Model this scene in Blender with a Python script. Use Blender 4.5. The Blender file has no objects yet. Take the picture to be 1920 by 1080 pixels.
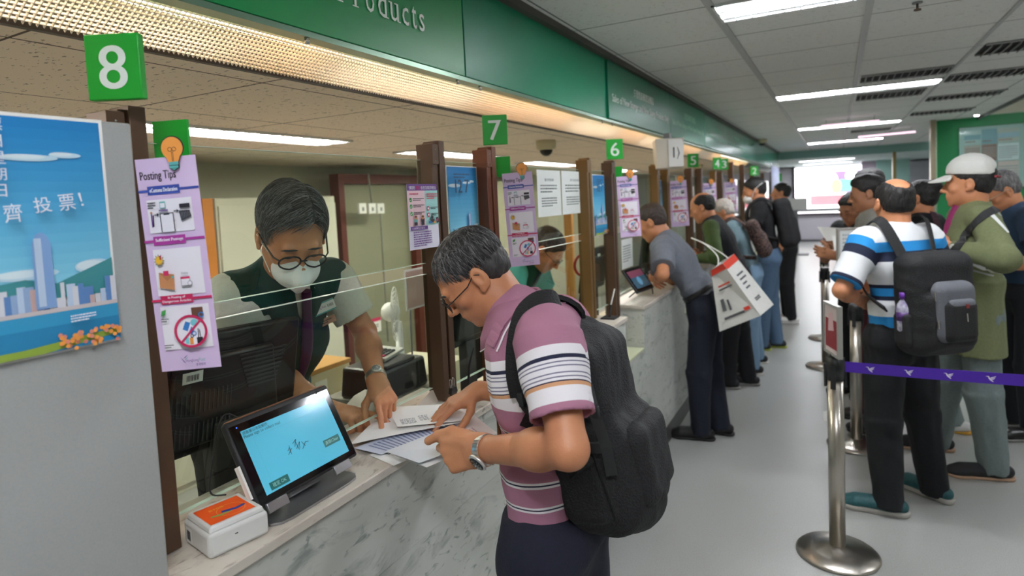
import bpy, math, random
import numpy as np
from mathutils import Vector, Matrix
R_ = math.radians
rnd = random.Random(7)
SC = bpy.context.scene
COL = SC.collection
# ------------------------------------------------------------------ camera
CH = 1.62                       # eye height
FPX, PPX, PPY = 1142.0, 960.0, 450.0
_y = np.array([1568-PPX, -(348-PPY), -FPX]); _y /= np.linalg.norm(_y)
_x = -np.array([-1180-PPX, -(476-PPY), -FPX]); _x -= _x.dot(_y)*_y; _x /= np.linalg.norm(_x)
RC = np.array([_x, _y, np.cross(_x, _y)])          # world = RC @ cam
CP = np.array([0, 0, CH])
cd = bpy.data.cameras.new('camera'); cam = bpy.data.objects.new('camera', cd); COL.objects.link(cam)
M4 = Matrix(RC.tolist()).to_4x4(); M4.translation = (0, 0, CH); cam.matrix_world = M4
cd.sensor_width = 36; cd.lens = FPX/1920*36; cd.shift_y = -(540-PPY)/1920
cd.clip_start = .05
cd.dof.use_dof = True; cd.dof.focus_distance = 1.45; cd.dof.aperture_fstop = 3.2
SC.camera = cam
def ray(x, y): return RC @ np.array([x-PPX, -(y-PPY), -FPX])
def at(x, y, Y=None, X=None, Z=None):
    d = ray(x, y)
    t = Y/d[1] if Y is not None else X/d[0] if X is not None else (Z-CH)/d[2]
    return Vector((CP + d*t).tolist())
# ------------------------------------------------------------------ world, exposure
SC.view_settings.view_transform = 'Standard'; SC.view_settings.look = 'None'
SC.view_settings.gamma = 1; SC.view_settings.use_curve_mapping = False
SC.view_settings.exposure = 1.2
W = bpy.data.worlds.new('world'); SC.world = W; W.use_nodes = True
W.node_tree.nodes['Background'].inputs[0].default_value = (.95, .93, 1, 1)
W.node_tree.nodes['Background'].inputs[1].default_value = 2.2
SC.cycles.max_bounces = 8; SC.cycles.transparent_max_bounces = 24
SC.cycles.use_denoising = True
# ------------------------------------------------------------------ materials
def lin(h):
    h = h.lstrip('#'); c = [int(h[i:i+2], 16)/255 for i in (0, 2, 4)]
    return tuple(v/12.92 if v <= .04045 else ((v+.055)/1.055)**2.4 for v in c)+(1,)
MC = {}
def mat(name, hexc='#808080', rough=.5, metal=0, emit=0, noise=0, nscale=30, bump=0, bscale=80, spec=None, tint=None, stretch=None):
    """procedural material: base colour, optional noise variation between hexc and tint, noise bump"""
    if name in MC: return MC[name]
    m = bpy.data.materials.new(name); m.use_nodes = True; nt = m.node_tree; N = nt.nodes; L = nt.links
    b = N['Principled BSDF']; MC[name] = m
    b.inputs['Base Color'].default_value = lin(hexc); b.inputs['Roughness'].default_value = rough; b.inputs['Metallic'].default_value = metal
    if spec is not None: b.inputs['Specular IOR Level'].default_value = spec
    if emit: b.inputs['Emission Color'].default_value = lin(hexc); b.inputs['Emission Strength'].default_value = emit
    tc = N.new('ShaderNodeTexCoord'); src = tc.outputs['Object']
    if stretch:
        mp = N.new('ShaderNodeMapping'); mp.inputs['Scale'].default_value = stretch; L.new(src, mp.inputs[0]); src = mp.outputs[0]
    if noise:
        n = N.new('ShaderNodeTexNoise'); n.inputs['Scale'].default_value = nscale; n.inputs['Detail'].default_value = 4; L.new(src, n.inputs['Vector'])
        mx = N.new('ShaderNodeMix'); mx.data_type = 'RGBA'
        mx.inputs[6].default_value = lin(hexc); mx.inputs[7].default_value = lin(tint or '#000000')
        mr = N.new('ShaderNodeMapRange'); mr.inputs[1].default_value = .4; mr.inputs[2].default_value = .7; mr.inputs[4].default_value = noise
        L.new(n.outputs[0], mr.inputs[0]); L.new(mr.outputs[0], mx.inputs[0]); L.new(mx.outputs[2], b.inputs['Base Color'])
    if bump:
        n = N.new('ShaderNodeTexNoise'); n.inputs['Scale'].default_value = bscale; n.inputs['Detail'].default_value = 3; L.new(src, n.inputs['Vector'])
        bp = N.new('ShaderNodeBump'); bp.inputs['Strength'].default_value = bump; bp.inputs['Distance'].default_value = .01
        L.new(n.outputs[0], bp.inputs['Height']); L.new(bp.outputs[0], b.inputs['Normal'])
    return m
def glassmat(name, tint='#F4FAF6', refl=1.0):
    if name in MC: return MC[name]
    m = bpy.data.materials.new(name); m.use_nodes = True; nt = m.node_tree; N = nt.nodes; L = nt.links; MC[name] = m
    for n in list(N): N.remove(n)
    o = N.new('ShaderNodeOutputMaterial'); t = N.new('ShaderNodeBsdfTransparent'); g = N.new('ShaderNodeBsdfGlossy')
    t.inputs[0].default_value = lin(tint); g.inputs['Roughness'].default_value = .01
    f = N.new('ShaderNodeFresnel'); f.inputs[0].default_value = 1.5
    ml = N.new('ShaderNodeMath'); ml.operation = 'MULTIPLY'; ml.inputs[1].default_value = refl; 
    ge = N.new('ShaderNodeNewGeometry'); iv = N.new('ShaderNodeMath'); iv.operation = 'SUBTRACT'; iv.inputs[0].default_value = 1; L.new(ge.outputs['Backfacing'], iv.inputs[1])
    m2 = N.new('ShaderNodeMath'); m2.operation = 'MULTIPLY'; L.new(f.outputs[0], m2.inputs[0]); L.new(iv.outputs[0], m2.inputs[1]); L.new(m2.outputs[0], ml.inputs[0])
    mx = N.new('ShaderNodeMixShader'); L.new(ml.outputs[0], mx.inputs[0]); L.new(t.outputs[0], mx.inputs[1]); L.new(g.outputs[0], mx.inputs[2]); L.new(mx.outputs[0], o.inputs[0])
    return m
def ramp_mat(name, stops, attr='s', rough=.85, bump=.15):
    """cloth whose woven stripes follow the vertex attribute attr; stops = [(pos, hex)], constant bands"""
    m = mat(name, stops[0][1], rough, bump=bump, bscale=500); nt = m.node_tree; N = nt.nodes; L = nt.links
    a = N.new('ShaderNodeAttribute'); a.attribute_name = attr
    r = N.new('ShaderNodeValToRGB'); cr = r.color_ramp; cr.interpolation = 'CONSTANT'
    cr.elements[0].position = 0; cr.elements[0].color = lin(stops[0][1])
    cr.elements.remove(cr.elements[1])
    for p, c in stops[1:]:
        e = cr.elements.new(p); e.color = lin(c)
    L.new(a.outputs['Fac'], r.inputs[0]); L.new(r.outputs[0], N['Principled BSDF'].inputs['Base Color'])
    return m
# ------------------------------------------------------------------ mesh builder
def V(*a): return Vector(a if len(a) > 1 else a[0])
class MB:
    def __init__(s): s.v = []; s.f = []; s.m = []; s.sm = []; s.mats = []
    def mi(s, m):
        if m not in s.mats: s.mats.append(m)
        return s.mats.index(m)
    def add(s, vs, fs, m=None, smooth=False):
        o = len(s.v); s.v += [tuple(v) for v in vs]; i = s.mi(m)
        for f in fs: s.f.append(tuple(o+k for k in f)); s.m.append(i); s.sm.append(smooth)
        return s
    def box(s, c, d, rot=None, m=None, taper=1):
        c = V(c); hx, hy, hz = d[0]/2, d[1]/2, d[2]/2
        vs = [Vector((x*hx*(taper if z > 0 else 1), y*hy*(taper if z > 0 else 1), z*hz)) for z in (-1, 1) for x, y in ((-1, -1), (1, -1), (1, 1), (-1, 1))]
        if rot is not None: vs = [rot @ v for v in vs]
        return s.add([c+v for v in vs], [(3, 2, 1, 0), (4, 5, 6, 7), (0, 1, 5, 4), (1, 2, 6, 5), (2, 3, 7, 6), (3, 0, 4, 7)], m)
    def bx(s, a, b, m=None):
        a, b = V(a), V(b); return s.box((a+b)/2, [abs(b[i]-a[i]) for i in range(3)], m=m)
    def prism(s, poly, o, u, w, t, m=None, mside=None):
        """2D polygon on plane (origin o, axes u,w), extruded by t along u x w"""
        o, u, w = V(o), V(u), V(w); n = u.cross(w).normalized()*t
        a = [o+u*p[0]+w*p[1] for p in poly]; k = len(a)
        s.add(a+[p+n for p in a], [tuple(range(k, 2*k))], m)
        return s.add(a+[p+n for p in a], [tuple(range(k))[::-1]]+[(i, (i+1) % k, k+(i+1) % k, k+i) for i in range(k)], mside or m)
    def tube(s, pts, r, n=8, m=None, caps=True, smooth=True):
        pts = [V(p) for p in pts]; rs = r if isinstance(r, (list, tuple)) else [r]*len(pts)
        T = [(pts[min(i+1, len(pts)-1)]-pts[max(i-1, 0)]).normalized() for i in range(len(pts))]
        a = T[0].orthogonal().normalized(); vs = []
        for i, p in enumerate(pts):
            a = (a - T[i]*a.dot(T[i])).normalized(); b = T[i].cross(a)
            vs += [p+(a*math.cos(2*math.pi*j/n)+b*math.sin(2*math.pi*j/n))*rs[i] for j in range(n)]
        fs = [(i*n+j, i*n+(j+1) % n, (i+1)*n+(j+1) % n, (i+1)*n+j) for i in range(len(pts)-1) for j in range(n)]
        s.add(vs, fs, m, smooth)
        if caps: s.add(vs[:n], [tuple(range(n))[::-1]], m); s.add(vs[-n:], [tuple(range(n))], m)
        return s
    def lathe(s, prof, c, n=32, m=None, axis=None, smooth=True):
        c = V(c); q = V(0, 0, 1).rotation_difference(V(axis)) if axis is not None else None; vs = []
        for r, z in prof:
            for j in range(n):
                v = V(r*math.cos(2*math.pi*j/n), r*math.sin(2*math.pi*j/n), z)
                vs.append(c+(q @ v if q else v))
        k = len(prof)
        fs = [(i*n+j, i*n+(j+1) % n, (i+1)*n+(j+1) % n, (i+1)*n+j) for i in range(k-1) for j in range(n)]
        fs += [tuple(range(n))[::-1], tuple(range((k-1)*n, k*n))]
        return s.add(vs, fs, m, smooth)
    def ball(s, c, r, m=None, n=16, k=10, rot=None):
        c = V(c); r = V(r, r, r) if not isinstance(r, (tuple, list, Vector)) else V(r); vs = []
        for i in range(k+1):
            a = math.pi*i/k
            for j in range(n):
                b = 2*math.pi*j/n; v = V(r.x*math.sin(a)*math.cos(b), r.y*math.sin(a)*math.sin(b), -r.z*math.cos(a))
                vs.append(c+(rot @ v if rot is not None else v))
        return s.add(vs, [(i*n+j, i*n+(j+1) % n, (i+1)*n+(j+1) % n, (i+1)*n+j) for i in range(k) for j in range(n)], m, True)
    def strap(s, pts, nrm, w, t, m=None):
        """flat webbing along pts; nrm = outward normals"""
        k = len(pts); vs = []
        for i in range(k):
            T = (V(pts[min(i+1, k-1)])-V(pts[max(i-1, 0)])).normalized(); n = V(nrm[i]); n = (n-T*n.dot(T)).normalized(); b = T.cross(n)
            ww = w[i] if isinstance(w, (list, tuple)) else w
            for a, c in ((-1, 0), (1, 0), (1, 1), (-1, 1)): vs.append(V(pts[i])+b*a*ww/2+n*(c-.3)*t)
        fs = [(i*4+j, i*4+(j+1) % 4, (i+1)*4+(j+1) % 4, (i+1)*4+j) for i in range(k-1) for j in range(4)]
        return s.add(vs, fs+[(3, 2, 1, 0), (k*4-4, k*4-3, k*4-2, k*4-1)], m)
    def build(s, name, m=None, parent=None, bevel=0, seg=2, kind=None, label=None):
        me = bpy.data.meshes.new(name); base = parent_loc(parent)
        vs = [(v[0]-base[0], v[1]-base[1], v[2]-base[2]) for v in s.v]
        if parent is None and vs:
            a = np.array(vs); c = (a.max(0)+a.min(0))/2; c[2] = a[:, 2].min(); vs = (a-c).tolist()
        me.from_pydata(vs, [], s.f)
        for x in s.mats: me.materials.append(m if x is None else x)
        me.polygons.foreach_set('material_index', s.m)
        me.polygons.foreach_set('use_smooth', s.sm)
        o = bpy.data.objects.new(name, me); COL.objects.link(o)
        if parent is not None: o.parent = parent
        elif vs: o.location = c
        if bevel:
            b = o.modifiers.new('bevel', 'BEVEL'); b.width = bevel; b.segments = seg; b.limit_method = 'ANGLE'; b.angle_limit = R_(40)
            for p in me.polygons: p.use_smooth = True
            try: me.set_sharp_from_angle(angle=R_(35))
            except Exception: pass
        if kind: o['kind'] = kind
        if label: o['label'] = label
        return o
def parent_loc(p):
    a = V(0, 0, 0)
    while p is not None: a = a+p.location; p = p.parent
    return a
def tag(o, label, cat, group=None):
    o['label'] = label; o['category'] = cat
    if group: o['group'] = group
    return o
def thing(name, label, cat, loc, group=None):
    o = bpy.data.objects.new(name, None); COL.objects.link(o); o.location = V(loc); o.empty_display_size = .1
    return tag(o, label, cat, group)
def struct(mb, name, m, bevel=0): return mb.build(name, m, bevel=bevel, kind='structure')
def catmull(P, n=6):
    P = [V(p) for p in P]; out = []
    for i in range(len(P)-1):
        a, b, c, d = P[max(i-1, 0)], P[i], P[i+1], P[min(i+2, len(P)-1)]
        for k in range(n):
            t = k/n; out.append(.5*((2*b)+(c-a)*t+(2*a-5*b+4*c-d)*t*t+(3*b-a-3*c+d)*t**3))
    return out+[P[-1]]
# ------------------------------------------------------------------ lettering
TXC = {}
def text_tris(s):
    if s in TXC: return TXC[s]
    cu = bpy.data.curves.new('t', 'FONT'); cu.body = s; cu.size = 1; cu.resolution_u = 6 if len(s) == 1 and s.isdigit() else 2; cu.align_x = 'LEFT'
    ob = bpy.data.objects.new('t', cu); COL.objects.link(ob)
    bpy.context.view_layer.update(); dg = bpy.context.evaluated_depsgraph_get()
    me = bpy.data.meshes.new_from_object(ob.evaluated_get(dg)); vs = [(v.co.x, v.co.y) for v in me.vertices]; fs = [tuple(p.vertices) for p in me.polygons]
    bpy.data.objects.remove(ob); bpy.data.curves.remove(cu); bpy.data.meshes.remove(me)
    if not vs: vs = [(0, 0)]
    xs = [v[0] for v in vs]; ys = [v[1] for v in vs]
    TXC[s] = (vs, fs, min(xs), max(xs), min(ys), max(ys)); return TXC[s]
class Sheet:
    """flat printed surface: origin o (bottom-left), right axis u, up axis w; shapes in metres on it, each printed layer a hair above the last"""
    def __init__(s, o, u, w, mb): s.o, s.u, s.w = V(o), V(u).normalized(), V(w).normalized(); s.n = s.u.cross(s.w); s.mb = mb; s.k = 0; s.dk = .00015
    def P(s, x, y): return s.o+s.u*x+s.w*y+s.n*(.0004+s.k*s.dk)
    def poly(s, pts, m):
        s.k += 1; s.mb.add([s.P(*p) for p in pts], [tuple(range(len(pts)))], m); return s
    def rect(s, x0, y0, x1, y1, m): return s.poly([(x0, y0), (x1, y0), (x1, y1), (x0, y1)], m)
    def disc(s, x, y, r, m, n=20, ry=None): return s.poly([(x+r*math.cos(2*math.pi*i/n), y+(ry or r)*math.sin(2*math.pi*i/n)) for i in range(n)], m)
    def line(s, x0, y0, x1, y1, w, m):
        d = math.hypot(x1-x0, y1-y0) or 1; a, b = -(y1-y0)/d*w/2, (x1-x0)/d*w/2
        return s.poly([(x0-a, y0-b), (x1-a, y1-b), (x1+a, y1+b), (x0+a, y0+b)], m)
    def ring(s, x, y, r, w, m, n=28):
        s.k += 1; c = [(math.cos(2*math.pi*i/n), math.sin(2*math.pi*i/n)) for i in range(n)]
        s.mb.add([s.P(x+a*r, y+b*r) for a, b in c]+[s.P(x+a*(r-w), y+b*(r-w)) for a, b in c], [(i, (i+1) % n, n+(i+1) % n, n+i) for i in range(n)], m); return s
    def text(s, t, x, y, h, m, w=None, align='l', ang=0, bold=0, raw=False):
        """h = height of the letters' extent (or em size when raw)"""
        vs, fs, x0, x1, y0, y1 = text_tris(t); sc = h if raw else h/max(y1-y0, .01)
        sx = (w/(x1-x0)) if w else sc; ww = (x1-x0)*sx; dx = {'l': 0, 'c': -ww/2, 'r': -ww}[align]; ca, sa = math.cos(ang), math.sin(ang)
        for bo in ([0] if not bold else [-bold, bold]):
            s.k += 1; pts = []
            for a, b in vs:
                px, py = dx+(a-x0)*sx+bo, (b-(0 if raw else y0))*sc; pts.append(s.P(x+px*ca-py*sa, y+px*sa+py*ca))
            s.mb.add(pts, fs, m)
        return s
    def scribble(s, x, y, w, h, m, rows=3, seed=1, fill=.85):
        """rows of small unreadable print"""
        r = random.Random(seed); s.k += 1; vs = []; fs = []
        for i in range(rows):
            yy = y+h-(i+.75)*h/rows; xx = x; e = x+w*(1 if i < rows-1 else .7)
            while xx < e:
                l = min(w*r.uniform(.04, .12), e-xx); k = len(vs); hh = h/rows*.5
                if l > 0: vs += [s.P(xx, yy), s.P(xx+l, yy), s.P(xx+l, yy+hh), s.P(xx, yy+hh)]; fs.append((k, k+1, k+2, k+3))
                xx += l+w*.02
        s.mb.add(vs, fs, m); return s
# ------------------------------------------------------------------ implicit-surface modeller (bodies, clothes, bags)
def _n(v): v = np.asarray(v, float); return v/max(np.linalg.norm(v), 1e-9)
def A(v): return np.array(v, float)
class SDF:
    def __init__(s): s.ops = []
    def _p(s, fn, lo, hi, k, op): s.ops.append((fn, np.minimum(lo, hi), np.maximum(lo, hi), k, op)); return s
    def cap(s, a, b, ra, rb=None, k=.01, op='+'):
        a, b = A(a), A(b); rb = ra if rb is None else rb; r = max(ra, rb); ab = b-a; L2 = max(ab.dot(ab), 1e-12)
        def fn(P):
            t = np.clip(((P-a)@ab)/L2, 0, 1); return np.linalg.norm(P-a-t[..., None]*ab, axis=-1)-(ra+(rb-ra)*t)
        return s._p(fn, np.minimum(a, b)-r, np.maximum(a, b)+r, k, op)
    def ecap(s, a, b, ra, rb, lat, fa, fb, k=.03, op='+'):
        """capsule with an elliptic section: radius ra..rb, widened along direction lat by fa..fb"""
        a, b, lat = A(a), A(b), _n(lat); ab = b-a; L2 = max(ab.dot(ab), 1e-12); r = max(ra*max(fa, 1), rb*max(fb, 1))
        def fn(P):
            t = np.clip(((P-a)@ab)/L2, 0, 1); q = P-a-t[..., None]*ab; f = fa+(fb-fa)*t; l = q@lat
            q2 = q-l[..., None]*lat; return np.sqrt((q2**2).sum(-1)+(l/f)**2)-(ra+(rb-ra)*t)
        return s._p(fn, np.minimum(a, b)-r, np.maximum(a, b)+r, k, op)
    def cone(s, a, b, ra, rb, k=.004, op='+', lat=None, f=1):
        """flat-ended round cone (sleeves, trouser legs, hems)"""
        a, b = A(a), A(b); ab = b-a; L = np.linalg.norm(ab); u = ab/L; lt = _n(lat) if lat is not None else None; r = max(ra, rb)*max(f, 1)
        def fn(P):
            t = (P-a)@u; q = P-a-t[..., None]*u
            if lt is not None: l = q@lt; q2 = q-l[..., None]*lt; d = np.sqrt((q2**2).sum(-1)+(l/f)**2)
            else: d = np.linalg.norm(q, axis=-1)
            d = d-(ra+(rb-ra)*np.clip(t/L, 0, 1)); return np.maximum(d, np.maximum(-t, t-L))
        return s._p(fn, np.minimum(a, b)-r, np.maximum(a, b)+r, k, op)
    def ell(s, c, r, R=None, k=.01, op='+'):
        c, r = A(c), A(r); R = np.eye(3) if R is None else np.asarray(R); m = r.max()
        def fn(P):
            q = (P-c)@R; k0 = np.linalg.norm(q/r, axis=-1); k1 = np.linalg.norm(q/(r*r), axis=-1); return k0*(k0-1)/np.maximum(k1, 1e-6)
        return s._p(fn, c-m, c+m, k, op)
    def rbox(s, c, h, R=None, r=.01, k=.01, op='+'):
        c, h = A(c), A(h); R = np.eye(3) if R is None else np.asarray(R); m = np.linalg.norm(h)
        def fn(P):
            q = np.abs((P-c)@R)-(h-r); return np.linalg.norm(np.maximum(q, 0), axis=-1)+np.minimum(q.max(-1), 0)-r
        return s._p(fn, c-m, c+m, k, op)
    def plane(s, p, n, k=.003, op='&'):
        """keep the side the normal points away from"""
        p, n = A(p), _n(n); return s._p(lambda P: (P-p)@n, p-9, p+9, k, op)
    def warp(s, amp, sc, seed=0, lo=None, hi=None, stretch=(1, 1, 1)):
        r = np.random.default_rng(seed); D = r.normal(size=(6, 3)); D = D/np.linalg.norm(D, axis=1)[:, None]*A(stretch); ph = r.uniform(0, 6.28, 6)
        def fn(P):
            o = np.zeros(P.shape[:-1], np.float32)
            for i in range(6):
                q = P@(D[i]*sc*(1+.35*i)); o += np.abs(np.sin(q+1.3*np.sin(P@(D[(i+1) % 6]*sc*.7)+ph[i])))/(1+.35*i)
            return amp*(o/2.2-.9)
        return s._p(fn, A(lo) if lo is not None else A((-9, -9, -9)), A(hi) if hi is not None else A((9, 9, 9)), 0, 'w')
    def mesh(s, h):
        ad = [o for o in s.ops if o[4] == '+']; pad = 2.5*h+.008
        lo = np.min([o[1] for o in ad], 0)-pad; hi = np.max([o[2] for o in ad], 0)+pad
        n = np.ceil((hi-lo)/h).astype(int)+1
        ax = [lo[i]+h*np.arange(n[i]) for i in range(3)]; D = np.full(n, .06, np.float32)
        for fn, a, b, k, op in s.ops:
            m = (k+3*h+.02) if op in '+-' else 0
            i0 = np.clip(np.floor((a-m-lo)/h).astype(int), 0, n); i1 = np.clip(np.ceil((b+m-lo)/h).astype(int)+1, 0, n)
            if (i1 <= i0).any(): continue
            sl = tuple(slice(i0[i], i1[i]) for i in range(3))
            P = np.stack(np.meshgrid(*[ax[i][sl[i]] for i in range(3)], indexing='ij'), -1); d = fn(P).astype(np.float32); e = D[sl]
            if op == 'w': D[sl] = e+d; continue
            if op == '-': d = -d
            q = np.maximum(k-np.abs(e-d), 0)**2/(4*max(k, 1e-6))
            D[sl] = np.minimum(e, d)-q if op == '+' else np.maximum(e, d)+q
        return surface_net(D, lo, h)
def surface_net(D, lo, h):
    I = D < 0; c = np.zeros(np.array(D.shape)-1, np.uint8)
    for i in (0, 1):
        for j in (0, 1):
            for k in (0, 1): c += I[i:D.shape[0]-1+i, j:D.shape[1]-1+j, k:D.shape[2]-1+k]
    act = np.argwhere((c > 0) & (c < 8)); idx = np.full(c.shape, -1, np.int64); idx[tuple(act.T)] = np.arange(len(act))
    acc = np.zeros((len(act), 3)); cnt = np.zeros(len(act)); cr = [(i, j, k) for i in (0, 1) for j in (0, 1) for k in (0, 1)]
    for a in cr:
        for ax in range(3):
            if a[ax]: continue
            b = list(a); b[ax] = 1; pa = act+np.array(a); pb = act+np.array(b)
            va = D[tuple(pa.T)].astype(float); vb = D[tuple(pb.T)].astype(float); m = (va < 0) != (vb < 0)
            t = np.where(m, va/np.where(m, va-vb, 1), 0); acc += np.where(m[:, None], np.array(a)+(np.array(b)-np.array(a))*t[:, None], 0); cnt += m
    vs = lo+h*(act+acc/np.maximum(cnt, 1)[:, None]); F = []
    for ax in range(3):
        u, w = (ax+1) % 3, (ax+2) % 3
        s0 = [slice(None)]*3; s1 = [slice(None)]*3; s0[ax] = slice(0, -1); s1[ax] = slice(1, None)
        E0, E1 = I[tuple(s0)], I[tuple(s1)]; e = np.argwhere(E0 != E1)
        e = e[(e[:, u] > 0) & (e[:, w] > 0) & (e[:, u] < D.shape[u]-1) & (e[:, w] < D.shape[w]-1)]
        du = np.zeros(3, int); du[u] = 1; dw = np.zeros(3, int); dw[w] = 1
        q = np.stack([idx[tuple((e-du-dw).T)], idx[tuple((e-dw).T)], idx[tuple(e.T)], idx[tuple((e-du).T)]], 1)
        fl = ~E0[tuple(e.T)]; q[fl] = q[fl][:, ::-1]; F.append(q)
    F = np.concatenate(F); return vs, F[(F >= 0).all(1)]
def np_mesh(name, parts, mats, parent, attrs=None, label=None, midx=None, smooth_it=0):
    """parts = [(verts, quads, material index)] joined into one mesh object in world coordinates"""
    vs = np.concatenate([p[0] for p in parts]); o = 0; fs = []; mi = []
    for p in parts: fs.append(p[1]+o); mi.append(np.full(len(p[1]), p[2])); o += len(p[0])
    fs = np.concatenate(fs); mi = np.concatenate(mi)
    base = np.array(parent_loc(parent)) if parent is not None else np.array([0, 0, 0])
    if parent is None: c = (vs.max(0)+vs.min(0))/2; c[2] = vs[:, 2].min(); base = c
    me = bpy.data.meshes.new(name); me.vertices.add(len(vs)); me.vertices.foreach_set('co', (vs-base).astype(np.float32).ravel())
    me.loops.add(len(fs)*4); me.loops.foreach_set('vertex_index', fs.astype(np.int32).ravel())
    me.polygons.add(len(fs)); me.polygons.foreach_set('loop_start', np.arange(0, len(fs)*4, 4, dtype=np.int32)); me.polygons.foreach_set('loop_total', np.full(len(fs), 4, np.int32))
    me.polygons.foreach_set('material_index', (midx if midx is not None else mi).astype(np.int32)); me.polygons.foreach_set('use_smooth', np.ones(len(fs), bool))
    me.update(calc_edges=True); me.validate()
    for m in mats: me.materials.append(m)
    for k, v in (attrs or {}).items():
        a = me.attributes.new(k, 'FLOAT', 'POINT'); a.data.foreach_set('value', np.asarray(v, np.float32))
    ob = bpy.data.objects.new(name, me); COL.objects.link(ob)
    if parent is not None: ob.parent = parent
    else: ob.location = V(*base)
    if label: ob['label'] = label
    return ob
def sdf_obj(name, S, h, m, parent, label=None, attrs=None):
    v, f = S.mesh(h); return np_mesh(name, [(v, f, 0)], [m], parent, attrs={'s': attrs(v)} if attrs else None, label=label)
# ------------------------------------------------------------------ special room materials
def nodes(m): return m.node_tree.nodes, m.node_tree.links, m.node_tree.nodes['Principled BSDF']
def marble(name, base='#C9CBC4', vein='#8A908B', cloud='#B9BCB4'):
    m = mat(name, base, .28); N, L, b = nodes(m); g = N.new('ShaderNodeNewGeometry')
    mp = N.new('ShaderNodeMapping'); mp.inputs['Rotation'].default_value = (.9, 0, 0); mp.inputs['Scale'].default_value = (1, .55, 1.3); L.new(g.outputs['Position'], mp.inputs[0])
    n1 = N.new('ShaderNodeTexNoise'); n1.inputs['Scale'].default_value = 9; n1.inputs['Detail'].default_value = 9; n1.inputs['Roughness'].default_value = .62; n1.inputs['Distortion'].default_value = .7; L.new(mp.outputs[0], n1.inputs[0])
    n2 = N.new('ShaderNodeTexNoise'); n2.inputs['Scale'].default_value = 4; n2.inputs['Detail'].default_value = 5; n2.inputs['Distortion'].default_value = 1; L.new(mp.outputs[0], n2.inputs[0])
    r1 = N.new('ShaderNodeValToRGB'); r1.color_ramp.elements[0].position = .3; r1.color_ramp.elements[1].position = .44; r1.color_ramp.elements[0].color = (.0, 0, 0, 1); L.new(n1.outputs[0], r1.inputs[0])
    r2 = N.new('ShaderNodeValToRGB'); r2.color_ramp.elements[0].position = .35; r2.color_ramp.elements[1].position = .65; r2.color_ramp.elements[0].color = lin(cloud); r2.color_ramp.elements[1].color = lin(base); L.new(n2.outputs[0], r2.inputs[0])
    n3 = N.new('ShaderNodeTexNoise'); n3.inputs['Scale'].default_value = 26; n3.inputs['Detail'].default_value = 6; n3.inputs['Distortion'].default_value = 1.5; L.new(mp.outputs[0], n3.inputs[0])
    r3 = N.new('ShaderNodeValToRGB'); r3.color_ramp.elements[0].position = .3; r3.color_ramp.elements[1].position = .4; L.new(n3.outputs[0], r3.inputs[0])
    mm = N.new('ShaderNodeMath'); mm.operation = 'MULTIPLY'; L.new(r1.outputs[0], mm.inputs[0]); L.new(r3.outputs[0], mm.inputs[1])
    mx = N.new('ShaderNodeMix'); mx.data_type = 'RGBA'; mx.inputs[6].default_value = lin(vein); L.new(mm.outputs[0], mx.inputs[0]); L.new(r2.outputs[0], mx.inputs[7]); L.new(mx.outputs[2], b.inputs['Base Color'])
    return m
def tile_ceiling(name, base, line, tx, ty, ox, oy, lw=.008, fis=1.0, bar=None, barx=()):
    """mineral-fibre ceiling tiles with joints, laid on a tx by ty grid through (ox, oy)"""
    m = mat(name, base, .9); N, L, b = nodes(m); g = N.new('ShaderNodeNewGeometry'); sx = N.new('ShaderNodeSeparateXYZ'); L.new(g.outputs['Position'], sx.inputs[0])
    def mth(op, a, c=None):
        n = N.new('ShaderNodeMath'); n.operation = op
        for i, v in enumerate((a, c)):
            if v is None: continue
            if isinstance(v, (int, float)): n.inputs[i].default_value = v
            else: L.new(v, n.inputs[i])
        return n.outputs[0]
    def joint(s, o, t, w):
        f = mth('ABSOLUTE', mth('SUBTRACT', mth('FRACT', mth('ADD', mth('DIVIDE', mth('SUBTRACT', s, o), t), .5)), .5))
        return mth('LESS_THAN', f, w/t/2)
    j = mth('MAXIMUM', joint(sx.outputs[0], ox, tx, lw), joint(sx.outputs[1], oy, ty, lw))
    n1 = N.new('ShaderNodeTexNoise'); n1.inputs['Scale'].default_value = 105; n1.inputs['Detail'].default_value = 2; mp = N.new('ShaderNodeMapping'); mp.inputs['Scale'].default_value = (.45, 1, 1); L.new(g.outputs['Position'], mp.inputs[0]); L.new(mp.outputs[0], n1.inputs[0])
    fs = mth('MULTIPLY', mth('GREATER_THAN', n1.outputs[0], .66), fis)
    n2 = N.new('ShaderNodeTexNoise'); n2.inputs['Scale'].default_value = 1.5; L.new(g.outputs['Position'], n2.inputs[0])
    mx = N.new('ShaderNodeMix'); mx.data_type = 'RGBA'; mx.inputs[6].default_value = lin(base); mx.inputs[7].default_value = tuple(v*.42 for v in lin(base)[:3])+(1,); L.new(fs, mx.inputs[0])
    my = N.new('ShaderNodeMix'); my.data_type = 'RGBA'; my.inputs[7].default_value = lin(line); L.new(j, my.inputs[0]); L.new(mx.outputs[2], my.inputs[6])
    L.new(my.outputs[2], b.inputs['Base Color'])
    return m
M_marble = marble('marble')
M_marble_top = marble('marble_top', '#CFC8BC', '#9A9086', '#C3BAAE')
M_green = mat('green_panel', '#048C48', .4)
M_green2 = mat('green_board', '#0C7455', .38)
M_brown = mat('bronze_aluminium', '#5B4433', .38, .35)
M_brown_d = mat('dark_gasket', '#1E1A18', .6)
M_black = mat('black_plastic', '#17181A', .35)
M_blackm = mat('black_matte_plastic', '#1E1F21', .6)
M_white = mat('white_plastic', '#E4E4E0', .4)
M_grey = mat('grey_plastic', '#8A8C8E', .45)
M_wpaper = mat('white_paper', '#F2F1EE', .7)
M_steel = mat('brushed_steel', '#B8B2A8', .28, 1, bump=.05, bscale=60, stretch=(1, 1, .02))
M_chrome = mat('chrome', '#D8D8D8', .12, 1)
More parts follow.
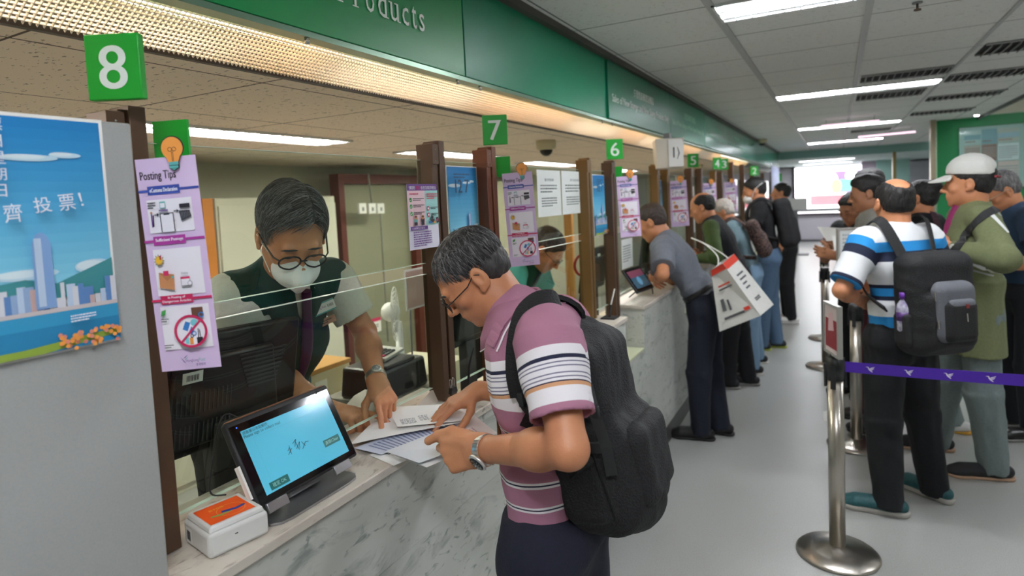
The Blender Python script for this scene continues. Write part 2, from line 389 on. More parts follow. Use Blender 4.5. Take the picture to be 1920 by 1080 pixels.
M_glass = glassmat('counter_glass', '#F1F7F3', .9)
M_gedge = mat('glass_edge', '#DDEBE0', .25, emit=0)
M_ink = mat('ink_black', '#22222A', .6)
M_tube = mat('lamp_tube', '#F6F9FF', .5, emit=52)
M_tube_s = mat('lamp_tube_staff', '#FFF6EA', .5, emit=42)
M_tube_w = mat('lamp_warm', '#FFC890', .5, emit=7)
M_lampw = mat('lamp_housing', '#D9DBDC', .5)
# ------------------------------------------------------------------ the setting
ZC = 2.404; XC = -.975
m_floor = mat('floor_vinyl', '#A3A4A0', .33, noise=.35, nscale=160, tint='#808280')
s = MB().bx((-4.6, -3, -.1), (4.2, 21, 0)); struct(s, 'floor', m_floor)
m_ceil = tile_ceiling('ceiling_tiles', '#E6E7E5', '#777A7A', .6, .6, -.463, 2.745, .009, .5)
s = MB().bx((-1.13, -3, ZC), (1.61, 14.7, ZC+.05)); struct(s, 'ceiling_hall', m_ceil)
m_ceil2 = mat('ceiling_plain', '#C9CBCA', .9)
struct(MB().bx((1.61, -3, 2.75), (4.2, 14.7, 2.8)), 'ceiling_side', m_ceil2)
m_ceils = tile_ceiling('ceiling_tiles_staff', '#EEDFCE', '#5B4C40', .6, .6, -1.43, .62, .007, 1.0)  # beige cast of the warm lamps is mixed into the tile colour
ZS = 1.985
struct(MB().bx((-4.6, -3, ZS), (-1.275, 14.7, ZS+.05)), 'ceiling_staff', m_ceils)
struct(MB().bx((-4.6, 14.7, 2.24), (4.2, 21, 2.3)), 'ceiling_far', mat('ceiling_far', '#C4D6D4', .8))
m_beam = mat('dark_bronze_beam', '#33291F', .5, .3)
struct(MB().bx((-1.287, -3, 1.968), (-1.272, 14.66, 2.06)), 'trim_1', m_beam)
struct(MB().bx((1.585, -3, ZC-.03), (1.61, 9.7, ZC+.35)), 'trim_2', mat('ceiling_edge', '#5B5D5C', .6))
for i, (x, w) in enumerate(((-.463, .035), (.137, .03), (.737, .02))):
    struct(MB().bx((x-w/2, -3, ZC-.006), (x+w/2, 14.6, ZC)), 'trim_%d' % (i+3), mat('ceiling_bar', '#B9BBBC', .5))
struct(MB().bx((-1.13, -3, ZC-.03), (-1.085, 14.6, ZC)), 'trim_6', mat('ceiling_dark_trim', '#4E4A45', .6))  # small dark trim strip between fascia and ceiling
m_wall = mat('wall_paint', '#C9C7BC', .7)
struct(MB().bx((-4.0, -3, 0), (-3.9, 21, 2.4)), 'wall_left', mat('wall_staff', '#C9C7B2', .7))
struct(MB().bx((4.1, -3, 0), (4.2, 21, 2.8)), 'wall_right', m_wall)
struct(MB().bx((-4.6, -3.1, 0), (4.2, -3, 2.8)), 'wall_back', m_wall)
# green partition wall in the queue hall, cream above
struct(MB().bx((1.165, 9.7, 0), (4.1, 9.8, 2.42)), 'wall_green', mat('green_wall', '#04894A', .45))
struct(MB().bx((1.165, 9.72, 2.42), (4.1, 9.8, 2.78)), 'wall_upper', mat('cream_wall', '#DDDCC8', .7))
# far end: soffit, shop window wall
m_teal = mat('pale_teal', '#A9CFC9', .5)
struct(MB().bx((-1.13, 14.66, 2.235), (4.1, 14.72, 2.45)), 'trim_7', mat('soffit_teal', '#8FB5AE', .6))
s = MB(); s.bx((-4, 20.2, 0), (4.1, 20.3, .80)); s.bx((-4, 20.2, 2.2), (4.1, 20.3, 2.4)); s.bx((-4, 20.2, 0), (-1.13, 20.3, 2.4)); s.bx((1.02, 20.2, 0), (4.1, 20.3, 2.4)); struct(s, 'wall_far', mat('wall_far', '#CFC9D2', .7))
s = MB(); s.bx((-1.16, 20.1, .78), (1.05, 20.2, .84)); s.bx((-1.16, 20.12, .84), (-1.09, 20.2, 2.25)); s.bx((.98, 20.12, .84), (1.05, 20.2, 2.25))
wf = struct(s, 'window_1', mat('window_frame_dark', '#4A3E46', .5))
MB().bx((-1.1, 20.15, .84), (1.0, 20.16, 2.2)).build('glass', M_glass, wf)
struct(MB().bx((-1.6, 20.14, 0), (.95, 20.2, .05)), 'baseboard_far', mat('baseboard_dark', '#4B4A50', .5))
struct(MB().bx((.95, 19.0, 0), (1.7, 19.2, 2.24)), 'wall_teal', m_teal)
struct(MB().bx((.62, 19.3, 0), (.95, 19.6, 2.24)), 'wall_mauve', mat('pillar_mauve', '#B8A3B4', .6))
struct(MB().bx((1.0, 14.4, 0), (1.06, 14.6, 2.24)), 'trim_8', mat('brass_trim', '#8E7A50', .35, .7))
struct(MB().bx((1.08, 9.55, 0), (1.14, 9.66, ZC)), 'trim_9', mat('steel_post_warm', '#A89C86', .3, .8))
# lit advertisement seen through the far window
m_adw = mat('advert_white', '#FFF4FB', .5, emit=2.6)
ad = thing('light_box_advertisement', 'large backlit white and pink advertisement glowing behind the far window', 'advertisement', (-.1, 20.6, 0))
s = MB().bx((-1.9, 20.6, .3), (1.9, 20.7, 2.19)); s.build('panel', m_adw, ad)
s = MB(); sh = Sheet((-1.9, 20.595, .3), (1, 0, 0), (0, 0, 1), s); sh.dk = .002; sh.n = V(0, -1, 0)
sh.rect(1.2, .75, 2.3, 1.05, mat('advert_red', '#F0808C', .5, emit=1.0)); sh.rect(1.65, 1.1, 2.6, 1.75, mat('advert_mauve', '#B48CC4', .5, emit=.7))
sh.disc(1.75, 1.45, .2, m_adw, ry=.3); sh.disc(2.3, 1.6, .16, m_adw); sh.rect(2.0, 1.15, 2.3, 1.5, mat('advert_teal', '#8CC9C0', .5, emit=.8)); sh.disc(1.9, 1.3, .14, mat('advert_gold', '#E0C9A0', .5, emit=.8), ry=.22)
s.build('printed_artwork', m_adw, ad)
# counter front and top, one marble body per window position
FR = []   # (y0, y1) of high counters
STN = [(.61, 1.66), (1.97, 3.03), (3.36, 4.42), (4.62, 5.55), (5.9, 6.75), (7.1, 8.75), (9.0, 10.05), (10.35, 11.3), (11.6, 14.5)]
s = MB()
s.bx((-1.16, -.6, .13), (XC, 14.5, .74))
struct(s, 'wall_counter', M_marble)
struct(MB().bx((-1.16, -.6, 0), (XC-.008, 14.5, .13)), 'baseboard_left', mat('baseboard_counter', '#4A4A48', .35))
g6 = 'marble counter blocks along the service windows'
for i, (y0, y1) in enumerate(STN):
    nm = ['window 8, the nearest', 'window 7', 'window 6', 'window 5', 'window 4', 'window 3, fifth beyond the nearest', 'window 2', 'window 2, just beyond it', 'window 1, the farthest'][i]
    t = thing('counter_block', 'raised pale marble customer counter at '+nm, 'counter', ((-1.09), (y0+y1)/2, .74), g6)
    MB().bx((-1.2 if i else -1.27, y0, .741), (XC, y1, .968)).build('marble_body', M_marble, t)
    MB().bx((-1.2 if i else -1.27, y0-.006, .969), (XC+.012, y1+.004, .992)).build('worktop', M_marble_top, t, bevel=.003)
    if i == 0: MB().bx((-1.26, y1+.001, .7531), (-.985, y1+.012, .965)).build('end_panel', mat('pale_green_laminate', '#C9CFAE', .5), t)
# low ledges between blocks
for i in range(len(STN)-1):
    tag(MB().bx((-1.19, STN[i][1]+.013, .7405), (XC+.004, STN[i+1][0]-.008, .752)).build('ledge_slab', mat('pale_green_laminate', '#C9CFAE', .5)),
        'low pale green ledge slab in the gap between marble counter blocks, number %s from the near end' % ['one', 'two', 'three', 'four', 'five', 'six', 'seven', 'eight'][i], 'ledge', 'low ledge slabs between counter blocks')
# staff side desk
tag(MB().bx((-1.60, -.5, .70), (-1.30, 14, .735)).bx((-1.55, -.5, .002), (-1.52, 14, .70)).build('staff_desk', mat('desk_cream', '#D3CDB4', .5)), 'long cream staff desk running behind the glass screens', 'desk')
# near left partition, flush with the window line
struct(MB().bx((-1.06, -.4, 0), (-1.025, .604, 1.776)), 'wall_near', mat('partition_grey', '#A4A6A3', .6, noise=.25, nscale=300, tint='#8E9294'), .003)
# fascia
struct(MB().bx((-1.16, -3, 2.05), (-1.135, 14.66, ZC)), 'wall_fascia', M_green)
struct(MB().bx((-1.16, -3, 2.036), (-1.118, 14.66, 2.05)), 'trim_10', mat('fascia_trim', '#6F8E78', .3, .4))
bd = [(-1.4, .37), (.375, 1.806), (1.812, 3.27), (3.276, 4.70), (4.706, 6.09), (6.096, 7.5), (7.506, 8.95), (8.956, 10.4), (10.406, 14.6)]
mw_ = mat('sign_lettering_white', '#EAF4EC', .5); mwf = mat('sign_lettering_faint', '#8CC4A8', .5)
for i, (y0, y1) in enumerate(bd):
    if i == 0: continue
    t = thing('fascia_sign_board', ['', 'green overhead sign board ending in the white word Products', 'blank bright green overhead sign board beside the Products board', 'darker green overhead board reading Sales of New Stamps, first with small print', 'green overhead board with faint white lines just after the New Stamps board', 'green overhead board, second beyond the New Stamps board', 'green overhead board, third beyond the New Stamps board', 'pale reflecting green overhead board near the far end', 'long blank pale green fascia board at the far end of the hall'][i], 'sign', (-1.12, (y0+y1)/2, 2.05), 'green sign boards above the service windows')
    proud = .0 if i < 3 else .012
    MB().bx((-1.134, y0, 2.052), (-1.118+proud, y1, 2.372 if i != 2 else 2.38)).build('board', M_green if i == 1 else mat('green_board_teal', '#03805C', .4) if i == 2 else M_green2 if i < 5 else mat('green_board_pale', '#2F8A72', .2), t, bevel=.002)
    s = MB(); sh = Sheet((-1.117+proud, y0, 2.052), (0, 1, 0), (0, 0, 1), s); L = y1-y0
    if i == 1:
        # serif lettering: upright capitals built up with slab serifs
        x = .98; 
        def serif(t_, x, y, h, w):
            sh.text(t_, x, y, h, mw_, w=w)
        base = .098; cx = .862
        wd = dict(P=.036, r=.03, o=.034, d=.036, u=.036, c=.03, t=.022, s=.026, p=.036)
        word = 'Products'; x = 1.02; step = .0475
        adv = dict(P=.058, r=.045, o=.05, d=.053, u=.053, c=.046, t=.036, s=.04, p=.053)
        x = L-.215-sum(adv[c] for c in word)
        for ch, xx in [('p', x-.115)]+[(c, x+sum(adv[k] for k in word[:j])) for j, c in enumerate(word)]:
            hh = {'P': .075, 'd': .08, 't': .066, 'p': .07}.get(ch, .052); yb = base-(.022 if ch == 'p' else 0)
            serif(ch, xx, yb, hh, wd[ch])
            st = .0035
            if ch in 'Pr': sh.rect(xx-.008, base, xx+.016, base+st, mw_)
            if ch == 'P': sh.rect(xx-.008, base+hh-st, xx+.01, base+hh, mw_)
            if ch == 'r': sh.rect(xx-.008, base+hh-st, xx+.006, base+hh, mw_)
            if ch == 'd': sh.rect(xx+.018, base+hh-st, xx+.034, base+hh, mw_); sh.rect(xx+.03, base, xx+.044, base+st, mw_)
            if ch == 'u': sh.rect(xx-.008, base+hh-st, xx+.006, base+hh, mw_); sh.rect(xx+.018, base+hh-st, xx+.034, base+hh, mw_); sh.rect(xx+.03, base, xx+.044, base+st, mw_)
            if ch == 'p': sh.rect(xx-.008, yb, xx+.016, yb+st, mw_)
        s.build('lettering', mw_, t)
    elif 3 <= i <= 6:
        mm = mw_ if i == 3 else mwf
        sh.text('只發售新郵票及郵品', L*.34, .175, .052, mm, w=.46, bold=.001); s.build('chinese_lettering', mm, t); s = MB(); sh.mb = s; sh.text('Sales of New Stamps and New Stamp Products Only', .06, .085, .058, mm, w=L-.12, bold=.0012)
        s.build('english_lettering', mm, t)
    fy = [y0+.1, y1-.06] if i != 1 else [.45, 1.10, 1.765]
    for k, yy in enumerate(fy[:3] if i < 4 else []):
        MB().lathe([(.006, -.016), (.006, 0), (.0045, .0), (.0045, .004)], (-1.124, yy, 2.036), 10).build('fixing_screw', M_chrome, t)
# louvre light box under the fascia
struct(MB().bx((-1.272, -3, 2.12), (-1.16, 14.6, 2.13)), 'trim_11', mat('lamp_box_inside', '#E9DECF', .6))
lf = thing('louvre_light', 'long eggcrate louvred warm light strip under the green fascia', 'light', (-1.211, 4, 2.05))
QL = Matrix.Rotation(-math.atan2(.068, .112), 3, 'Y'); lc = V(-1.216, 0, 2.008)
s = MB(); y = -.3
for k in range(-5, 6): s.box(lc+QL @ V(k*.0112, 0, 0)+V(0, 4.5, 0), (.0014, 11, .006), QL)
while y < 7.4: s.box(lc+V(0, y, 0), (.128, .0014, .006), QL); y += .0112
s.build('eggcrate_louvre', mat('louvre_white', '#E6DCCB', .4), lf)
for y0, y1 in ((-1, -.3), (1.0, 1.2), (2.0, 2.9), (3.7, 4.2), (5.0, 6.2), (6.9, 8), (8.6, 10)):
    MB().tube([(-1.2, y0, 2.08), (-1.2, y1, 2.08)], .009, 8).build('lamp_tube', M_tube_w, lf)
for y0, y1 in ((-.25, .95), (1.25, 1.95), (2.95, 3.65), (4.25, 4.95)):
    MB().tube([(-1.235, y0, 2.075), (-1.235, y1, 2.075)], .008, 8).build('lamp_tube', mat('lamp_neutral', '#FFE9D2', .5, emit=10), lf)
# troffers
def troffer(name, c, dx, dy, m, label, grp, n=2, lou=True, z=ZC):
    t = thing(name, label, 'light', (c[0], c[1], z), grp); hx, hy = dx/2, dy/2; b = .012
    s = MB(); s.bx((c[0]-hx, c[1]-hy, z-.012), (c[0]+hx, c[1]-hy+b, z-.0005)); s.bx((c[0]-hx, c[1]+hy-b, z-.012), (c[0]+hx, c[1]+hy, z-.0005)); s.bx((c[0]-hx, c[1]-hy, z-.012), (c[0]-hx+b, c[1]+hy, z-.0005)); s.bx((c[0]+hx-b, c[1]-hy, z-.012), (c[0]+hx, c[1]+hy, z-.0005))
    s.bx((c[0]-hx+b, c[1]-hy+b, z-.003), (c[0]+hx-b, c[1]+hy-b, z-.001)); s.build('housing', M_lampw, t)
    long_x = dx > dy
    for k in range(n):
        o = ((k+.5)/n-.5)*(min(dx, dy)-.06)
        w = .032
        s = MB()
        if long_x: s.bx((c[0]-hx+.02, c[1]+o-w/2, z-.008), (c[0]+hx-.02, c[1]+o+w/2, z-.004))
        else: s.bx((c[0]+o-w/2, c[1]-hy+.02, z-.008), (c[0]+o+w/2, c[1]+hy-.02, z-.004))
        s.build('tube', m, t)
    if lou:
        s = MB(); q = 18
        for k in range(1, q):
            if long_x: x = c[0]-hx+dx*k/q; s.bx((x-.0015, c[1]-hy+b, z-.012), (x+.0015, c[1]+hy-b, z-.0085))
            else: y = c[1]-hy+dy*k/q; s.bx((c[0]-hx+b, y-.0015, z-.012), (c[0]+hx-b, y+.0015, z-.0085))
        s.bx((c[0]-(hx-b if long_x else .008), c[1]-(.008 if long_x else hy-b), z-.0125), (c[0]+(hx-b if long_x else .008), c[1]+(.008 if long_x else hy-b), z-.0082))
        s.build('louvre', M_lampw, t)
    return t
hl = 'recessed tube lights in the hall ceiling'
names = ['nearest the camera in view', 'second into the hall', 'third into the hall', 'far down the hall', 'above the near end of the counter']
for i, (x, y, lb) in enumerate([(.137, 2.87, 0), (.137, 5.85, 1), (.137, 9.2, 2), (.137, 12.4, 3), (.137, -.1, 4)]):
    troffer('ceiling_light', (x, y), 1.19, .29, M_tube, 'louvred twin tube ceiling light '+names[lb], hl)
for i, (x, y, lb) in enumerate([(-.2, 16.3, 'beyond the soffit, left'), (-.2, 18.5, 'nearest the far window')]):  # both lights are added to brighten the far bay
    troffer('ceiling_light', (x, y), 1.19, .29, M_tube, 'added louvred ceiling light in the far bay '+lb, hl, z=2.238)
for i, (x, y) in enumerate([(2.4, 1.0), (2.4, 4.2), (2.4, 7.4)]):
    troffer('ceiling_light', (x, y), 1.19, .29, M_tube, 'louvred ceiling light over the right side of the hall, %s' % ['level with the stanchion', 'level with the queue', 'before the green wall'][i], hl, z=2.75)
for i, (x, y) in enumerate([(-2.42, 1.95), (-2.5, 3.85), (-2.6, 5.8), (-2.7, 8.4), (-2.42, -.2)]):
    troffer('ceiling_light', (x, y), .26, 1.15, M_tube_s, 'long bright tube light in the low staff ceiling, %s' % ['just behind window 8', 'behind the pair of brown posts', 'behind window 6', 'far behind window 4', 'before the grey partition'][i], 'tube lights in the staff ceiling', z=ZS)
for i, (x0, x1, y0, y1) in enumerate([(.17, .72, 5.16, 5.46), (.78, 1.35, 4.5, 4.85), (.76, 1.35, 5.6, 5.95), (.17, .68, 6.2, 6.6), (.77, 1.35, 6.9, 7.2), (.77, 1.35, 8.3, 8.6), (.2, .7, 10.2, 10.5)]):
    t = thing('ceiling_vent', ['slatted air vent right before the second ceiling light', 'dark slatted air vent nearest the right ceiling edge', 'air vent right of the second ceiling light', 'air vent just beyond the second ceiling light', 'far slatted air vent by the right ceiling edge', 'farthest air vent by the right ceiling edge', 'small far air vent in the middle of the ceiling'][i], 'vent', ((x0+x1)/2, (y0+y1)/2, ZC), 'slatted air vents in the hall ceiling')
    MB().bx((x0, y0, ZC-.004), (x1, y1, ZC-.0005)).build('backing', mat('vent_dark', '#262626', .8), t)
    s = MB(); k = 0
    while x0+.03+k*.045 < x1-.02: x = x0+.03+k*.045; s.box((x, (y0+y1)/2, ZC-.014), (.004, y1-y0-.03, .022), Matrix.Rotation(.5, 3, 'Y')); k += 1
    s.bx((x0, y0, ZC-.012), (x1, y0+.012, ZC-.003)); s.bx((x0, y1-.012, ZC-.012), (x1, y1, ZC-.003))
    s.build('slats', mat('vent_slat', '#A6A8A8', .5), t)
# suspended track bars and spots farther down the hall
for i, (a, b, c) in enumerate([((-.15, 8.2, 2.33), (.44, 8.15, 2.33), 'pinkish hanging tube light below the ceiling, mid hall'), ((.3, 10.6, 2.33), (1.0, 10.4, 2.33), 'pale hanging tube light below the ceiling, far right')]):
    t = thing('pendant_tube_light', c, 'light', a, 'hanging tube lights far down the hall')
    MB().tube([a, b], .014, 8).build('tube', mat('pink_tube', '#E9C6D8', .5, emit=.8), t)
    MB().tube([(a[0]+.05, a[1], 2.34), (a[0]+.05, a[1], ZC)], .003, 6).build('hanger', M_grey, t); MB().tube([(b[0]-.05, b[1], 2.34), (b[0]-.05, b[1], ZC)], .003, 6).build('hanger', M_grey, t)
t = thing('spotlight', 'small bright spotlight at the right ceiling edge', 'light', (1.5, 9.2, ZC)); MB().lathe([(.03, -.02), (.035, -.001)], (1.5, 9.2, ZC), 14).build('ring', M_lampw, t); MB().lathe([(.024, -.023), (.024, -.0205)], (1.5, 9.2, ZC), 12).build('bulb', M_tube, t)
t = thing('sprinkler', 'small bronze sprinkler head in the hall ceiling', 'sprinkler', (.322, 3.26, ZC)); MB().lathe([(.02, -.006), (.02, -.0005)], (.322, 3.26, ZC), 12).build('flange', M_grey, t); MB().tube([(.322, 3.26, ZC-.006), (.322, 3.26, ZC-.03)], .005, 6).lathe([(.014, -.036), (.014, -.03)], (.322, 3.26, ZC), 10).build('head', mat('bronze_small', '#4A3B2C', .4, .6), t)
def dome(c, r, label, m1, grp=None):
    t = thing('dome_camera', label, 'camera', c, grp)
    MB().lathe([(r*.62, -.0), (r*.98, -.0), (r, -r*.35), (r*.95, -r*.85), (r*.7, -r*.95)][::-1], c, 24).build('housing', m1, t)
    MB().ball(V(c)-V(0, 0, r*.95), (r*.66, r*.66, r*.62), n=18, k=10).build('dome_lens', M_black, t)
dome((-1.60, 3.50, ZS), .062, 'white dome security camera on the staff ceiling', mat('cream_plastic', '#CFC6A6', .5), 'dome cameras')
dome((-1.02, 10.4, ZC), .07, 'dome security camera on the hall ceiling beside the far fascia', mat('cream_plastic', '#CFC6A6', .5), 'dome cameras')
dome((-1.6, 8.3, ZS), .06, 'small dome camera on the staff ceiling above window 4', mat('cream_plastic', '#CFC6A6', .5), 'dome cameras')
# ------------------------------------------------------------------ posts and glass screens
UC = V(.882, .468, 0).normalized()      # signs and strips are turned towards people coming up the hall
NC = V(.468, -.882, 0).normalized()
posts = [(.645, .992, 1.82, 'N'), (1.6, .992, 1.82, 'P'), (1.935, .752, 1.82, 'N'), (2.93, .992, 1.82, 'P'), (3.31, .752, 1.82, 'N'), (4.3, .992, 1.83, 'P'), (4.585, .752, 1.83, 'N'),
         (5.42, .992, 1.83, 'P'), (5.865, .752, 1.84, 'N'), (6.62, .992, 1.84, 'P'), (7.03, .752, 1.84, 'N'), (7.85, .992, 1.968, 'N'), (8.85, .752, 1.968, 'N'), (9.95, .992, 1.968, 'P'), (11.45, .752, 1.9, 'N'), (13.2, .992, 1.968, 'P'), (14.2, .992, 1.968, 'N')]
nb = ['carrying the number 8 sign', 'paired double post right of the clerk at window 8', 'carrying the number 7 sign', 'double post coloured as if gold-lit before window 6', 'carrying the number 6 sign', 'behind the grey-shirted customer, left of a pair', 'right behind the hanging white box', 'under the number 5 sign', 'just right of the number 5 sign', 'under the number 4 sign', 'just right of the number 4 sign', 'tall one reaching the beam, first', 'tall one reaching the beam, second', 'under the number 2 sign', 'far one beyond the number 2 sign', 'second from the far end', 'at the far end']
m_lit_bronze = mat('bronze_painted_lit', '#7A5C34', .35, .45); m_red = mat('bronze_red', '#6E3F28', .35, .4)  # golden light on some posts is put into the bronze colour
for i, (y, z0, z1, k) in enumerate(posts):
    mm = m_red if i == 2 else m_lit_bronze if i in (3, 5, 6, 9) else M_brown
    t = thing('screen_post', 'brown bronze metal screen post '+nb[i], 'post', (-1.1, y, z0+.001), 'bronze posts holding the glass screens')
    s = MB().bx((-1.164, y-.036, z0+.001), (-1.104, y-.008, z1-.012)).bx((-1.164, y+.004, z0+.001), (-1.104, y+.034, z1))
    s.bx((-1.16, y-.0075, z0+.001), (-1.118, y+.0035, z1-.006)); s.build('channel', mm, t, bevel=.0015)
    if i < 9:
        MB().bx((-1.160, y-.0079, z0+.02), (-1.112, y+.0039, z1-.05)).build('gasket', M_brown_d, t)
        MB().bx((-1.1035, y-.0375, z1-.075), (-1.1, y-.0065, z1-.014)).build('cap_plate', mm, t)
        s = MB()
        for q in (.02, .055): s.lathe([(.0022, 0), (.0022, .0012)], (-1.1, y-.022, z1-q-.01), 8, axis=(1, 0, 0))
        s.build('screw', M_chrome, t)
def pane(name, y0, y1, z0, z1, label, x=-1.155):
    t = thing('glass_screen', label, 'glass screen', (x, (y0+y1)/2, z0), 'clear glass panes between the bronze posts')
    MB().bx((x-.006, y0, z0), (x+.006, y1, z1)).build('glass', M_glass, t)
    s = MB(); s.bx((x-.0062, y0, z1), (x+.0062, y1, z1+.0012)); s.build('polished_edge', M_gedge, t); MB().bx((x-.0062, y0, z0-.0012), (x+.0062, y1, z0)).build('polished_edge', M_gedge, t)
gi = 0
wn = ['8', '7', '6', '5, left part', '5, right part', '4, left part', '4', '3', '3, second', '2', '2, second', '1', '1, last', '1, end']
for i in range(len(posts)-1):
    a, b = posts[i], posts[i+1]; y0, y1 = a[0]+.0345, b[0]-.0365
    big = a[3] == 'N'
    w = {0: 'window 8', 1: 'the gap between windows 8 and 7', 2: 'window 7', 3: 'the gap between windows 7 and 6', 4: 'window 6', 5: 'the narrow gap behind the hanging box', 6: 'window 5', 7: 'the gap right of the number 5 sign', 8: 'window 4', 9: 'the gap right of the number 4 sign', 10: 'the first stretch before the tall posts', 11: 'the stretch between the two tall posts', 12: 'the stretch before the number 2 sign', 13: 'window 2', 14: 'the stretch before window 1', 15: 'the far end'}[i]
    if big and i < 9:
        pane('g', y0, y1, 1.033, 1.400, 'lower clear glass pane at '+w); pane('g', y0, y1, 1.436, 1.76, 'upper clear glass pane at '+w)
    else: pane('g', y0, y1, max(a[1], b[1], .998)+.01, 1.76, 'full height clear glass pane at '+w)
# ------------------------------------------------------------------ number signs
m_sg = mat('sign_green', '#0FA32E', .5); m_sgd = mat('sign_green_side', '#0A8A26', .3)
m_num = mat('numeral_white', '#E8F2EC', .5)
def number_sign(ch, y, z=1.822, w=.092, h=.11, x=-1.075, lab=''):
    c = V(x, y-.02, z); o = c-UC*w/2
    t = thing('number_sign', lab or 'green number sign with a white %s on a bronze post' % ch, 'sign', c, 'green window number signs')
    MB().prism([(0, 0), (w, 0), (w, h), (0, h)], o-NC*.012, UC, (0, 0, 1), .0, m_sg) if 0 else None
    s = MB(); q = Matrix((UC, -NC, V(0, 0, 1))).transposed(); s.box(c+V(0, 0, h/2)-NC*.008, (w, .016, h), q); s.build('plate', m_sg, t, bevel=.002)
    s = MB(); sh = Sheet(o, UC, (0, 0, 1), s); sh.text(ch, w/2, h*.16, h*.66, m_num, w=w*.5 if ch != '1' else w*.2, align='c', bold=.0012); s.build('numeral', m_num, t)
number_sign('8', .632, 1.822, lab='large green number 8 sign on the nearest post'); number_sign('7', 1.93, 1.822, .088, .105, -1.07, 'green number 7 sign above the reddish post')
number_sign('6', 3.28, 1.822, .09, .11, -1.075, 'green number 6 sign on its post'); number_sign('5', 5.40, 1.835, .092, .115, -1.08, 'green number 5 sign right of the hanging white box')
number_sign('4', 6.60, 1.845, .085, .12, -1.08, 'green number 4 sign, its right edge over sign 3'); number_sign('3', 7.05, 1.85, .09, .12, -1.08, 'darker green number 3 sign tucked behind sign 4')
number_sign('2', 9.9, 1.83, .12, .14, -1.085, 'small distant green number 2 sign'); number_sign('1', 14.1, 1.76, .16, .17, -1.09, 'tiny farthest green number 1 sign')
for (a, y) in ((0, .735), (2, 2.03), (4, 3.40)):
    c = V(-1.12, y, 1.70 if a else 1.715); t = tag(MB().box(c+V(0, 0, .05), (.075, .006, .075), Matrix.Rotation(.3, 3, 'Z')).build('back_number_card', m_sg), 'plain green card behind the light bulb cutout at window %d' % (8-a//2), 'sign', 'green cards behind the tips strips')
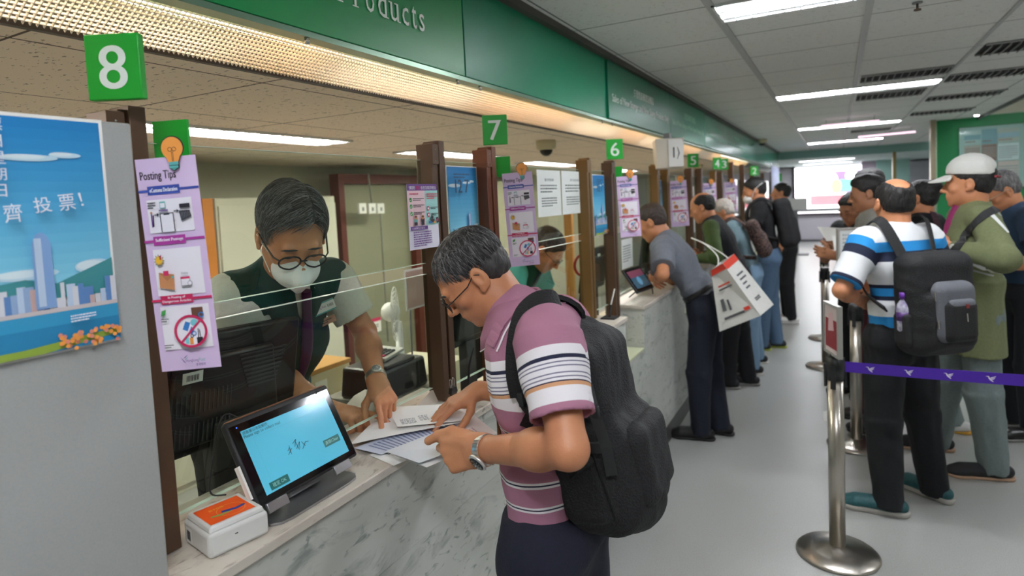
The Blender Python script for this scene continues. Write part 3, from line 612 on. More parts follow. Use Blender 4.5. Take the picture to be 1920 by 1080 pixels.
# ------------------------------------------------------------------ posting tips strips
C = lambda n, h, e=0: mat(n, h, .55)
lav = C('print_lavender', '#DCC3E6'); pw = C('print_white', '#F3EEF6'); pb = C('print_blue', '#3C4FA6'); pm = C('print_magenta', '#B03B9C'); pr = C('print_red', '#C8245A'); pk = C('print_dark', '#2A2430')
po = C('print_orange', '#F2A04A'); pbr = C('print_tan', '#C98A5C'); pg = C('print_green', '#3F9A48'); pc = C('print_cyan', '#7CCDD8'); pbl = C('print_mid_blue', '#3B7FC8'); pwr = C('print_brown', '#6B4636'); ptl = C('print_teal', '#5FB0AE'); pvi = C('print_violet', '#6C3E8E'); pye = C('print_yellow', '#F3C13C'); pgy = C('print_grey', '#8C8A92')
def tips(o, u, w=.105, h=.355, label='', full=True, bulb=True):
    u = V(u).normalized(); up = V(0, 0, 1); up = (up-u*up.dot(u)).normalized(); o = V(o); nn = u.cross(up)
    t = thing('posting_tips_strip', label, 'notice strip', o-nn*.001, 'lavender Posting Tips strips on the posts'); s = MB(); sx, sy = w/.105, h/.355
    # gently bowed paper
    k = 8; vs = []
    s.prism([(0, 0), (w, 0), (w, h), (0, h)], o-nn*.0012, u, up, .001, lav); s.build('paper', lav, t)
    s = MB(); sh = Sheet(o, u, up, s); X = lambda v: v*sx; Y = lambda v: v*sy
    def rib(y, m, txt, two=None):
        sh.rect(0, Y(y+.005), w, Y(y+.009), m); sh.rect(X(.016), Y(y), X(.072), Y(y+.0145), m)
        if two: sh.text(txt, X(.044), Y(y+.0078), Y(.0052), pw, align='c', bold=.0002, w=X(.03)); sh.text(two, X(.044), Y(y+.0014), Y(.0052), pw, align='c', bold=.0002, w=X(.05))
        else: sh.text(txt, X(.044), Y(y+.0042), Y(.0068), pw, align='c', bold=.0003, w=X(.048))
    sh.text('Posting Tips', X(.006), Y(.316), Y(.018), pk, w=X(.062), bold=.0003); rib(.295, pb, 'eCustoms Declaration')
    sh.rect(X(.012), Y(.232), X(.09), Y(.287), pw); sh.rect(X(.012), Y(.127), X(.095), Y(.205), pw); sh.rect(X(.012), Y(.036), X(.097), Y(.109), pw)
    rib(.212, pm, 'Sufficient Postage'); rib(.113, pr, 'In Posting of', 'Dangerous Articles')
    sh.scribble(X(.014), Y(.272), X(.014), Y(.012), pk, 3, 3); sh.rect(X(.018), Y(.242), X(.02), Y(.264), pvi); sh.line(X(.021), Y(.243), X(.022), Y(.262), .002, pk); sh.disc(X(.0195), Y(.266), X(.002), pbr, 8)
    def arrow(x, y): sh.line(X(x), Y(y), X(x+.006), Y(y), .0016, pk); sh.poly([(X(x+.005), Y(y+.003)), (X(x+.009), Y(y)), (X(x+.005), Y(y-.003))][::-1], pk)
    arrow(.024, .262); arrow(.059, .266)
    sh.rect(X(.034), Y(.233), X(.058), Y(.264), pk); sh.rect(X(.0355), Y(.233), X(.0565), Y(.2625), pw); sh.rect(X(.041), Y(.2608), X(.051), Y(.264), pk)
    sh.rect(X(.036), Y(.272), X(.046), Y(.283), ptl); sh.rect(X(.037), Y(.273), X(.045), Y(.2805), pw); sh.scribble(X(.034), Y(.266), X(.022), Y(.005), pvi, 1, 5)
    sh.rect(X(.070), Y(.27), X(.088), Y(.277), pk); sh.poly([(X(.068), Y(.266)), (X(.071), Y(.249)), (X(.089), Y(.255)), (X(.087), Y(.266))], pk)
    for q in range(6): sh.line(X(.072+q*.0028), Y(.251+q*.001), X(.072+q*.0028), Y(.264), .0006, pgy)
    # starburst, parcel, calendar
    n = 11; sh.poly([(X(.024+(.0095 if j % 2 else .0055)*math.cos(math.pi*j/n+.2)), Y(.187+(.011 if j % 2 else .006)*math.sin(math.pi*j/n+.2))) for j in range(2*n)], pk)
    sh.poly([(X(.024+(.0078 if j % 2 else .005)*math.cos(math.pi*j/n+.2)), Y(.187+(.009 if j % 2 else .0055)*math.sin(math.pi*j/n+.2))) for j in range(2*n)], pye); sh.rect(X(.0255), Y(.188), X(.028), Y(.195), pr)
    sh.poly([(X(.02), Y(.142)), (X(.045), Y(.136)), (X(.047), Y(.162)), (X(.021), Y(.167))], pbr); sh.poly([(X(.021), Y(.167)), (X(.034), Y(.152)), (X(.047), Y(.162))], C('print_tan_dark', '#B4764A')); sh.rect(X(.029), Y(.161), X(.038), Y(.169), pr); sh.disc(X(.044), Y(.158), X(.0022), ptl, 10)
    sh.text('Delay', X(.066), Y(.16), Y(.0045), pk, align='c'); sh.rect(X(.058), Y(.142), X(.074), Y(.156), pgy); sh.rect(X(.0588), Y(.1428), X(.0732), Y(.1535), pw); sh.rect(X(.058), Y(.1535), X(.074), Y(.157), pr); sh.disc(X(.0735), Y(.146), X(.0042), pgy, 14); sh.disc(X(.0735), Y(.146), X(.0034), pw, 14)
    # dangerous articles
    sh.poly([(X(.016), Y(.094)), (X(.024), Y(.097)), (X(.026), Y(.105)), (X(.018), Y(.103))], pg); sh.scribble(X(.016), Y(.084), X(.013), Y(.007), pk, 2, 9); sh.scribble(X(.016), Y(.04), X(.016), Y(.007), pk, 2, 19)
    sh.rect(X(.07), Y(.088), X(.09), Y(.105), pwr); sh.ring(X(.086), Y(.092), X(.005), .0018, pbl, 12)
    cx, cy, r = X(.066), Y(.066), X(.029)
    sh.disc(cx, cy, r-.001, pw); sh.poly([(cx-.014, cy+.004), (cx-.006, cy), (cx, cy+.014), (cx-.008, cy+.017)], pbl); sh.disc(cx+.006, cy+.014, .006, pc, 12); sh.poly([(cx-.004, cy-.002), (cx+.001, cy-.006), (cx+.005, cy+.002), (cx+.001, cy+.008)], pbl)
    sh.rect(cx-.011, cy-.021, cx-.005, cy-.010, pc); sh.rect(cx-.004, cy-.022, cx+.002, cy-.011, po); sh.rect(cx+.008, cy-.021, cx+.018, cy-.011, pk); sh.line(cx+.011, cy-.011, cx+.012, cy+.004, .0012, pk); sh.line(cx+.015, cy-.011, cx+.014, cy+.002, .0012, pk); sh.ring(cx+.005, cy-.004, .004, .0013, pbl, 12); sh.ring(cx+.001, cy-.008, .003, .0012, pk, 12)
    sh.ring(cx, cy, r, .0042, pr); sh.line(cx-r*.68, cy-r*.68, cx+r*.68, cy+r*.68, .0032, pr)
    # sender's mark and name
    lx, ly = X(.042), Y(.017)
    sh.poly([(lx, ly+.008), (lx+.004, ly+.003), (lx+.009, ly-.004), (lx+.005, ly-.001)], pvi); sh.poly([(lx+.004, ly+.004), (lx+.013, ly+.011), (lx+.009, ly+.006)], pvi); sh.poly([(lx+.006, ly+.002), (lx+.014, ly+.008), (lx+.010, ly+.003)], ptl)
    sh.text('Hongkong', lx+.009, ly-.003, .006, pvi, w=X(.022)); sh.text('Post', lx+.009+X(.023), ly-.002, .006, ptl, w=X(.011)); sh.text('香港郵政', lx+.009+X(.017), ly-.009, .0045, pvi, w=X(.017))
    s.build('printed_artwork', lav, t)
    if bulb:
        bx, by, r = X(.070), h+Y(.014), X(.020); s = MB()
        out = [(bx+r*math.cos(a), by+r*math.sin(a)) for a in [R_(-50+i*280/20) for i in range(21)]]+[(bx-.0085, by-r*1.25), (bx-.0085, by-r*1.45), (bx-.008, by-r*1.75), (bx, by-r*2.0), (bx+.008, by-r*1.75), (bx+.0085, by-r*1.45), (bx+.0085, by-r*1.25)]
        s.prism(out, o+nn*.004, u, up, .0008, pk); sh = Sheet(o+nn*.0052, u, up, s); ins = .0009
        sh.poly([(bx+(x-bx)*.93, by-.001+(y-by)*.955) for x, y in out[:23]+out[-2:]], po); sh.rect(bx-.0078, by-r*1.5, bx+.0078, by-r*1.22, ptl); sh.rect(bx-.0072, by-r*1.76, bx+.0072, by-r*1.56, ptl); sh.poly([(bx-.005, by-r*1.8), (bx, by-r*1.93), (bx+.005, by-r*1.8)], ptl)
        sh.ring(bx-.0035, by-.003, .0036, .0008, pwr, 14); sh.ring(bx+.0035, by-.003, .0036, .0008, pwr, 14); sh.line(bx-.001, by-.006, bx-.001, by-r*1.2, .0008, pwr); sh.line(bx+.001, by-.006, bx+.001, by-r*1.2, .0008, pwr)
        s.build('light_bulb_cutout', po, t)
    return t
US = V(.882, .468, .045)
o8 = at(252, 300, X=-1.016); up8 = (V(0, 0, 1)-US.normalized()*US.normalized().z).normalized()
tips(o8-up8*.355, US, .1, .355, 'large lavender Posting Tips strip hanging beside the grey partition under sign 8')
o7 = at(941, 326, X=-1.098); tips(o7-up8*.35, US, .112, .35, 'lavender Posting Tips strip beside the reddish post under sign 7')
o6 = at(1155, 332, X=-1.098); tips(o6-up8*.345, US, .118, .345, 'lavender Posting Tips strip at window 6 above the grey-shirted man')
for (px, py, y, w, h, lb) in ((1258, 340, 4.6, .135, .345, 'lavender Posting Tips strip just right below the hanging white box'), (1320, 344, 5.95, .13, .33, 'lavender Posting Tips strip above the man in the black vest'), (1361, 342, 7.1, .13, .33, 'far darker Posting Tips strip beside the masked customer')):
    oo = at(px, py, X=-1.098)-UC*.02; tips(oo-up8*h, US, w, h, lb)
# ------------------------------------------------------------------ posters and notices
def sheet_thing(name, label, cat, o, u, w, ww, hh, m, grp=None, back=.0008):
    t = thing(name, label, cat, o, grp); u = V(u).normalized(); w = V(w).normalized(); n = u.cross(w)
    MB().prism([(0, 0), (ww, 0), (ww, hh), (0, hh)], V(o)-n*back, u, w, back, m).build('paper', m, t)
    s = MB(); return t, s, Sheet(o, u, w, s)
sky = [C('sky_a', '#1C86C4'), C('sky_b', '#3A9FD2'), C('sky_c', '#5FB6DC'), C('sky_d', '#86CBE6'), C('sky_e', '#A9DCEC')]
def election(o, u, ww, hh, label, near=True):
    t, s, sh = sheet_thing('election_poster', label, 'poster', o, u, (0, 0, 1), ww, hh, M_wpaper, 'blue harbour skyline voting posters'); a = .0055*ww/.29; X = lambda v: a+v*(ww-2*a); Y = lambda v: a+v*(hh-2*a)
    for i in range(16): 
        f = i/16; c = [20+f*120, 125+f*85, 190+f*42]; hx = '#%02X%02X%02X' % tuple(int(v) for v in c); sh.rect(X(0), Y(1-(i+1)*.045), X(1), Y(1-i*.045), C('sky'+hx, hx))
    cl = C('cloud_print', '#D9E9F0'); cl2 = C('cloud_print2', '#BFDCEB')
    for (x, y, rx, ry) in ((.62, .83, .14, .014), (.8, .845, .08, .012), (.2, .8, .2, .02), (.9, .35, .1, .03), (.55, .34, .16, .022)): sh.disc(X(x), Y(y), rx*ww, cl2, 16, ry*hh); sh.disc(X(x-.02), Y(y+.004), rx*ww*.7, cl, 16, ry*hh*.7)
    sh.poly([(X(0), Y(.24)), (X(0), Y(.31)), (X(.15), Y(.33)), (X(.3), Y(.3)), (X(.55), Y(.32)), (X(.7), Y(.29)), (X(1), Y(.38)), (X(1), Y(.22))][::-1], C('hill_print', '#3E8C92'))
    r = random.Random(3); cb = [C('tower_a', '#B9CCE2'), C('tower_b', '#8FA9CE'), C('tower_c', '#5B84BC'), C('tower_d', '#D4D5DC'), C('tower_e', '#C9A9A4')]
    for i in range(34):
        x = i/34; hgt = r.uniform(.05, .13); sh.rect(X(x), Y(.17), X(min(1, x+r.uniform(.02, .05))), Y(.17+hgt), r.choice(cb))
    sh.poly([(X(.58), Y(.19)), (X(.68), Y(.19)), (X(.675), Y(.47)), (X(.655), Y(.505)), (X(.63), Y(.515)), (X(.605), Y(.505)), (X(.585), Y(.47))], C('tower_f', '#7FA2D2')); sh.rect(X(.595), Y(.2), X(.63), Y(.49), cb[0])
    sh.poly([(X(.04), Y(.17)), (X(.12), Y(.17)), (X(.12), Y(.33)), (X(.04), Y(.35))], cb[2])
    sh.rect(X(0), Y(.165), X(1), Y(.185), C('shore_print', '#C9BFC0')); sea = C('sea_print', '#1F7FAE'); sh.rect(X(0), Y(0), X(1), Y(.167), sea); sh.rect(X(0), Y(.11), X(1), Y(.167), C('sea_print2', '#2F93BF'))
    sh.poly([(X(0), Y(0)), (X(.6), Y(0)), (X(1), Y(.03)), (X(1), Y(.055)), (X(.5), Y(.03)), (X(0), Y(.035))], C('lawn_print', '#8CA53C'))
    for i in range(60): sh.disc(X(r.uniform(.66, .99)), Y(r.uniform(.0, .07)), .0035*ww/.29, po if i % 3 else C('print_pink', '#E08C7C'), 7)
    return t, s, sh, X, Y
op = V(-1.0245, .284, 1.425); t, s, sh, X, Y = election(op, (0, 1, 0), .274, .352, 'blue voting poster with brush characters on the grey partition')
sh.text('齊', X(.46), Y(.56), .026, pw, w=.022, ang=.05); sh.text('投', X(.60), Y(.595), .022, pw, w=.022, ang=.1); sh.text('票', X(.72), Y(.60), .024, pw, w=.022, ang=.1); sh.text('！', X(.83), Y(.62), .02, pw, w=.004, ang=.2)
for i, ch in enumerate('票日星期日'): sh.text(ch, X(.455), Y(.93-i*.066), .017, pw, align='c')
for i, ch in enumerate('立法會'): sh.text(ch, X(.30), Y(.93-i*.075), .02, pw, align='c')
sh.scribble(X(.72), Y(.115), .035, .012, pw, 3, 4); s.build('printed_artwork', M_wpaper, t)
def placard(a, b, z0, z1, label, x=-1.147):
    t, s, sh, X, Y = election(V(x, a, z0), (0, 1, 0), b-a, z1-z0, label, False)
    sh.text('12 7', X(.1), Y(.72), .042*(z1-z0)/.3, C('ink_blue', '#33506E'), w=(b-a)*.42, bold=.0015); sh.scribble(X(.06), Y(.87), (b-a)*.5, .02, C('ink_blue', '#33506E'), 2, 8); s.build('printed_artwork', M_wpaper, t)
placard(1.70, 1.897, 1.42, 1.748, 'blue voting poster reading 12 7 behind the bent customer, on the glass by sign 7')
placard(3.08, 3.27, 1.41, 1.74, 'blue voting poster on the glass between windows 7 and 6')
placard(4.42, 4.545, 1.38, 1.72, 'narrow blue poster on the glass left of the window 5 tips strip')
# anti-fraud leaflet on the window 8 glass
a, b = at(762, 345, X=-1.099), at(818, 343, X=-1.099); c = at(770, 470, X=-1.099)
t, s, sh = sheet_thing('fraud_warning_leaflet', 'small pink and aqua warning leaflet with a purple heading on the window 8 glass', 'leaflet', (a.x, a.y, c.z), (0, 1, 0), (0, 0, 1), b.y-a.y, a.z-c.z, C('leaf_white', '#E9E8F6')); w_, h_ = b.y-a.y, a.z-c.z; X = lambda v: v*w_; Y = lambda v: v*h_
sh.rect(0, Y(.9), w_, h_, pvi); sh.text('慎防', X(.06), Y(.915), Y(.055), pw, w=X(.2)); sh.text('假冒', X(.28), Y(.915), Y(.055), C('print_hot', '#E2205A'), w=X(.14)); sh.text('信息及欺詐網站', X(.44), Y(.915), Y(.055), pw, w=X(.52))
sh.rect(0, Y(.36), X(.56), Y(.9), C('leaf_pink', '#EFCFD6')); sh.rect(X(.56), Y(.36), w_, Y(.9), C('leaf_aqua', '#A9E0DC'))
for i, yy in enumerate((.76, .66, .55)):
    sh.disc(X(.09), Y(yy), X(.045), pg, 12); sh.line(X(.06), Y(yy), X(.08), Y(yy-.015), .001, pw); sh.line(X(.08), Y(yy-.015), X(.13), Y(yy+.02), .001, pw); sh.scribble(X(.16), Y(yy-.02), X(.36), Y(.05), pk, 2, i)
for i, yy in enumerate((.62, .52)): sh.disc(X(.64), Y(yy), X(.045), pr, 12); sh.disc(X(.64), Y(yy), X(.025), pw, 12); sh.scribble(X(.72), Y(yy-.02), X(.25), Y(.045), pk, 2, i+5)
sh.scribble(X(.04), Y(.83), X(.4), Y(.04), pr, 1, 3); sh.scribble(X(.6), Y(.76), X(.36), Y(.1), C('print_hot', '#E2205A'), 3, 2)
for xx, cc in ((.2, ptl), (.42, pk)): sh.rect(X(xx-.05), Y(.37), X(xx+.05), Y(.45), pk); sh.rect(X(xx-.055), Y(.42), X(xx+.055), Y(.475), cc); sh.disc(X(xx), Y(.49), X(.045), pbr, 10); sh.disc(X(xx), Y(.502), X(.045), pwr, 10, Y(.012))
sh.disc(X(.74), Y(.475), X(.04), pk, 10); sh.rect(X(.67), Y(.4), X(.81), Y(.45), pk); sh.rect(X(.62), Y(.385), X(.72), Y(.42), pbl); sh.rect(X(.78), Y(.385), X(.85), Y(.415), po); sh.poly([(X(.88), Y(.38)), (X(.96), Y(.39)), (X(.94), Y(.48)), (X(.86), Y(.47))], pk); sh.disc(X(.91), Y(.43), X(.03), pr, 10)
sh.rect(0, Y(.30), X(.56), Y(.355), pvi); sh.text('小錦囊及小貼士', X(.05), Y(.31), Y(.034), pw, w=X(.42)); sh.scribble(X(.08), Y(.04), X(.6), Y(.24), pvi, 7, 12); s.build('printed_artwork', M_wpaper, t)
# paired white notices at window 7
mn = mat('notice_white', '#DFE3DF', .6); m_nf = C('notice_ink', '#7E8584')
for (x0, x1, yt, ybt, lb, sd) in ((1006, 1050, 318, 408, 'left white printed notice of the taped pair on window 7 glass', 4), (1052, 1101, 320, 403, 'right white printed notice of the taped pair on window 7 glass', 6)):
    a, b, c = at(x0, yt, X=-1.147), at(x1, yt+4, X=-1.147), at(x0, ybt, X=-1.147)
    t, s, sh = sheet_thing('paper_notice', lb, 'notice', (a.x, a.y, c.z), (0, 1, 0), (0, 0, 1), b.y-a.y, a.z-c.z, mn, 'white paper notices on the glass'); w_, h_ = b.y-a.y, a.z-c.z
    sh.text('暫停服務' if sd == 4 else '請往其他櫃位', w_*.5, h_*.76, h_*.06, m_nf, align='c', w=w_*.4); sh.scribble(w_*.12, h_*.5, w_*.7, h_*.2, m_nf, 3, sd); sh.scribble(w_*.15, h_*.2, w_*.65, h_*.22, m_nf, 4, sd+1); s.build('print', mn, t)
for (px, py, qx, qy, lb) in ((1165, 450, 1187, 498, 'small white notice below the tips strip at window 6'), (1290, 350, 1303, 435, 'pale tall notice left of the number 5 post')):
    a, c = at(px, py, X=-1.147), at(qx, qy, X=-1.147)
    t, s, sh = sheet_thing('paper_notice', lb, 'notice', (a.x, a.y, c.z), (0, 1, 0), (0, 0, 1), c.y-a.y, a.z-c.z, mn, 'white paper notices on the glass'); sh.scribble((c.y-a.y)*.1, (a.z-c.z)*.2, (c.y-a.y)*.7, (a.z-c.z)*.6, m_nf, 7, 8); s.build('print', mn, t)
# hanging white box
t = thing('hanging_notice_box', 'white box hanging from the fascia with a paper notice on its side', 'box', (-1.0, 4.25, 1.79)); q = Matrix.Rotation(.35, 3, 'Z')
MB().box((-1.03, 4.28, 1.892), (.17, .2, .2), q, taper=1.12).build('box', mat('box_cream', '#D8D2C4', .5), t, bevel=.004)
MB().bx((-1.05, 4.26, 1.999), (-1.01, 4.30, 2.035)).build('hanger', M_grey, t)
s = MB(); qq = Matrix.Rotation(-.55, 3, 'Z'); u2 = V(math.cos(.45), math.sin(.45), 0); o2 = V(-1.03, 4.28, 0)+q @ V(.0, -.108, 0)+V(0, 0, 1.8)+u2*-.005
sh = Sheet(o2-V(0, .012, 0), u2, (0, 0, 1), s); sh.rect(0, 0, .10, .185, M_wpaper); sh.poly([(.03, .06), (.04, .06), (.04, .13), (.03, .13)], pk); sh.poly([(.06, .05), (.075, .09), (.062, .13), (.058, .13), (.066, .09), (.056, .05)], pk); s.build('paper_notice', M_wpaper, t)
# ------------------------------------------------------------------ customer counter, window 8
t = thing('card_terminal', 'white card reader with an orange top label on the marble counter', 'card reader', (-1.075, .76, .992)); q = Matrix.Rotation(R_(-12), 3, 'Z')
mwt = mat('terminal_white', '#D9D9D6', .35); cc = V(-1.052, .738, .992)
MB().box(cc+V(0, 0, .024), (.11, .115, .046), q, taper=1.0).build('body', mwt, t, bevel=.007, seg=3)
MB().box(cc+V(0, 0, .052), (.103, .108, .012), q, taper=.92).build('raised_lid', mwt, t, bevel=.004)
s = MB(); sh = Sheet(cc+V(0, 0, .0582)+q @ V(.042, -.046, 0), q @ V(0, 1, 0), q @ V(-1, 0, 0), s); org = C('label_orange', '#EE5A1C')
sh.rect(0, 0, .085, .078, org); sh.text('拍卡付款', .02, .052, .008, pye, w=.028); sh.text('PayWave', .02, .04, .006, pw, w=.024) if 0 else None
sh.ring(.052, .032, .026, .0012, po, 24); sh.poly([(.012, .026), (.03, .02), (.05, .022), (.05, .028), (.03, .027), (.014, .032)], C('label_olive', '#8C9A4A')); sh.poly([(.034, .03), (.06, .022), (.078, .026), (.078, .033), (.06, .03), (.036, .038)], C('label_navy', '#2C3F8E')); s.build('top_label', org, t)
s = MB(); sh = Sheet(cc+q @ V(-.04, -.0582, .008), q @ V(1, 0, 0), (0, 0, 1), s); sh.rect(0, 0, .026, .03, M_wpaper)
for k in range(9): sh.rect(.004+k*.002, .006, .004+k*.002+(.0014 if k % 3 else .0008), .025, M_ink)
s.build('barcode_sticker', M_wpaper, t)
s = MB(); sh = Sheet(cc+q @ V(.0556, -.01, .03), q @ V(0, 1, 0), (0, 0, 1), s); sh.rect(0, 0, .006, .002, M_ink); s.build('status_light', M_ink, t)
# signing tablet
BL = V(-1.015, .785, 1.032); tilt = 1.07; tw, thh = .284, .186; e = V(0, 1, 0); up = V(-math.cos(tilt), 0, math.sin(tilt)); nn = e.cross(up)
t = thing('signing_tablet', 'black touchscreen signing tablet with a blue screen tilted on the counter', 'tablet', (-1.06, .95, .992)); QT = Matrix((e, up, nn)).transposed()
MB().box(BL+e*tw/2+up*thh/2-nn*.009, (tw, thh, .018), QT).build('casing', M_blackm, t, bevel=.006, seg=3)
MB().box(BL+e*tw/2+up*(thh-.004)-nn*.011, (tw-.012, .012, .0185), QT).build('copper_top_trim', mat('copper_trim', '#9A6B52', .3, .6), t, bevel=.005)
MB().box(BL+e*tw/2+up*(thh*.55)-nn*.026, (tw-.02, thh*.86, .012), QT).build('white_back_shell', M_white, t, bevel=.005)
MB().box(BL-e*.0035+up*.06-nn*.008, (.005, .07, .012), QT).build('side_reader', M_white, t)
s = MB(); sh = Sheet(BL+nn*.0006, e, up, s); blk = mat('screen_bezel', '#08090A', .08); scr = mat('screen_blue', '#4FA6C0', .12, emit=.22); st = mat('screen_text', '#14404A', .4); bt = mat('screen_button', '#17605E', .3, emit=.15)
sh.dk = .0001; sh.rect(.006, .006, tw-.006, thh-.012, blk)
x0, y0, x1, y1 = .026, .018, tw-.022, thh-.028; sh.rect(x0, y0, x1, y1, scr)
fr = mat('screen_line', '#3C8FA8', .4, emit=.2)
sh.line(x0+.022, y0+.022, x0+.022, y1-.022, .0006, fr); sh.line(x0+.022, y1-.022, x1-.012, y1-.022, .0006, fr); sh.line(x1-.012, y0+.03, x1-.012, y1-.022, .0006, fr)
sh.text('請簽署以收取郵件', x0+.003, y1-.0095, .0075, st, w=.062); sh.text('Please sign to collect mail', x0+.003, y1-.019, .0085, st, w=.092)
sh.rect(x0+.014, y0+.004, x0+.062, y0+.020, bt); sh.text('確定 OK', x0+.038, y0+.008, .009, mat('screen_btext', '#9FD8D0', .4), align='c', w=.034)
sh.rect(x1-.058, y0+.032, x1-.010, y0+.048, bt); sh.text('清除Clear', x1-.034, y0+.036, .009, mat('screen_btext', '#9FD8D0', .4), align='c', w=.04)
ink = mat('screen_ink', '#101820', .5)
sig = [[(0, .010), (.008, .016), (.004, .004)], [(-.002, .002), (.012, .012)], [(.006, .000), (.008, .02)], [(.018, .02), (.03, .026), (.02, .012)], [(.022, .006), (.036, .018), (.03, .004)], [(.026, .024), (.028, .002)], [(.036, .0), (.05, .012), (.058, .010)], [(.04, .016), (.046, .004)]]
for pl in sig:
    for i in range(len(pl)-1): sh.line(x0+.084+pl[i][0], y0+.052+pl[i][1], x0+.084+pl[i+1][0], y0+.052+pl[i+1][1], .0011, ink)
s.build('screen', blk, t)
MB().lathe([(.003, 0), (.003, .001)], BL+e*(tw-.04)+up*(thh-.011)+nn*.0005, 12, axis=nn).build('camera_lens', blk, t)
MB().lathe([(.0012, 0), (.0012, .001)], BL+e*.022+up*(thh-.018)+nn*.0005, 8, axis=nn).build('power_light', mat('led_blue', '#2A4BFF', .4, emit=3), t)
# stand
sg = mat('stand_alu', '#A7A9AB', .28, .85); s = MB(); pl = [(-.03, 0)]
foot = [(.0, -.13), (.03, -.13), (.045, -.115), (.05, -.09), (.05, .07), (.045, .1), (.03, .115), (0, .115), (-.09, .09), (-.1, .07), (-.1, -.09), (-.09, -.11)]
s.prism(foot, (-1.035, .93, .9925), (1, 0, 0), (0, 1, 0), .006, sg); s.build('foot_plate', sg, t, bevel=.002)
MB().box((-1.075, .93, 1.045), (.026, .09, .1), Matrix.Rotation(-.45, 3, 'Y')).build('stand_neck', M_grey, t, bevel=.004)
s = MB(); s.box(BL+e*.04-nn*.0-up*.0035+V(.004, 0, -.001), (.05, .02, .007), QT); s.build('holder_lip', sg, t, bevel=.0015); s = MB(); s.box(BL+e*(tw-.06)-up*.0035+V(.004, 0, -.001), (.05, .02, .007), QT); s.build('holder_lip', sg, t, bevel=.0015)
MB().tube(catmull([(-1.115, .85, 1.17), (-1.135, .82, 1.2), (-1.14, .80, 1.18), (-1.14, .775, 1.1), (-1.14, .77, 1.05), (-1.10, .775, 1.052)], 6), .0018, 8).build('cable', M_blackm, t)
# papers
def paper(pts, lab, m=M_wpaper, prints=(), th=.0006, name='paper_sheet', cat='paper'):
    c = sum((V(p) for p in pts), V(0, 0, 0))/len(pts); t = thing(name, lab, cat, (c.x, c.y, min(p[2] for p in pts)), 'loose forms and papers on the counter')
    s = MB(); n = len(pts); s.add([V(p) for p in pts]+[V(p)-V(0, 0, th) for p in pts], [tuple(range(n)), tuple(range(n, 2*n))[::-1]]+[(i, n+i, n+(i+1) % n, (i+1) % n) for i in range(n)]); s.build('sheet', m, t)
    if n == 4:
        A_, B_, C_, D_ = [V(p) for p in pts]; s = MB(); f = lambda u, v: A_*(1-u)*(1-v)+B_*u*(1-v)+C_*u*v+D_*(1-u)*v+V(0, 0, .0005)
        for (u0, v0, u1, v1, rows, mm, sd) in prints:
            r = random.Random(sd)
            for i in range(rows):
                vv = v0+(v1-v0)*i/rows; u = u0
                while u < u1:
                    l = min(r.uniform(.01, .05), u1-u); s.add([f(u, vv), f(u+l, vv), f(u+l, vv+(v1-v0)/rows*.45), f(u, vv+(v1-v0)/rows*.45)], [(0, 1, 2, 3)], mm); u += l+.012
        if s.v: s.build('print', m, t)
    return t
z = .9935; gi_ = C('ink_grey', '#6E7484'); pi_ = C('ink_rose', '#C9A0A8'); bi_ = C('ink_bluegrey', '#5F6F9A')
paper([at(692, 853, Z=z), at(738, 873, Z=z), at(905, 805, Z=z+.002), at(860, 785, Z=z+.002)], 'plain white sheet lowest on the counter, its corner past the edge', prints=((.1, .1, .4, .8, 12, gi_, 1),))
paper([at(760, 850, Z=z+.004), at(800, 870, Z=z+.004), at(932, 812, Z=z+.012), at(868, 762, Z=z+.012)], 'pinkish form under the held papers, nearest the customer', C('paper_pink', '#F1E8E8'), prints=((.6, .3, .95, .85, 12, pi_, 2), (.15, .1, .45, .5, 6, pi_, 12)))
paper([at(664, 840, Z=z+.006), at(715, 852, Z=z+.006), at(872, 795, Z=z+.010), at(850, 770, Z=z+.010)], 'bluish-grey printed form in the middle of the stack', C('paper_blue', '#D3D8E8'), prints=((.2, .08, .95, .92, 20, bi_, 3),))
paper([at(656, 833, Z=z+.018), at(742, 815, Z=z+.016), at(879, 789, Z=z+.024), at(855, 757, Z=z+.022), at(745, 762, Z=z+.014), at(700, 790, Z=z+.014)], 'white form on top under the pointing fingers', prints=())
paper([at(722, 846, Z=z+.022), at(786, 868, Z=z+.03), at(868, 838, Z=z+.062), at(812, 812, Z=z+.045)], 'white envelope with a window held in the customer left hand', C('paper_cool', '#E6EAF0'), prints=((.1, .15, .5, .5, 6, gi_, 21), (.55, .5, .85, .85, 5, bi_, 22)))
paper([at(735, 852, Z=z+.017), at(800, 876, Z=z+.022), at(880, 842, Z=z+.05), at(835, 820, Z=z+.04)], 'white sheet directly under the envelope in the customer hand', prints=())
T4 = [at(668, 828, Z=z+.0195), at(770, 806, Z=z+.0195), at(758, 785, Z=z+.0185), at(672, 812, Z=z+.0185)]
s = MB(); f = lambda u, v: T4[0]*(1-u)*(1-v)+T4[1]*u*(1-v)+T4[2]*u*v+T4[3]*(1-u)*v+V(0, 0, .001)
ob = paper([at(745, 800, Z=z+.026), at(876, 788, Z=z+.028), at(853, 760, Z=z+.026), at(735, 780, Z=z+.024)], 'white folded letter on the top form, under the customer fingertips', prints=((.08, .15, .3, .6, 6, gi_, 5), (.36, .3, .5, .7, 5, gi_, 6)))
r = random.Random(4)
for i in range(0):
    u = .03
    while u < .85: l = r.uniform(.01, .04); v = .08+i*.15; s.add([f(u, v), f(u+l, v), f(u+l, v+.06), f(u, v+.06)], [(0, 1, 2, 3)], gi_); u += l+.012
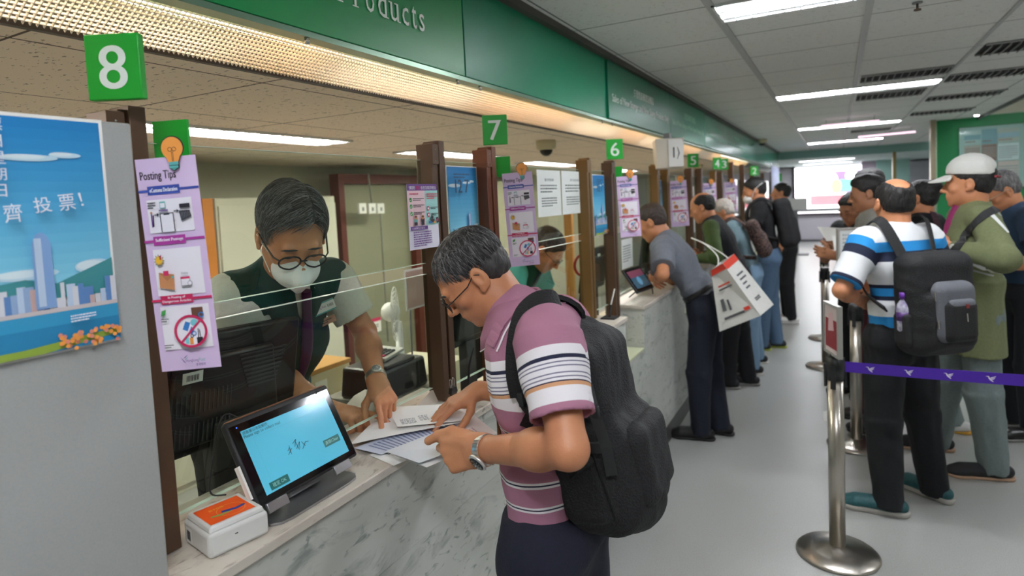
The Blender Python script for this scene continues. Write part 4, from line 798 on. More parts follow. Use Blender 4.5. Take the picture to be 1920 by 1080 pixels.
# ------------------------------------------------------------------ window 8 staff side
mb_ = mat('monitor_black', '#16181B', .38); t = thing('till_monitor', 'large black monitor seen from behind through the window 8 glass', 'monitor', (-1.38, .96, .737))
q = Matrix.Rotation(R_(8), 3, 'Y') @ Matrix.Rotation(R_(-3), 3, 'X'); mc = V(-1.385, .98, 1.185)
MB().box(mc, (.03, .48, .30), q).build('casing', mb_, t, bevel=.008)
MB().box(mc+V(.022, 0, -.015), (.03, .34, .22), q, taper=.8).build('back_bulge', mb_, t, bevel=.01)
s = MB()
for k in range(9): s.box(mc+q @ V(.0385, .10, .085-k*.011), (.003, .15-.008*k, .0045), q)
s.build('vent_slots', mat('vent_black', '#3A3C3F', .5), t)
s = MB()
for k in range(14): s.box(mc+q @ V(.0385, -.15+k*.012, -.01), (.003, .003, .05), q); s.box(mc+q @ V(.0385, -.15+k*.012, -.085), (.003, .003, .05), q)
s.build('lower_vent_slots', mat('vent_black', '#3A3C3F', .5), t)
s = MB(); sh = Sheet(mc+q @ V(.043, -.13, .045), q @ V(0, 1, 0), q @ V(0, 0, 1), s); sh.rect(0, 0, .052, .027, M_wpaper)
for k in range(12): sh.rect(.010+k*.0026, .006, .010+k*.0026+(.0016 if k % 3 else .0009), .02, M_ink)
sh.rect(-.02, -.008, -.003, .028, M_blackm); s.build('barcode_sticker', M_wpaper, t)
MB().box(mc+V(.052, .02, -.10), (.035, .14, .02), q).box((-1.34, .99, 1.05), (.02, .13, .12), q).build('bracket', M_blackm, t, bevel=.004)
MB().box((-1.40, .98, .91), (.04, .07, .32)).box((-1.44, .98, .743), (.2, .24, .012)).build('stand', M_blackm, t, bevel=.004)
t = thing('receipt_printer', 'black receipt printer on the desk right of the clerk', 'printer', (-1.47, 1.68, .735)); pc0 = V(-1.46, 1.70, .92)
MB().bx((-1.62, 1.56, .736), (-1.34, 1.86, .95)).build('plinth_box', mat('box_grey', '#8F8B80', .6), t)
MB().box(pc0+V(0, 0, .085), (.2, .26, .11), None, taper=.93).build('casing', M_black, t, bevel=.012, seg=3)
MB().box(pc0+V(.06, -.02, .147), (.07, .16, .012)).build('paper_cover', M_blackm, t, bevel=.004)
t = thing('desk_calculator', 'silver desk calculator lying on the black printer', 'calculator', pc0+V(-.01, 0, .142)); q = Matrix.Rotation(.25, 3, 'Z') @ Matrix.Rotation(.1, 3, 'Y'); c0 = pc0+V(-.02, .01, .165)
MB().box(c0, (.11, .16, .012), q).build('casing', mat('calc_silver', '#C9C9C4', .4), t, bevel=.003)
s = MB()
for i in range(5):
    for j in range(5): s.box(c0+q @ V(.035-i*.016, -.055+j*.02, .008), (.011, .014, .005), q, m=pr if (i, j) in ((0, 0), (1, 0)) else M_blackm)
s.build('keys', M_blackm, t); MB().box(c0+q @ V(-.044, .0, .0075), (.014, .12, .003), q).build('display', mat('lcd_green', '#7E8A78', .3), t)
t = thing('receipt_roll_printer', 'cream curved paper tray with a white roll beyond the papers', 'printer', (-1.22, 1.32, .992))
MB().bx((-1.32, 1.25, .7355), (-1.205, 1.5, .9)).build('casing', M_black, t) if 0 else None
s = MB(); s.prism([(0, 0), (.15, 0), (.15, .02), (.10, .045), (.05, .05), (0, .03)], (-1.262, 1.50, .9925), (0, -1, 0), (0, 0, 1), .07, mat('tray_cream', '#D9D2C4', .5)); s.build('tray', mat('tray_cream', '#D9D2C4', .5), t, bevel=.003)
s = MB(); s.tube([(-1.2, 1.39, 1.058), (-1.255, 1.39, 1.058)], .02, 24); s.build('paper_roll', M_wpaper, t)
t = thing('folded_card', 'beige folded card leaning behind the papers by the glass', 'card', (-1.14, 1.48, .9925)); s = MB()
P_ = [at(700, 770, Z=.995), at(790, 775, Z=.995), at(850, 725, Z=.997), at(848, 730, Z=1.0)]
a, b, c, d = at(770, 775, X=-1.14), at(835, 760, X=-1.12), at(850, 726, X=-1.135), at(808, 732, X=-1.15)
s.add([a, b, c, d, a-V(.001, 0, 0), b-V(.001, 0, 0), c-V(.001, 0, 0), d-V(.001, 0, 0)], [(0, 1, 2, 3), (7, 6, 5, 4), (0, 4, 5, 1), (1, 5, 6, 2), (2, 6, 7, 3), (3, 7, 4, 0)]); s.build('card', mat('card_beige', '#CFC3B4', .6), t)
t = thing('binder_clip_holder', 'black pen holder block with a wire clip at the foot of the double post', 'pen holder', (-1.055, 1.63, .992))
MB().lathe([(.028, 0), (.028, .004), (.008, .01), (.006, .03)], (-1.05, 1.615, .9925), 20).build('base', M_blackm, t)
MB().tube([(-1.05, 1.615, 1.02), (-1.045, 1.625, 1.10), (-1.035, 1.64, 1.155)], [.004, .0045, .002], 8).build('pen', M_blackm, t)
MB().prism([(0, 0), (.035, 0), (.03, .018), (.005, .018)], (-1.07, 1.535, 1.03), (0, 1, 0), (0, 0, 1), .012, M_black).build('clip_body', M_black, t)
s = MB()
for dy in (.005, .02): s.tube([(-1.064, 1.535+dy, 1.048), (-1.064, 1.53+dy, 1.07), (-1.064, 1.536+dy, 1.077), (-1.064, 1.542+dy, 1.07), (-1.064, 1.54+dy, 1.048)], .0009, 6)
s.build('clip_wire', M_chrome, t)
t = thing('pen_stand', 'black chained pen stand on the counter before window 6', 'pen holder', (-1.04, 2.98, .992))
MB().bx((-1.075, 2.93, .9925), (-1.0, 3.01, .999)).build('base', M_blackm, t); MB().tube([(-1.04, 2.97, .998), (-1.035, 2.985, 1.06)], .006, 8).build('socket', M_blackm, t); MB().tube([(-1.035, 2.985, 1.06), (-1.02, 3.01, 1.14)], .004, 8).build('pen', M_white, t)
# desk fan, boxes, wall items behind the screens
sh_ = thing('side_shelf', 'low cream shelf unit under the white desk fan', 'shelf', (-1.78, 2.2, 0)); MB().bx((-1.95, 2.0, .001), (-1.62, 2.5, .865)).build('body', mat('carton_cream', '#CFC8AE', .7), sh_, bevel=.004)
t = thing('desk_fan', 'white desk fan behind the glass beside the double post', 'fan', (-1.75, 2.12, .735)); fc = V(-1.75, 2.13, 1.14)
MB().lathe([(.08, -.13), (.08, -.115), (.02, -.10), (.015, .1)], (-1.75, 2.15, 1.0), 20).build('base', M_white, t)
s = MB()
for k in range(6): r_ = .02+.02*k; s.tube([fc+V(r_*.5*math.cos(a), -r_*math.cos(a)*.85, r_*math.sin(a)) for a in [2*math.pi*i/24 for i in range(25)]], .002, 5, caps=False)
for k in range(12): a = 2*math.pi*k/12; s.tube([fc, fc+V(.06*math.cos(a), -.1*math.cos(a), .12*math.sin(a))], .0018, 5)
s.build('guard', M_white, t)
MB().ball(fc+V(-.05, .03, 0), .045, n=14).build('motor', M_white, t)
s = MB()
for k in range(3): a = 2.1*k; s.add([fc+V(-.01, 0, 0), fc+V(.04*math.cos(a)-.01, -.07*math.cos(a), .08*math.sin(a)), fc+V(.03*math.cos(a+.8)-.01, -.06*math.cos(a+.8), .07*math.sin(a+.8)), fc+V(-.008, .004, .004)], [(0, 1, 2), (0, 2, 3), (0, 3, 1), (1, 3, 2)])
s.build('blades', mat('fan_blade', '#C9D4D4', .4), t)
a, b = at(757, 507, X=-1.55), at(806, 570, X=-1.55)
t = thing('acrylic_notice', 'pinkish acrylic notice sheet with a white border behind the glass', 'notice', (-1.55, a.y, b.z)); MB().prism([(0, 0), (b.y-a.y, 0), (b.y-a.y, a.z-b.z), (0, a.z-b.z)], (-1.55, a.y, b.z), (0, 1, 0), (0, 0, 1), .004, mat('acrylic_rim', '#E9E4E0', .3)).build('rim', mat('acrylic_rim', '#E9E4E0', .3), t)
MB().prism([(0.008, .008), (b.y-a.y-.008, .008), (b.y-a.y-.008, a.z-b.z-.008), (0.008, a.z-b.z-.008)], (-1.5455, a.y, b.z), (0, 1, 0), (0, 0, 1), .001, mat('acrylic_pink', '#C9A79C', .3)).build('face', mat('acrylic_pink', '#C9A79C', .3), t); MB().tube([(-1.553, a.y+.03, b.z), (-1.56, a.y+.03, .74)], .004, 6).build('leg', M_grey, t)
mbx = mat('carton_cream', '#CFC8AE', .7)
for i, (x, y, z0, d, lb) in enumerate([(-2.2, 1.95, 0, (.34, .34, .36), 'bottom cream storage box stacked behind the clerk'), (-2.2, 1.95, .361, (.34, .34, .34), 'middle cream storage box of the stack behind the clerk'), (-2.2, 1.95, .702, (.34, .34, .22), 'top cream storage box with a brown lid behind the clerk')]):
    t = thing('storage_box', lb, 'box', (x, y, z0), 'cream boxes stacked behind the clerk'); MB().box((x, y, z0+d[2]/2+.001), (d[0], d[1], d[2]-.03)).build('body', mbx, t, bevel=.004); MB().box((x, y, z0+d[2]-.013), (d[0]+.01, d[1]+.01, .022)).build('lid', mbx if i < 2 else mat('lid_wood', '#B98B4E', .6), t, bevel=.003); MB().bx((x+d[0]/2+.0005, y-.05, z0+.08), (x+d[0]/2+.002, y+.02, z0+.16)).build('paper_label', M_wpaper, t)
# tall cabinets and doors on the staff wall
def cabinet(y0, y1, z1, hexc, lb, x=-3.85, d=.45, nd=2):
    t = thing('metal_cabinet', lb, 'cabinet', (x+d/2, (y0+y1)/2, 0), 'pale cabinets along the staff wall'); m = mat('cab'+hexc, hexc, .5)
    MB().bx((x, y0, .001), (x+d, y1, z1)).build('body', m, t, bevel=.004)
    for k in range(nd):
        a, b = y0+(y1-y0)*k/nd+.01, y0+(y1-y0)*(k+1)/nd-.01; dd = MB().bx((x+d+.001, a, .05), (x+d+.016, b, z1-.05)).build('door', m, t, bevel=.002); MB().bx((x+d+.017, b-.06, z1*.55), (x+d+.035, b-.045, z1*.55+.12)).build('handle', M_chrome, dd)
cabinet(1.2, 2.35, 1.72, '#C6C3B2', 'wide pale grey-cream cabinet behind the Posting Tips strip'); cabinet(2.48, 3.5, 1.72, '#CDCBBB', 'pale cabinet directly behind the clerk head')
cabinet(4.9, 5.6, 1.85, '#B4B19A', 'olive-beige tall locker beyond the red-brown doorway'); cabinet(5.64, 6.4, 1.85, '#ACA890', 'second olive-beige locker with the wall sockets before it'); cabinet(6.5, 7.4, 1.7, '#B9B49C', 'third olive-beige locker behind window 7'); cabinet(9.2, 10.6, 1.75, '#C9C5B6', 'far pale cabinet behind window 5')
for i, (y, z1, hx, lb) in enumerate([(2.415, 1.72, '#C47A34', 'orange wooden upright between two pale cabinets'), (8.2, 1.9, '#C58A4A', 'orange wooden upright seen behind window 7')]):
    tag(MB().bx((-3.5, y-.035, .001), (-3.38, y+.035, z1)).build('wooden_upright', mat('upright'+hx, hx, .5)), lb, 'wooden post')
t = thing('doorway_frame', 'red-brown door frame with a dark opening behind the clerk', 'door frame', (-3.5, 4.2, 0)); mf = mat('frame_redbrown', '#5B2418', .5)
MB().bx((-3.6, 4.62, .001), (-3.5, 4.70, 1.9)).bx((-3.6, 3.66, .001), (-3.5, 3.72, 1.9)).bx((-3.6, 3.72, 1.82), (-3.5, 4.62, 1.9)).build('frame', mf, t); MB().bx((-3.58, 3.725, .001), (-3.56, 4.615, 1.815)).build('door_leaf', mat('door_olive', '#8B8B74', .6), t)
for i, px in enumerate((679, 697, 713)):
    a = at(px, 391, X=-3.372); t = thing('wall_switch', 'white double socket plate on the lockers, %s of three' % ['left', 'middle', 'right'][i], 'switch', (a.x, a.y, a.z-.04), 'white socket plates in a row on the lockers'); MB().box(a, (.02, .085, .085)).build('plate', M_white, t, bevel=.003)
    MB().box(a+V(.012, 0, -.005), (.006, .02, .03)).build('rocker', M_grey, t)
tag(MB().tube([at(697, 380, X=-3.372), at(690, 325, X=-3.372)], .008, 8).tube([at(713, 400, X=-3.372), at(728, 640, X=-3.372)], .008, 8).build('conduit', mat('conduit_grey', '#77776A', .5)), 'thin grey conduit running above and below the socket plates', 'conduit')
a = at(704, 612, X=-3.372); t = thing('safety_label', 'small white label with a red heading low on the locker', 'label', (a.x, a.y, a.z-.05)); s = MB(); sh = Sheet(a-V(0, .07, .05), (0, 1, 0), (0, 0, 1), s); sh.rect(0, 0, .14, .12, M_wpaper); sh.rect(0, .09, .14, .12, pr); sh.scribble(.01, .02, .1, .05, M_ink, 3, 3); s.build('print', M_wpaper, t)
# monitors, tablets at the other windows
def till(y, lb, x=-1.36):
    t = thing('till_monitor', lb, 'monitor', (x, y, .735), 'black monitors at the farther windows'); q = Matrix.Rotation(R_(8), 3, 'Y'); MB().box((x, y, 1.17), (.03, .40, .27), q).build('casing', mb_, t, bevel=.006); MB().box((x+.025, y, 1.16), (.03, .26, .18), q, taper=.85).build('back_bulge', mb_, t, bevel=.008); MB().box((x-.01, y, .9), (.04, .07, .3)).box((x-.03, y, .743), (.18, .22, .012)).build('stand', M_blackm, t)
    s = MB(); sh = Sheet((x+.044, y-.04, 1.24), (0, 1, 0), (0, 0, 1), s); sh.rect(0, 0, .05, .025, M_wpaper); s.build('sticker', M_wpaper, t)
till(2.12, 'black monitor back with a white sticker behind window 7'); till(3.62, 'black monitor back behind window 6 beside the tablet'); till(4.9, 'dark monitor back behind window 5')
def tablet(y, lb, x=-1.06):
    t = thing('signing_tablet', lb, 'tablet', (x, y, .992), 'signing tablets at the farther windows'); tl = .95; e = V(.12, 1, 0).normalized(); up = V(-math.cos(tl), 0, math.sin(tl)); nn = e.cross(up).normalized(); up = nn.cross(e); Q = Matrix((e, up, nn)).transposed(); B = V(x, y, 1.03)
    MB().box(B+e*.13+up*.085-nn*.008, (.26, .17, .015), Q).build('casing', M_blackm, t, bevel=.005); s = MB(); sh = Sheet(B+nn*.001, e, up, s); sh.rect(.012, .012, .248, .158, blk); sh.rect(.024, .024, .236, .146, mat('tablet_dark_blue', '#2E4C5E', .15, emit=.2)); sh.rect(.024, .1, .236, .146, mat('tablet_red', '#6E3A4C', .15, emit=.2)); sh.disc(.12, .07, .03, mat('tablet_blue2', '#4A7FA0', .2, emit=.2)); s.build('screen', blk, t)
    MB().tube([B+e*.04-nn*.012+up*.02, V(x-.07, y+.04, .995)], .004, 6).tube([B+e*.21-nn*.012+up*.02, V(x-.07, y+.21, .995)], .004, 6).tube([B+e*.22-up*.0, V(x+.035, y+.2, .995)], .004, 6).build('wire_stand', M_blackm, t)
tablet(3.56, 'black tablet on a wire stand facing the grey-shirted customer'); tablet(5.0, 'small dark tablet on the counter at window 5', -1.07)
# small things behind window 7
rc = at(1093, 497, X=-1.27); t = thing('magnifier_lamp', 'red and black magnifier ring beside the bent clerk at window 7', 'magnifier', (-1.3, rc.y, .737)); MB().tube([rc+V(.03*math.cos(a), .05*math.cos(a), .06*math.sin(a)) for a in [2*math.pi*i/20 for i in range(21)]], .008, 6, caps=False).build('ring', mat('ring_red', '#A81E22', .35), t); MB().tube([rc-V(0, 0, .06), (-1.36, rc.y+.03, .7355)], .008, 8).build('arm', M_blackm, t)
# ------------------------------------------------------------------ queue barriers
def stanchion(x, y, lb, h=.9, top=True, frame=None, beltdir=None):
    t = thing('queue_stanchion', lb, 'stanchion', (x, y, 0), 'stainless queue barrier posts')
    MB().lathe([(.165, 0.001), (.168, .006), (.16, .014), (.10, .026), (.05, .036), (.034, .045)], (x, y, 0), 48).build('base', M_steel, t)
    MB().lathe([(.0325, .04), (.0325, h-.1)], (x, y, 0), 32).build('pole', M_steel, t)
    hd = MB().lathe([(.036, h-.1), (.037, h-.005), (.03, h)], (x, y, 0), 28).build('head', M_black, t)
    for a in (0.35, 1.35, -1.8, 2.9):
        d = V(math.cos(a), math.sin(a), 0); MB().box((x+d.x*.039, y+d.y*.039, h-.085), (.008, .02, .10), Matrix.Rotation(a, 3, 'Z')).build('belt_clip', M_blackm, t)
    return t
s1 = stanchion(-.012, 2.93, 'brushed steel queue post nearest the camera, holding the purple belt', .885)
s = MB(); sh = Sheet((-.062, 2.905, .60), UC, (0, 0, 1), s); sh.rect(0, 0, .018, .045, M_wpaper); s.build('label', M_wpaper, s1)
stanchion(.095, 4.25, 'second brushed steel queue post, just behind the striped shirt man', .89)
stanchion(-.10, 6.05, 'third queue post, its base half hidden by the sign frames'); stanchion(-.12, 7.2, 'fourth queue post, farthest along the line')
stanchion(1.75, 2.95, 'queue post at the right holding the other end of the purple belt', .885); stanchion(1.25, 5.2, 'queue post base seen between the grey trousers and dark shoes')
# purple belt with white birds
mp = mat('belt_purple', '#4A1EA8', .55, bump=.1, bscale=400); t = thing('queue_belt', 'purple queue belt printed with white birds stretched between posts', 'belt', (.86, 2.9, .82)); s = MB(); b0 = V(.025, 2.905, 0); b1 = V(1.71, 2.935, 0); n = 24; vs = []
def bz(f): return .849-.012*4*f*(1-f)+.022*f
bh = .0225
for i in range(n+1):
    f = i/n; p = b0.lerp(b1, f); vs += [(p.x, p.y, bz(f)-bh), (p.x, p.y, bz(f)+bh), (p.x, p.y+.0018, bz(f)+bh), (p.x, p.y+.0018, bz(f)-bh)]
s.add(vs, [(4*i+j, 4*i+4+j, 4*i+4+(j+1) % 4, 4*i+(j+1) % 4) for i in range(n) for j in range(4)]); s.build('webbing', mp, t)
s = MB(); bw = mat('belt_white', '#E9E4F4', .6); x = .12; nb_ = 0
while x < 1.66:
    f = (x-b0.x)/(b1.x-b0.x); sh = Sheet((x-.02, b0.lerp(b1, f).y-.0004, bz(f)-.015), (1, .018, 0), (0, 0, 1), s)
    sh.poly([(0, .022), (.008, .0235), (.012, .022), (.0135, .018), (.019, .010), (.0265, .002), (.0225, .001), (.014, .008), (.0095, .014), (.009, .0195)], bw)
    sh.poly([(.0145, .0155), (.018, .019), (.034, .0245), (.030, .020), (.020, .0145)], bw); sh.poly([(.0155, .0135), (.020, .0138), (.032, .0185), (.029, .0145), (.019, .0105)], bw); sh.poly([(.018, .0098), (.028, .013), (.025, .0098), (.0195, .0085)], bw); x += .135
s.build('bird_print', bw, t)
# sign frames on the posts
def signframe(o, u, w, h, lb, face, prints):
    u = V(u).normalized(); nn = u.cross(V(0, 0, 1)); o = V(o); t = thing('sign_frame', lb, 'sign frame', o, 'sign holders on the queue posts'); fr = mat('frame_silver', '#B9B7B2', .35, .5); b = .012
    s = MB(); 
    for (x0, y0, x1, y1) in ((0, 0, w, b), (0, h-b, w, h), (0, b, b, h-b), (w-b, b, w, h-b)): s.prism([(x0, y0), (x1, y0), (x1, y1), (x0, y1)], o-nn*.01, u, (0, 0, 1), .02, fr)
    s.build('frame', fr, t); MB().prism([(b, b), (w-b, b), (w-b, h-b), (b, h-b)], o-nn*.006, u, (0, 0, 1), .012, face).build('panel', face, t)
    s = MB(); sh = Sheet(o+nn*.0065, u, (0, 0, 1), s); sh2 = sh; prints(sh, w, h)
    if s.v: s.build('print', face, t)
    sx = o+u*w/2; MB().tube([sx-V(0, 0, .012), sx+V(0, 0, .005)], .012, 12).build('mount', M_blackm, t)
    if h > .25: MB().tube([(.095, 4.25, .891), (o.x+u.x*w/2, o.y+u.y*w/2, o.z-.01)], .011, 12).build('stem', M_steel, t)
red_ = C('frame_red', '#8E2A34')
def pr1(sh, w, h): sh.rect(.02, .03, w-.02, h*.7, red_); sh.poly([(w*.3, h*.45), (w*.7, h*.5), (w*.6, h*.85), (w*.35, h*.8)], C('frame_pink', '#D9B4B8'))
a = at(1548, 655, Y=2.98)
signframe((-.048, 2.97, .90), (.35, -.936, 0), .16, .22, 'silver framed red notice edge-on atop the nearest queue post', C('frame_paper', '#D6C6C6'), pr1)
def pr2(sh, w, h): sh.scribble(.03, .03, w-.06, h-.06, C('frame_ink', '#A9AEB0'), 9, 4)
signframe((.0, 4.19, 1.09), UC, .25, .27, 'silver framed white notice board beside the striped shirt sleeve', C('frame_white', '#D4D8D6'), pr2)
MB().tube([(.095, 4.25, .87), (.13, 4.262, 1.085)], .01, 8).build('sign_stem', M_steel, s1) if 0 else None
# far lectern-like stand and rails
t = thing('barrier_sign_stand', 'grey metal sign stand with a small white board at the far end', 'sign stand', (-1.0, 16.2, 0)); MB().tube([(-.86, 16.2, 0.002), (-.86, 16.2, 1.1)], .04, 10).build('post', M_grey, t); MB().bx((-1.12, 16.15, 1.08), (-.62, 16.19, 1.36)).build('board', M_white, t); MB().bx((-1.15, 16.0, .0015), (-.6, 16.4, .03)).build('foot', M_grey, t); MB().tube([(-.9, 16.2, 1.0), (-1.35, 15.0, .75)], .03, 8).build('rail', M_grey, t)
t = thing('hand_rail', 'grey hand rail in front of the far window', 'rail', (-.1, 17.5, 0)); MB().tube([(-1.3, 17.5, 1.02), (1.0, 17.5, 1.02)], .045, 10).build('rail', M_grey, t)
for x in (-1.25, .9): MB().tube([(x, 17.5, .002), (x, 17.5, 1.0)], .035, 8).build('leg', M_grey, t)
t = thing('hanging_banner', 'pale blue and white curtain banner hung near the far service windows', 'banner', (-1.02, 12.4, 1.25)); s = MB(); vs = []; n = 26
for i in range(n+1):
    y = 11.6+1.5*i/n; x = -1.0+.025*math.sin(i*1.1); vs += [(x, y, 1.25), (x, y, 2.02), (x-.004, y, 2.02), (x-.004, y, 1.25)]
s.add(vs, [(4*i+j, 4*i+4+j, 4*i+4+(j+1) % 4, 4*i+(j+1) % 4) for i in range(n) for j in range(4)], None, True); s.build('cloth', mat('banner_cloth', '#C9CCE6', .7, noise=.5, nscale=5, tint='#8FA8D8'), t); MB().tube([(-1.0, 11.55, 2.03), (-1.0, 13.15, 2.03)], .01, 8).tube([(-1.0, 11.7, 2.035), (-1.1, 11.7, 2.07)], .006, 6).tube([(-1.0, 13.0, 2.035), (-1.1, 13.0, 2.07)], .006, 6).build('rod', M_grey, t)
# bulletin board on the green wall
t = thing('bulletin_board', 'clear acrylic board of coloured leaflets on the green wall', 'notice board', (2.0, 9.68, 1.5)); MB().bx((1.40, 9.67, 1.5), (2.06, 9.685, 2.28)).build('backing', mat('board_back', '#CFE0DC', .3), t, bevel=.004)
s = MB(); sh = Sheet((1.40, 9.669, 1.5), (1, 0, 0), (0, 0, 1), s); sh.dk = .0006; r = random.Random(5); cs = [C('b1', '#DCE6E6'), C('b2', '#A9C6D4'), C('b3', '#D8C6BE'), C('b4', '#B98A86'), C('b5', '#E4E2DA'), C('b6', '#9AA7A9')]
for i, (x0, x1) in enumerate(((.05, .22), (.23, .38), (.39, .60))):
    sh.rect(x0, .56, x1, .74, cs[[0, 1, 4][i]]); sh.rect(x0, .62, x1, .68, cs[1]); sh.rect(x0, .34, x1, .55, cs[[2, 3, 0][i]]); sh.scribble(x0+.01, .36, x1-x0-.02, .16, cs[[3, 2, 5][i]], 6, i); sh.rect(x0, .04, x1, .33, cs[[4, 0, 2][i]]); sh.scribble(x0+.01, .06, x1-x0-.02, .22, cs[5], 7, i+3); sh.scribble(x0+.01, .58, x1-x0-.02, .03, cs[3], 1, i+8)
s.build('leaflets', cs[0], t)
MB().bx((1.39, 9.655, 1.49), (2.07, 9.659, 2.29)).build('cover', glassmat('acrylic_cover', '#EEF6F4', 1.4), t)
for px, lb in ((1.41, 'l'), (2.05, 'r')): MB().lathe([(.01, 0), (.01, .006)], (px, 9.653, 2.26), 10, axis=(0, -1, 0)).build('standoff', M_chrome, t)
# queue-side low sign post in dark red behind the striped man
# ------------------------------------------------------------------ people
skinA = mat('skin_tan', '#C68760', .48, noise=.4, nscale=14, tint='#A96445', bump=.08, bscale=260)
skinB = mat('skin_light', '#C08A68', .5, noise=.3, nscale=14, tint='#A96A4C', bump=.05, bscale=200)
skinC = mat('skin_dark', '#A87252', .5, noise=.3, nscale=14, tint='#8C583E')
def hairmat(n, h, t): return mat(n, h, .55, noise=.8, nscale=70, tint=t, bump=.5, bscale=160, stretch=(1, 1, .25))
H_grey = hairmat('hair_grey', '#3B3A3A', '#77767A'); H_black = hairmat('hair_black', '#100E0E', '#262322'); H_salt = hairmat('hair_salt', '#4A4848', '#8C8A8A'); H_white = hairmat('hair_white', '#B5AFA6', '#D8D2C8'); H_brown = hairmat('hair_brown', '#2E2420', '#4A3B34')
def cloth(n, h, t=None, noise=0, rough=.9): return mat(n, h, rough, noise=noise, tint=t, nscale=90, bump=.25, bscale=350)
M_eye = mat('eye_white', '#D8D0C8', .2); M_iris = mat('iris_dark', '#1A110C', .1); M_lip = mat('lip', '#9A5A48', .5); M_mask = mat('mask_white', '#E9E9EA', .85, bump=.1, bscale=300); M_lens = glassmat('spectacle_lens', '#F4F6F6', 1.0)
M_frame = mat('spectacle_frame', '#121419', .25); M_leather = mat('leather_black', '#131212', .3); M_sole = mat('sole_dark', '#1B1A19', .6)
def frame_of(f, u):
    f = _n(f); r = _n(np.cross(f, A(u))); u = np.cross(r, f); return np.stack([r, f, u], 1)
def ik(S, Wp, l1, l2, pole):
    S, Wp = A(S), A(Wp); d = Wp-S; L = np.linalg.norm(d); L2 = min(max(L, abs(l1-l2)+.01), (l1+l2)*.995); Wp = S+d/L*L2; a = (l1*l1-l2*l2+L2*L2)/(2*L2)
    hh = math.sqrt(max(l1*l1-a*a, 1e-6)); u = d/L; p = A(pole)-A(pole).dot(u)*u; return S+u*a+_n(p)*hh, Wp
def skel(x, y, yaw, h=1.7, lean=0, hy=0, hp=0, wl=None, wr=None, pl=None, pr_=None, feet=None, side=0, z0=0, hs=1):
    s = h/1.7; a = R_(yaw); F = A((math.cos(a), math.sin(a), 0)); Rt = A((math.sin(a), -math.cos(a), 0)); U = A((0, 0, 1)); B = A((x, y, z0)); th = R_(lean)
    up = U*math.cos(th)+F*math.sin(th); fw = F*math.cos(th)-U*math.sin(th); up = _n(up+Rt*side); pel = B+U*.93*s
    J = dict(s=s, F=F, R=Rt, fw=fw, up=up, pel=pel, waist=pel+up*.13*s, chest=pel+up*.33*s, neck=pel+up*.50*s-fw*.01)
    for k, sg in (('L', -1), ('R', 1)):
        J['sh'+k] = pel+up*.455*s+Rt*sg*.172*s; J['hip'+k] = pel-U*.03+Rt*sg*.085*s
        ft = B+Rt*sg*.10*s+F*(0.02*sg); td = F
        if feet: ft = A(feet[0 if sg < 0 else 1][:2]+(z0,)); 
        if feet and len(feet[0]) > 2: q = R_(feet[0 if sg < 0 else 1][2]); td = A((math.cos(q), math.sin(q), 0))
        J['an'+k] = ft+U*.085*s; J['td'+k] = td; m = (J['hip'+k]+J['an'+k])/2; J['kn'+k] = m+F*.025-U*.02
        w = wl if sg < 0 else wr; po = pl if sg < 0 else pr_
        if w is None: w = J['sh'+k]+Rt*sg*.09-U*.50*s+F*.06
        J['el'+k], J['wr'+k] = ik(J['sh'+k], w, .285*s, .255*s, po if po is not None else (-F*.7+Rt*sg*.5-U*.5))
    q = R_(yaw+hy); hf = A((math.cos(q), math.sin(q), 0)); p = R_(hp); J['hf'] = hf*math.cos(p)-U*math.sin(p); J['hu'] = U*math.cos(p)+hf*math.sin(p)
    J['head'] = J['neck']+J['up']*.05*s+J['hu']*.085*s+J['hf']*.02; J['hs'] = hs*s**.3
    return J
def head_sdf(J, neck=True):
    S = SDF(); H = frame_of(J['hf'], J['hu']); c = A(J['head']); s = J['hs']; w = lambda *p: c+H@(A(p)*s)
    E = lambda p, r, k=.01, op='+': S.ell(w(*p), A(r)*s, H, k*s, op); Cp = lambda a, b, ra, rb=None, k=.01, op='+': S.cap(w(*a), w(*b), ra*s, (rb if rb is not None else ra)*s, k*s, op)
    E((0, -.014, .036), (.076, .097, .082)); E((0, .028, -.02), (.063, .063, .078), .03); E((0, .032, -.07), (.050, .05, .042), .03); E((0, .074, -.098), (.019, .016, .015), .022)
    for m in (-1, 1): E((m*.048, .004, -.062), (.017, .026, .022), .03); E((m*.043, .061, -.02), (.02, .019, .017), .02)
    Cp((-.03, .084, .020), (.03, .084, .020), .0105, k=.014)
    for m in (-1, 1): E((m*.031, .102, .0), (.0165, .015, .0115), .012, '-')
    E((0, .066, -.058), (.030, .029, .028), .018)
    Cp((0, .088, .010), (0, .110, -.028), .0075, .0095, .012); E((0, .111, -.030), (.0105, .0105, .0095), .006)
    for m in (-1, 1): E((m*.0115, .100, -.034), (.0075, .010, .0075), .005); E((m*.006, .108, -.040), (.0032, .004, .004), .003, '-'); E((m*.031, .0795, .0), (.0135, .0115, .0105), .004)
    Cp((-.019, .088, -.060), (.019, .088, -.060), .0058, k=.005); Cp((-.008, .0935, -.0585), (.008, .0935, -.0585), .0055, k=.005); Cp((-.016, .0885, -.070), (.016, .0885, -.070), .0065, k=.005)
    Cp((-.02, .099, -.0645), (.02, .099, -.0645), .0022, k=.003, op='-')
    for m in (-1, 1):
        E((m*.081, -.008, -.004), (.0075, .019, .031), .006); E((m*.074, -.004, -.006), (.010, .013, .024), .008); E((m*.0905, -.005, .001), (.0085, .011, .0195), .003, '-'); E((m*.081, .006, -.030), (.0055, .008, .009), .005)
    if neck: Cp_a = w(0, -.022, -.05); S.cap(Cp_a, A(J['neck'])-A(J['up'])*.02, .056*s, .062*s, .03)
    return S
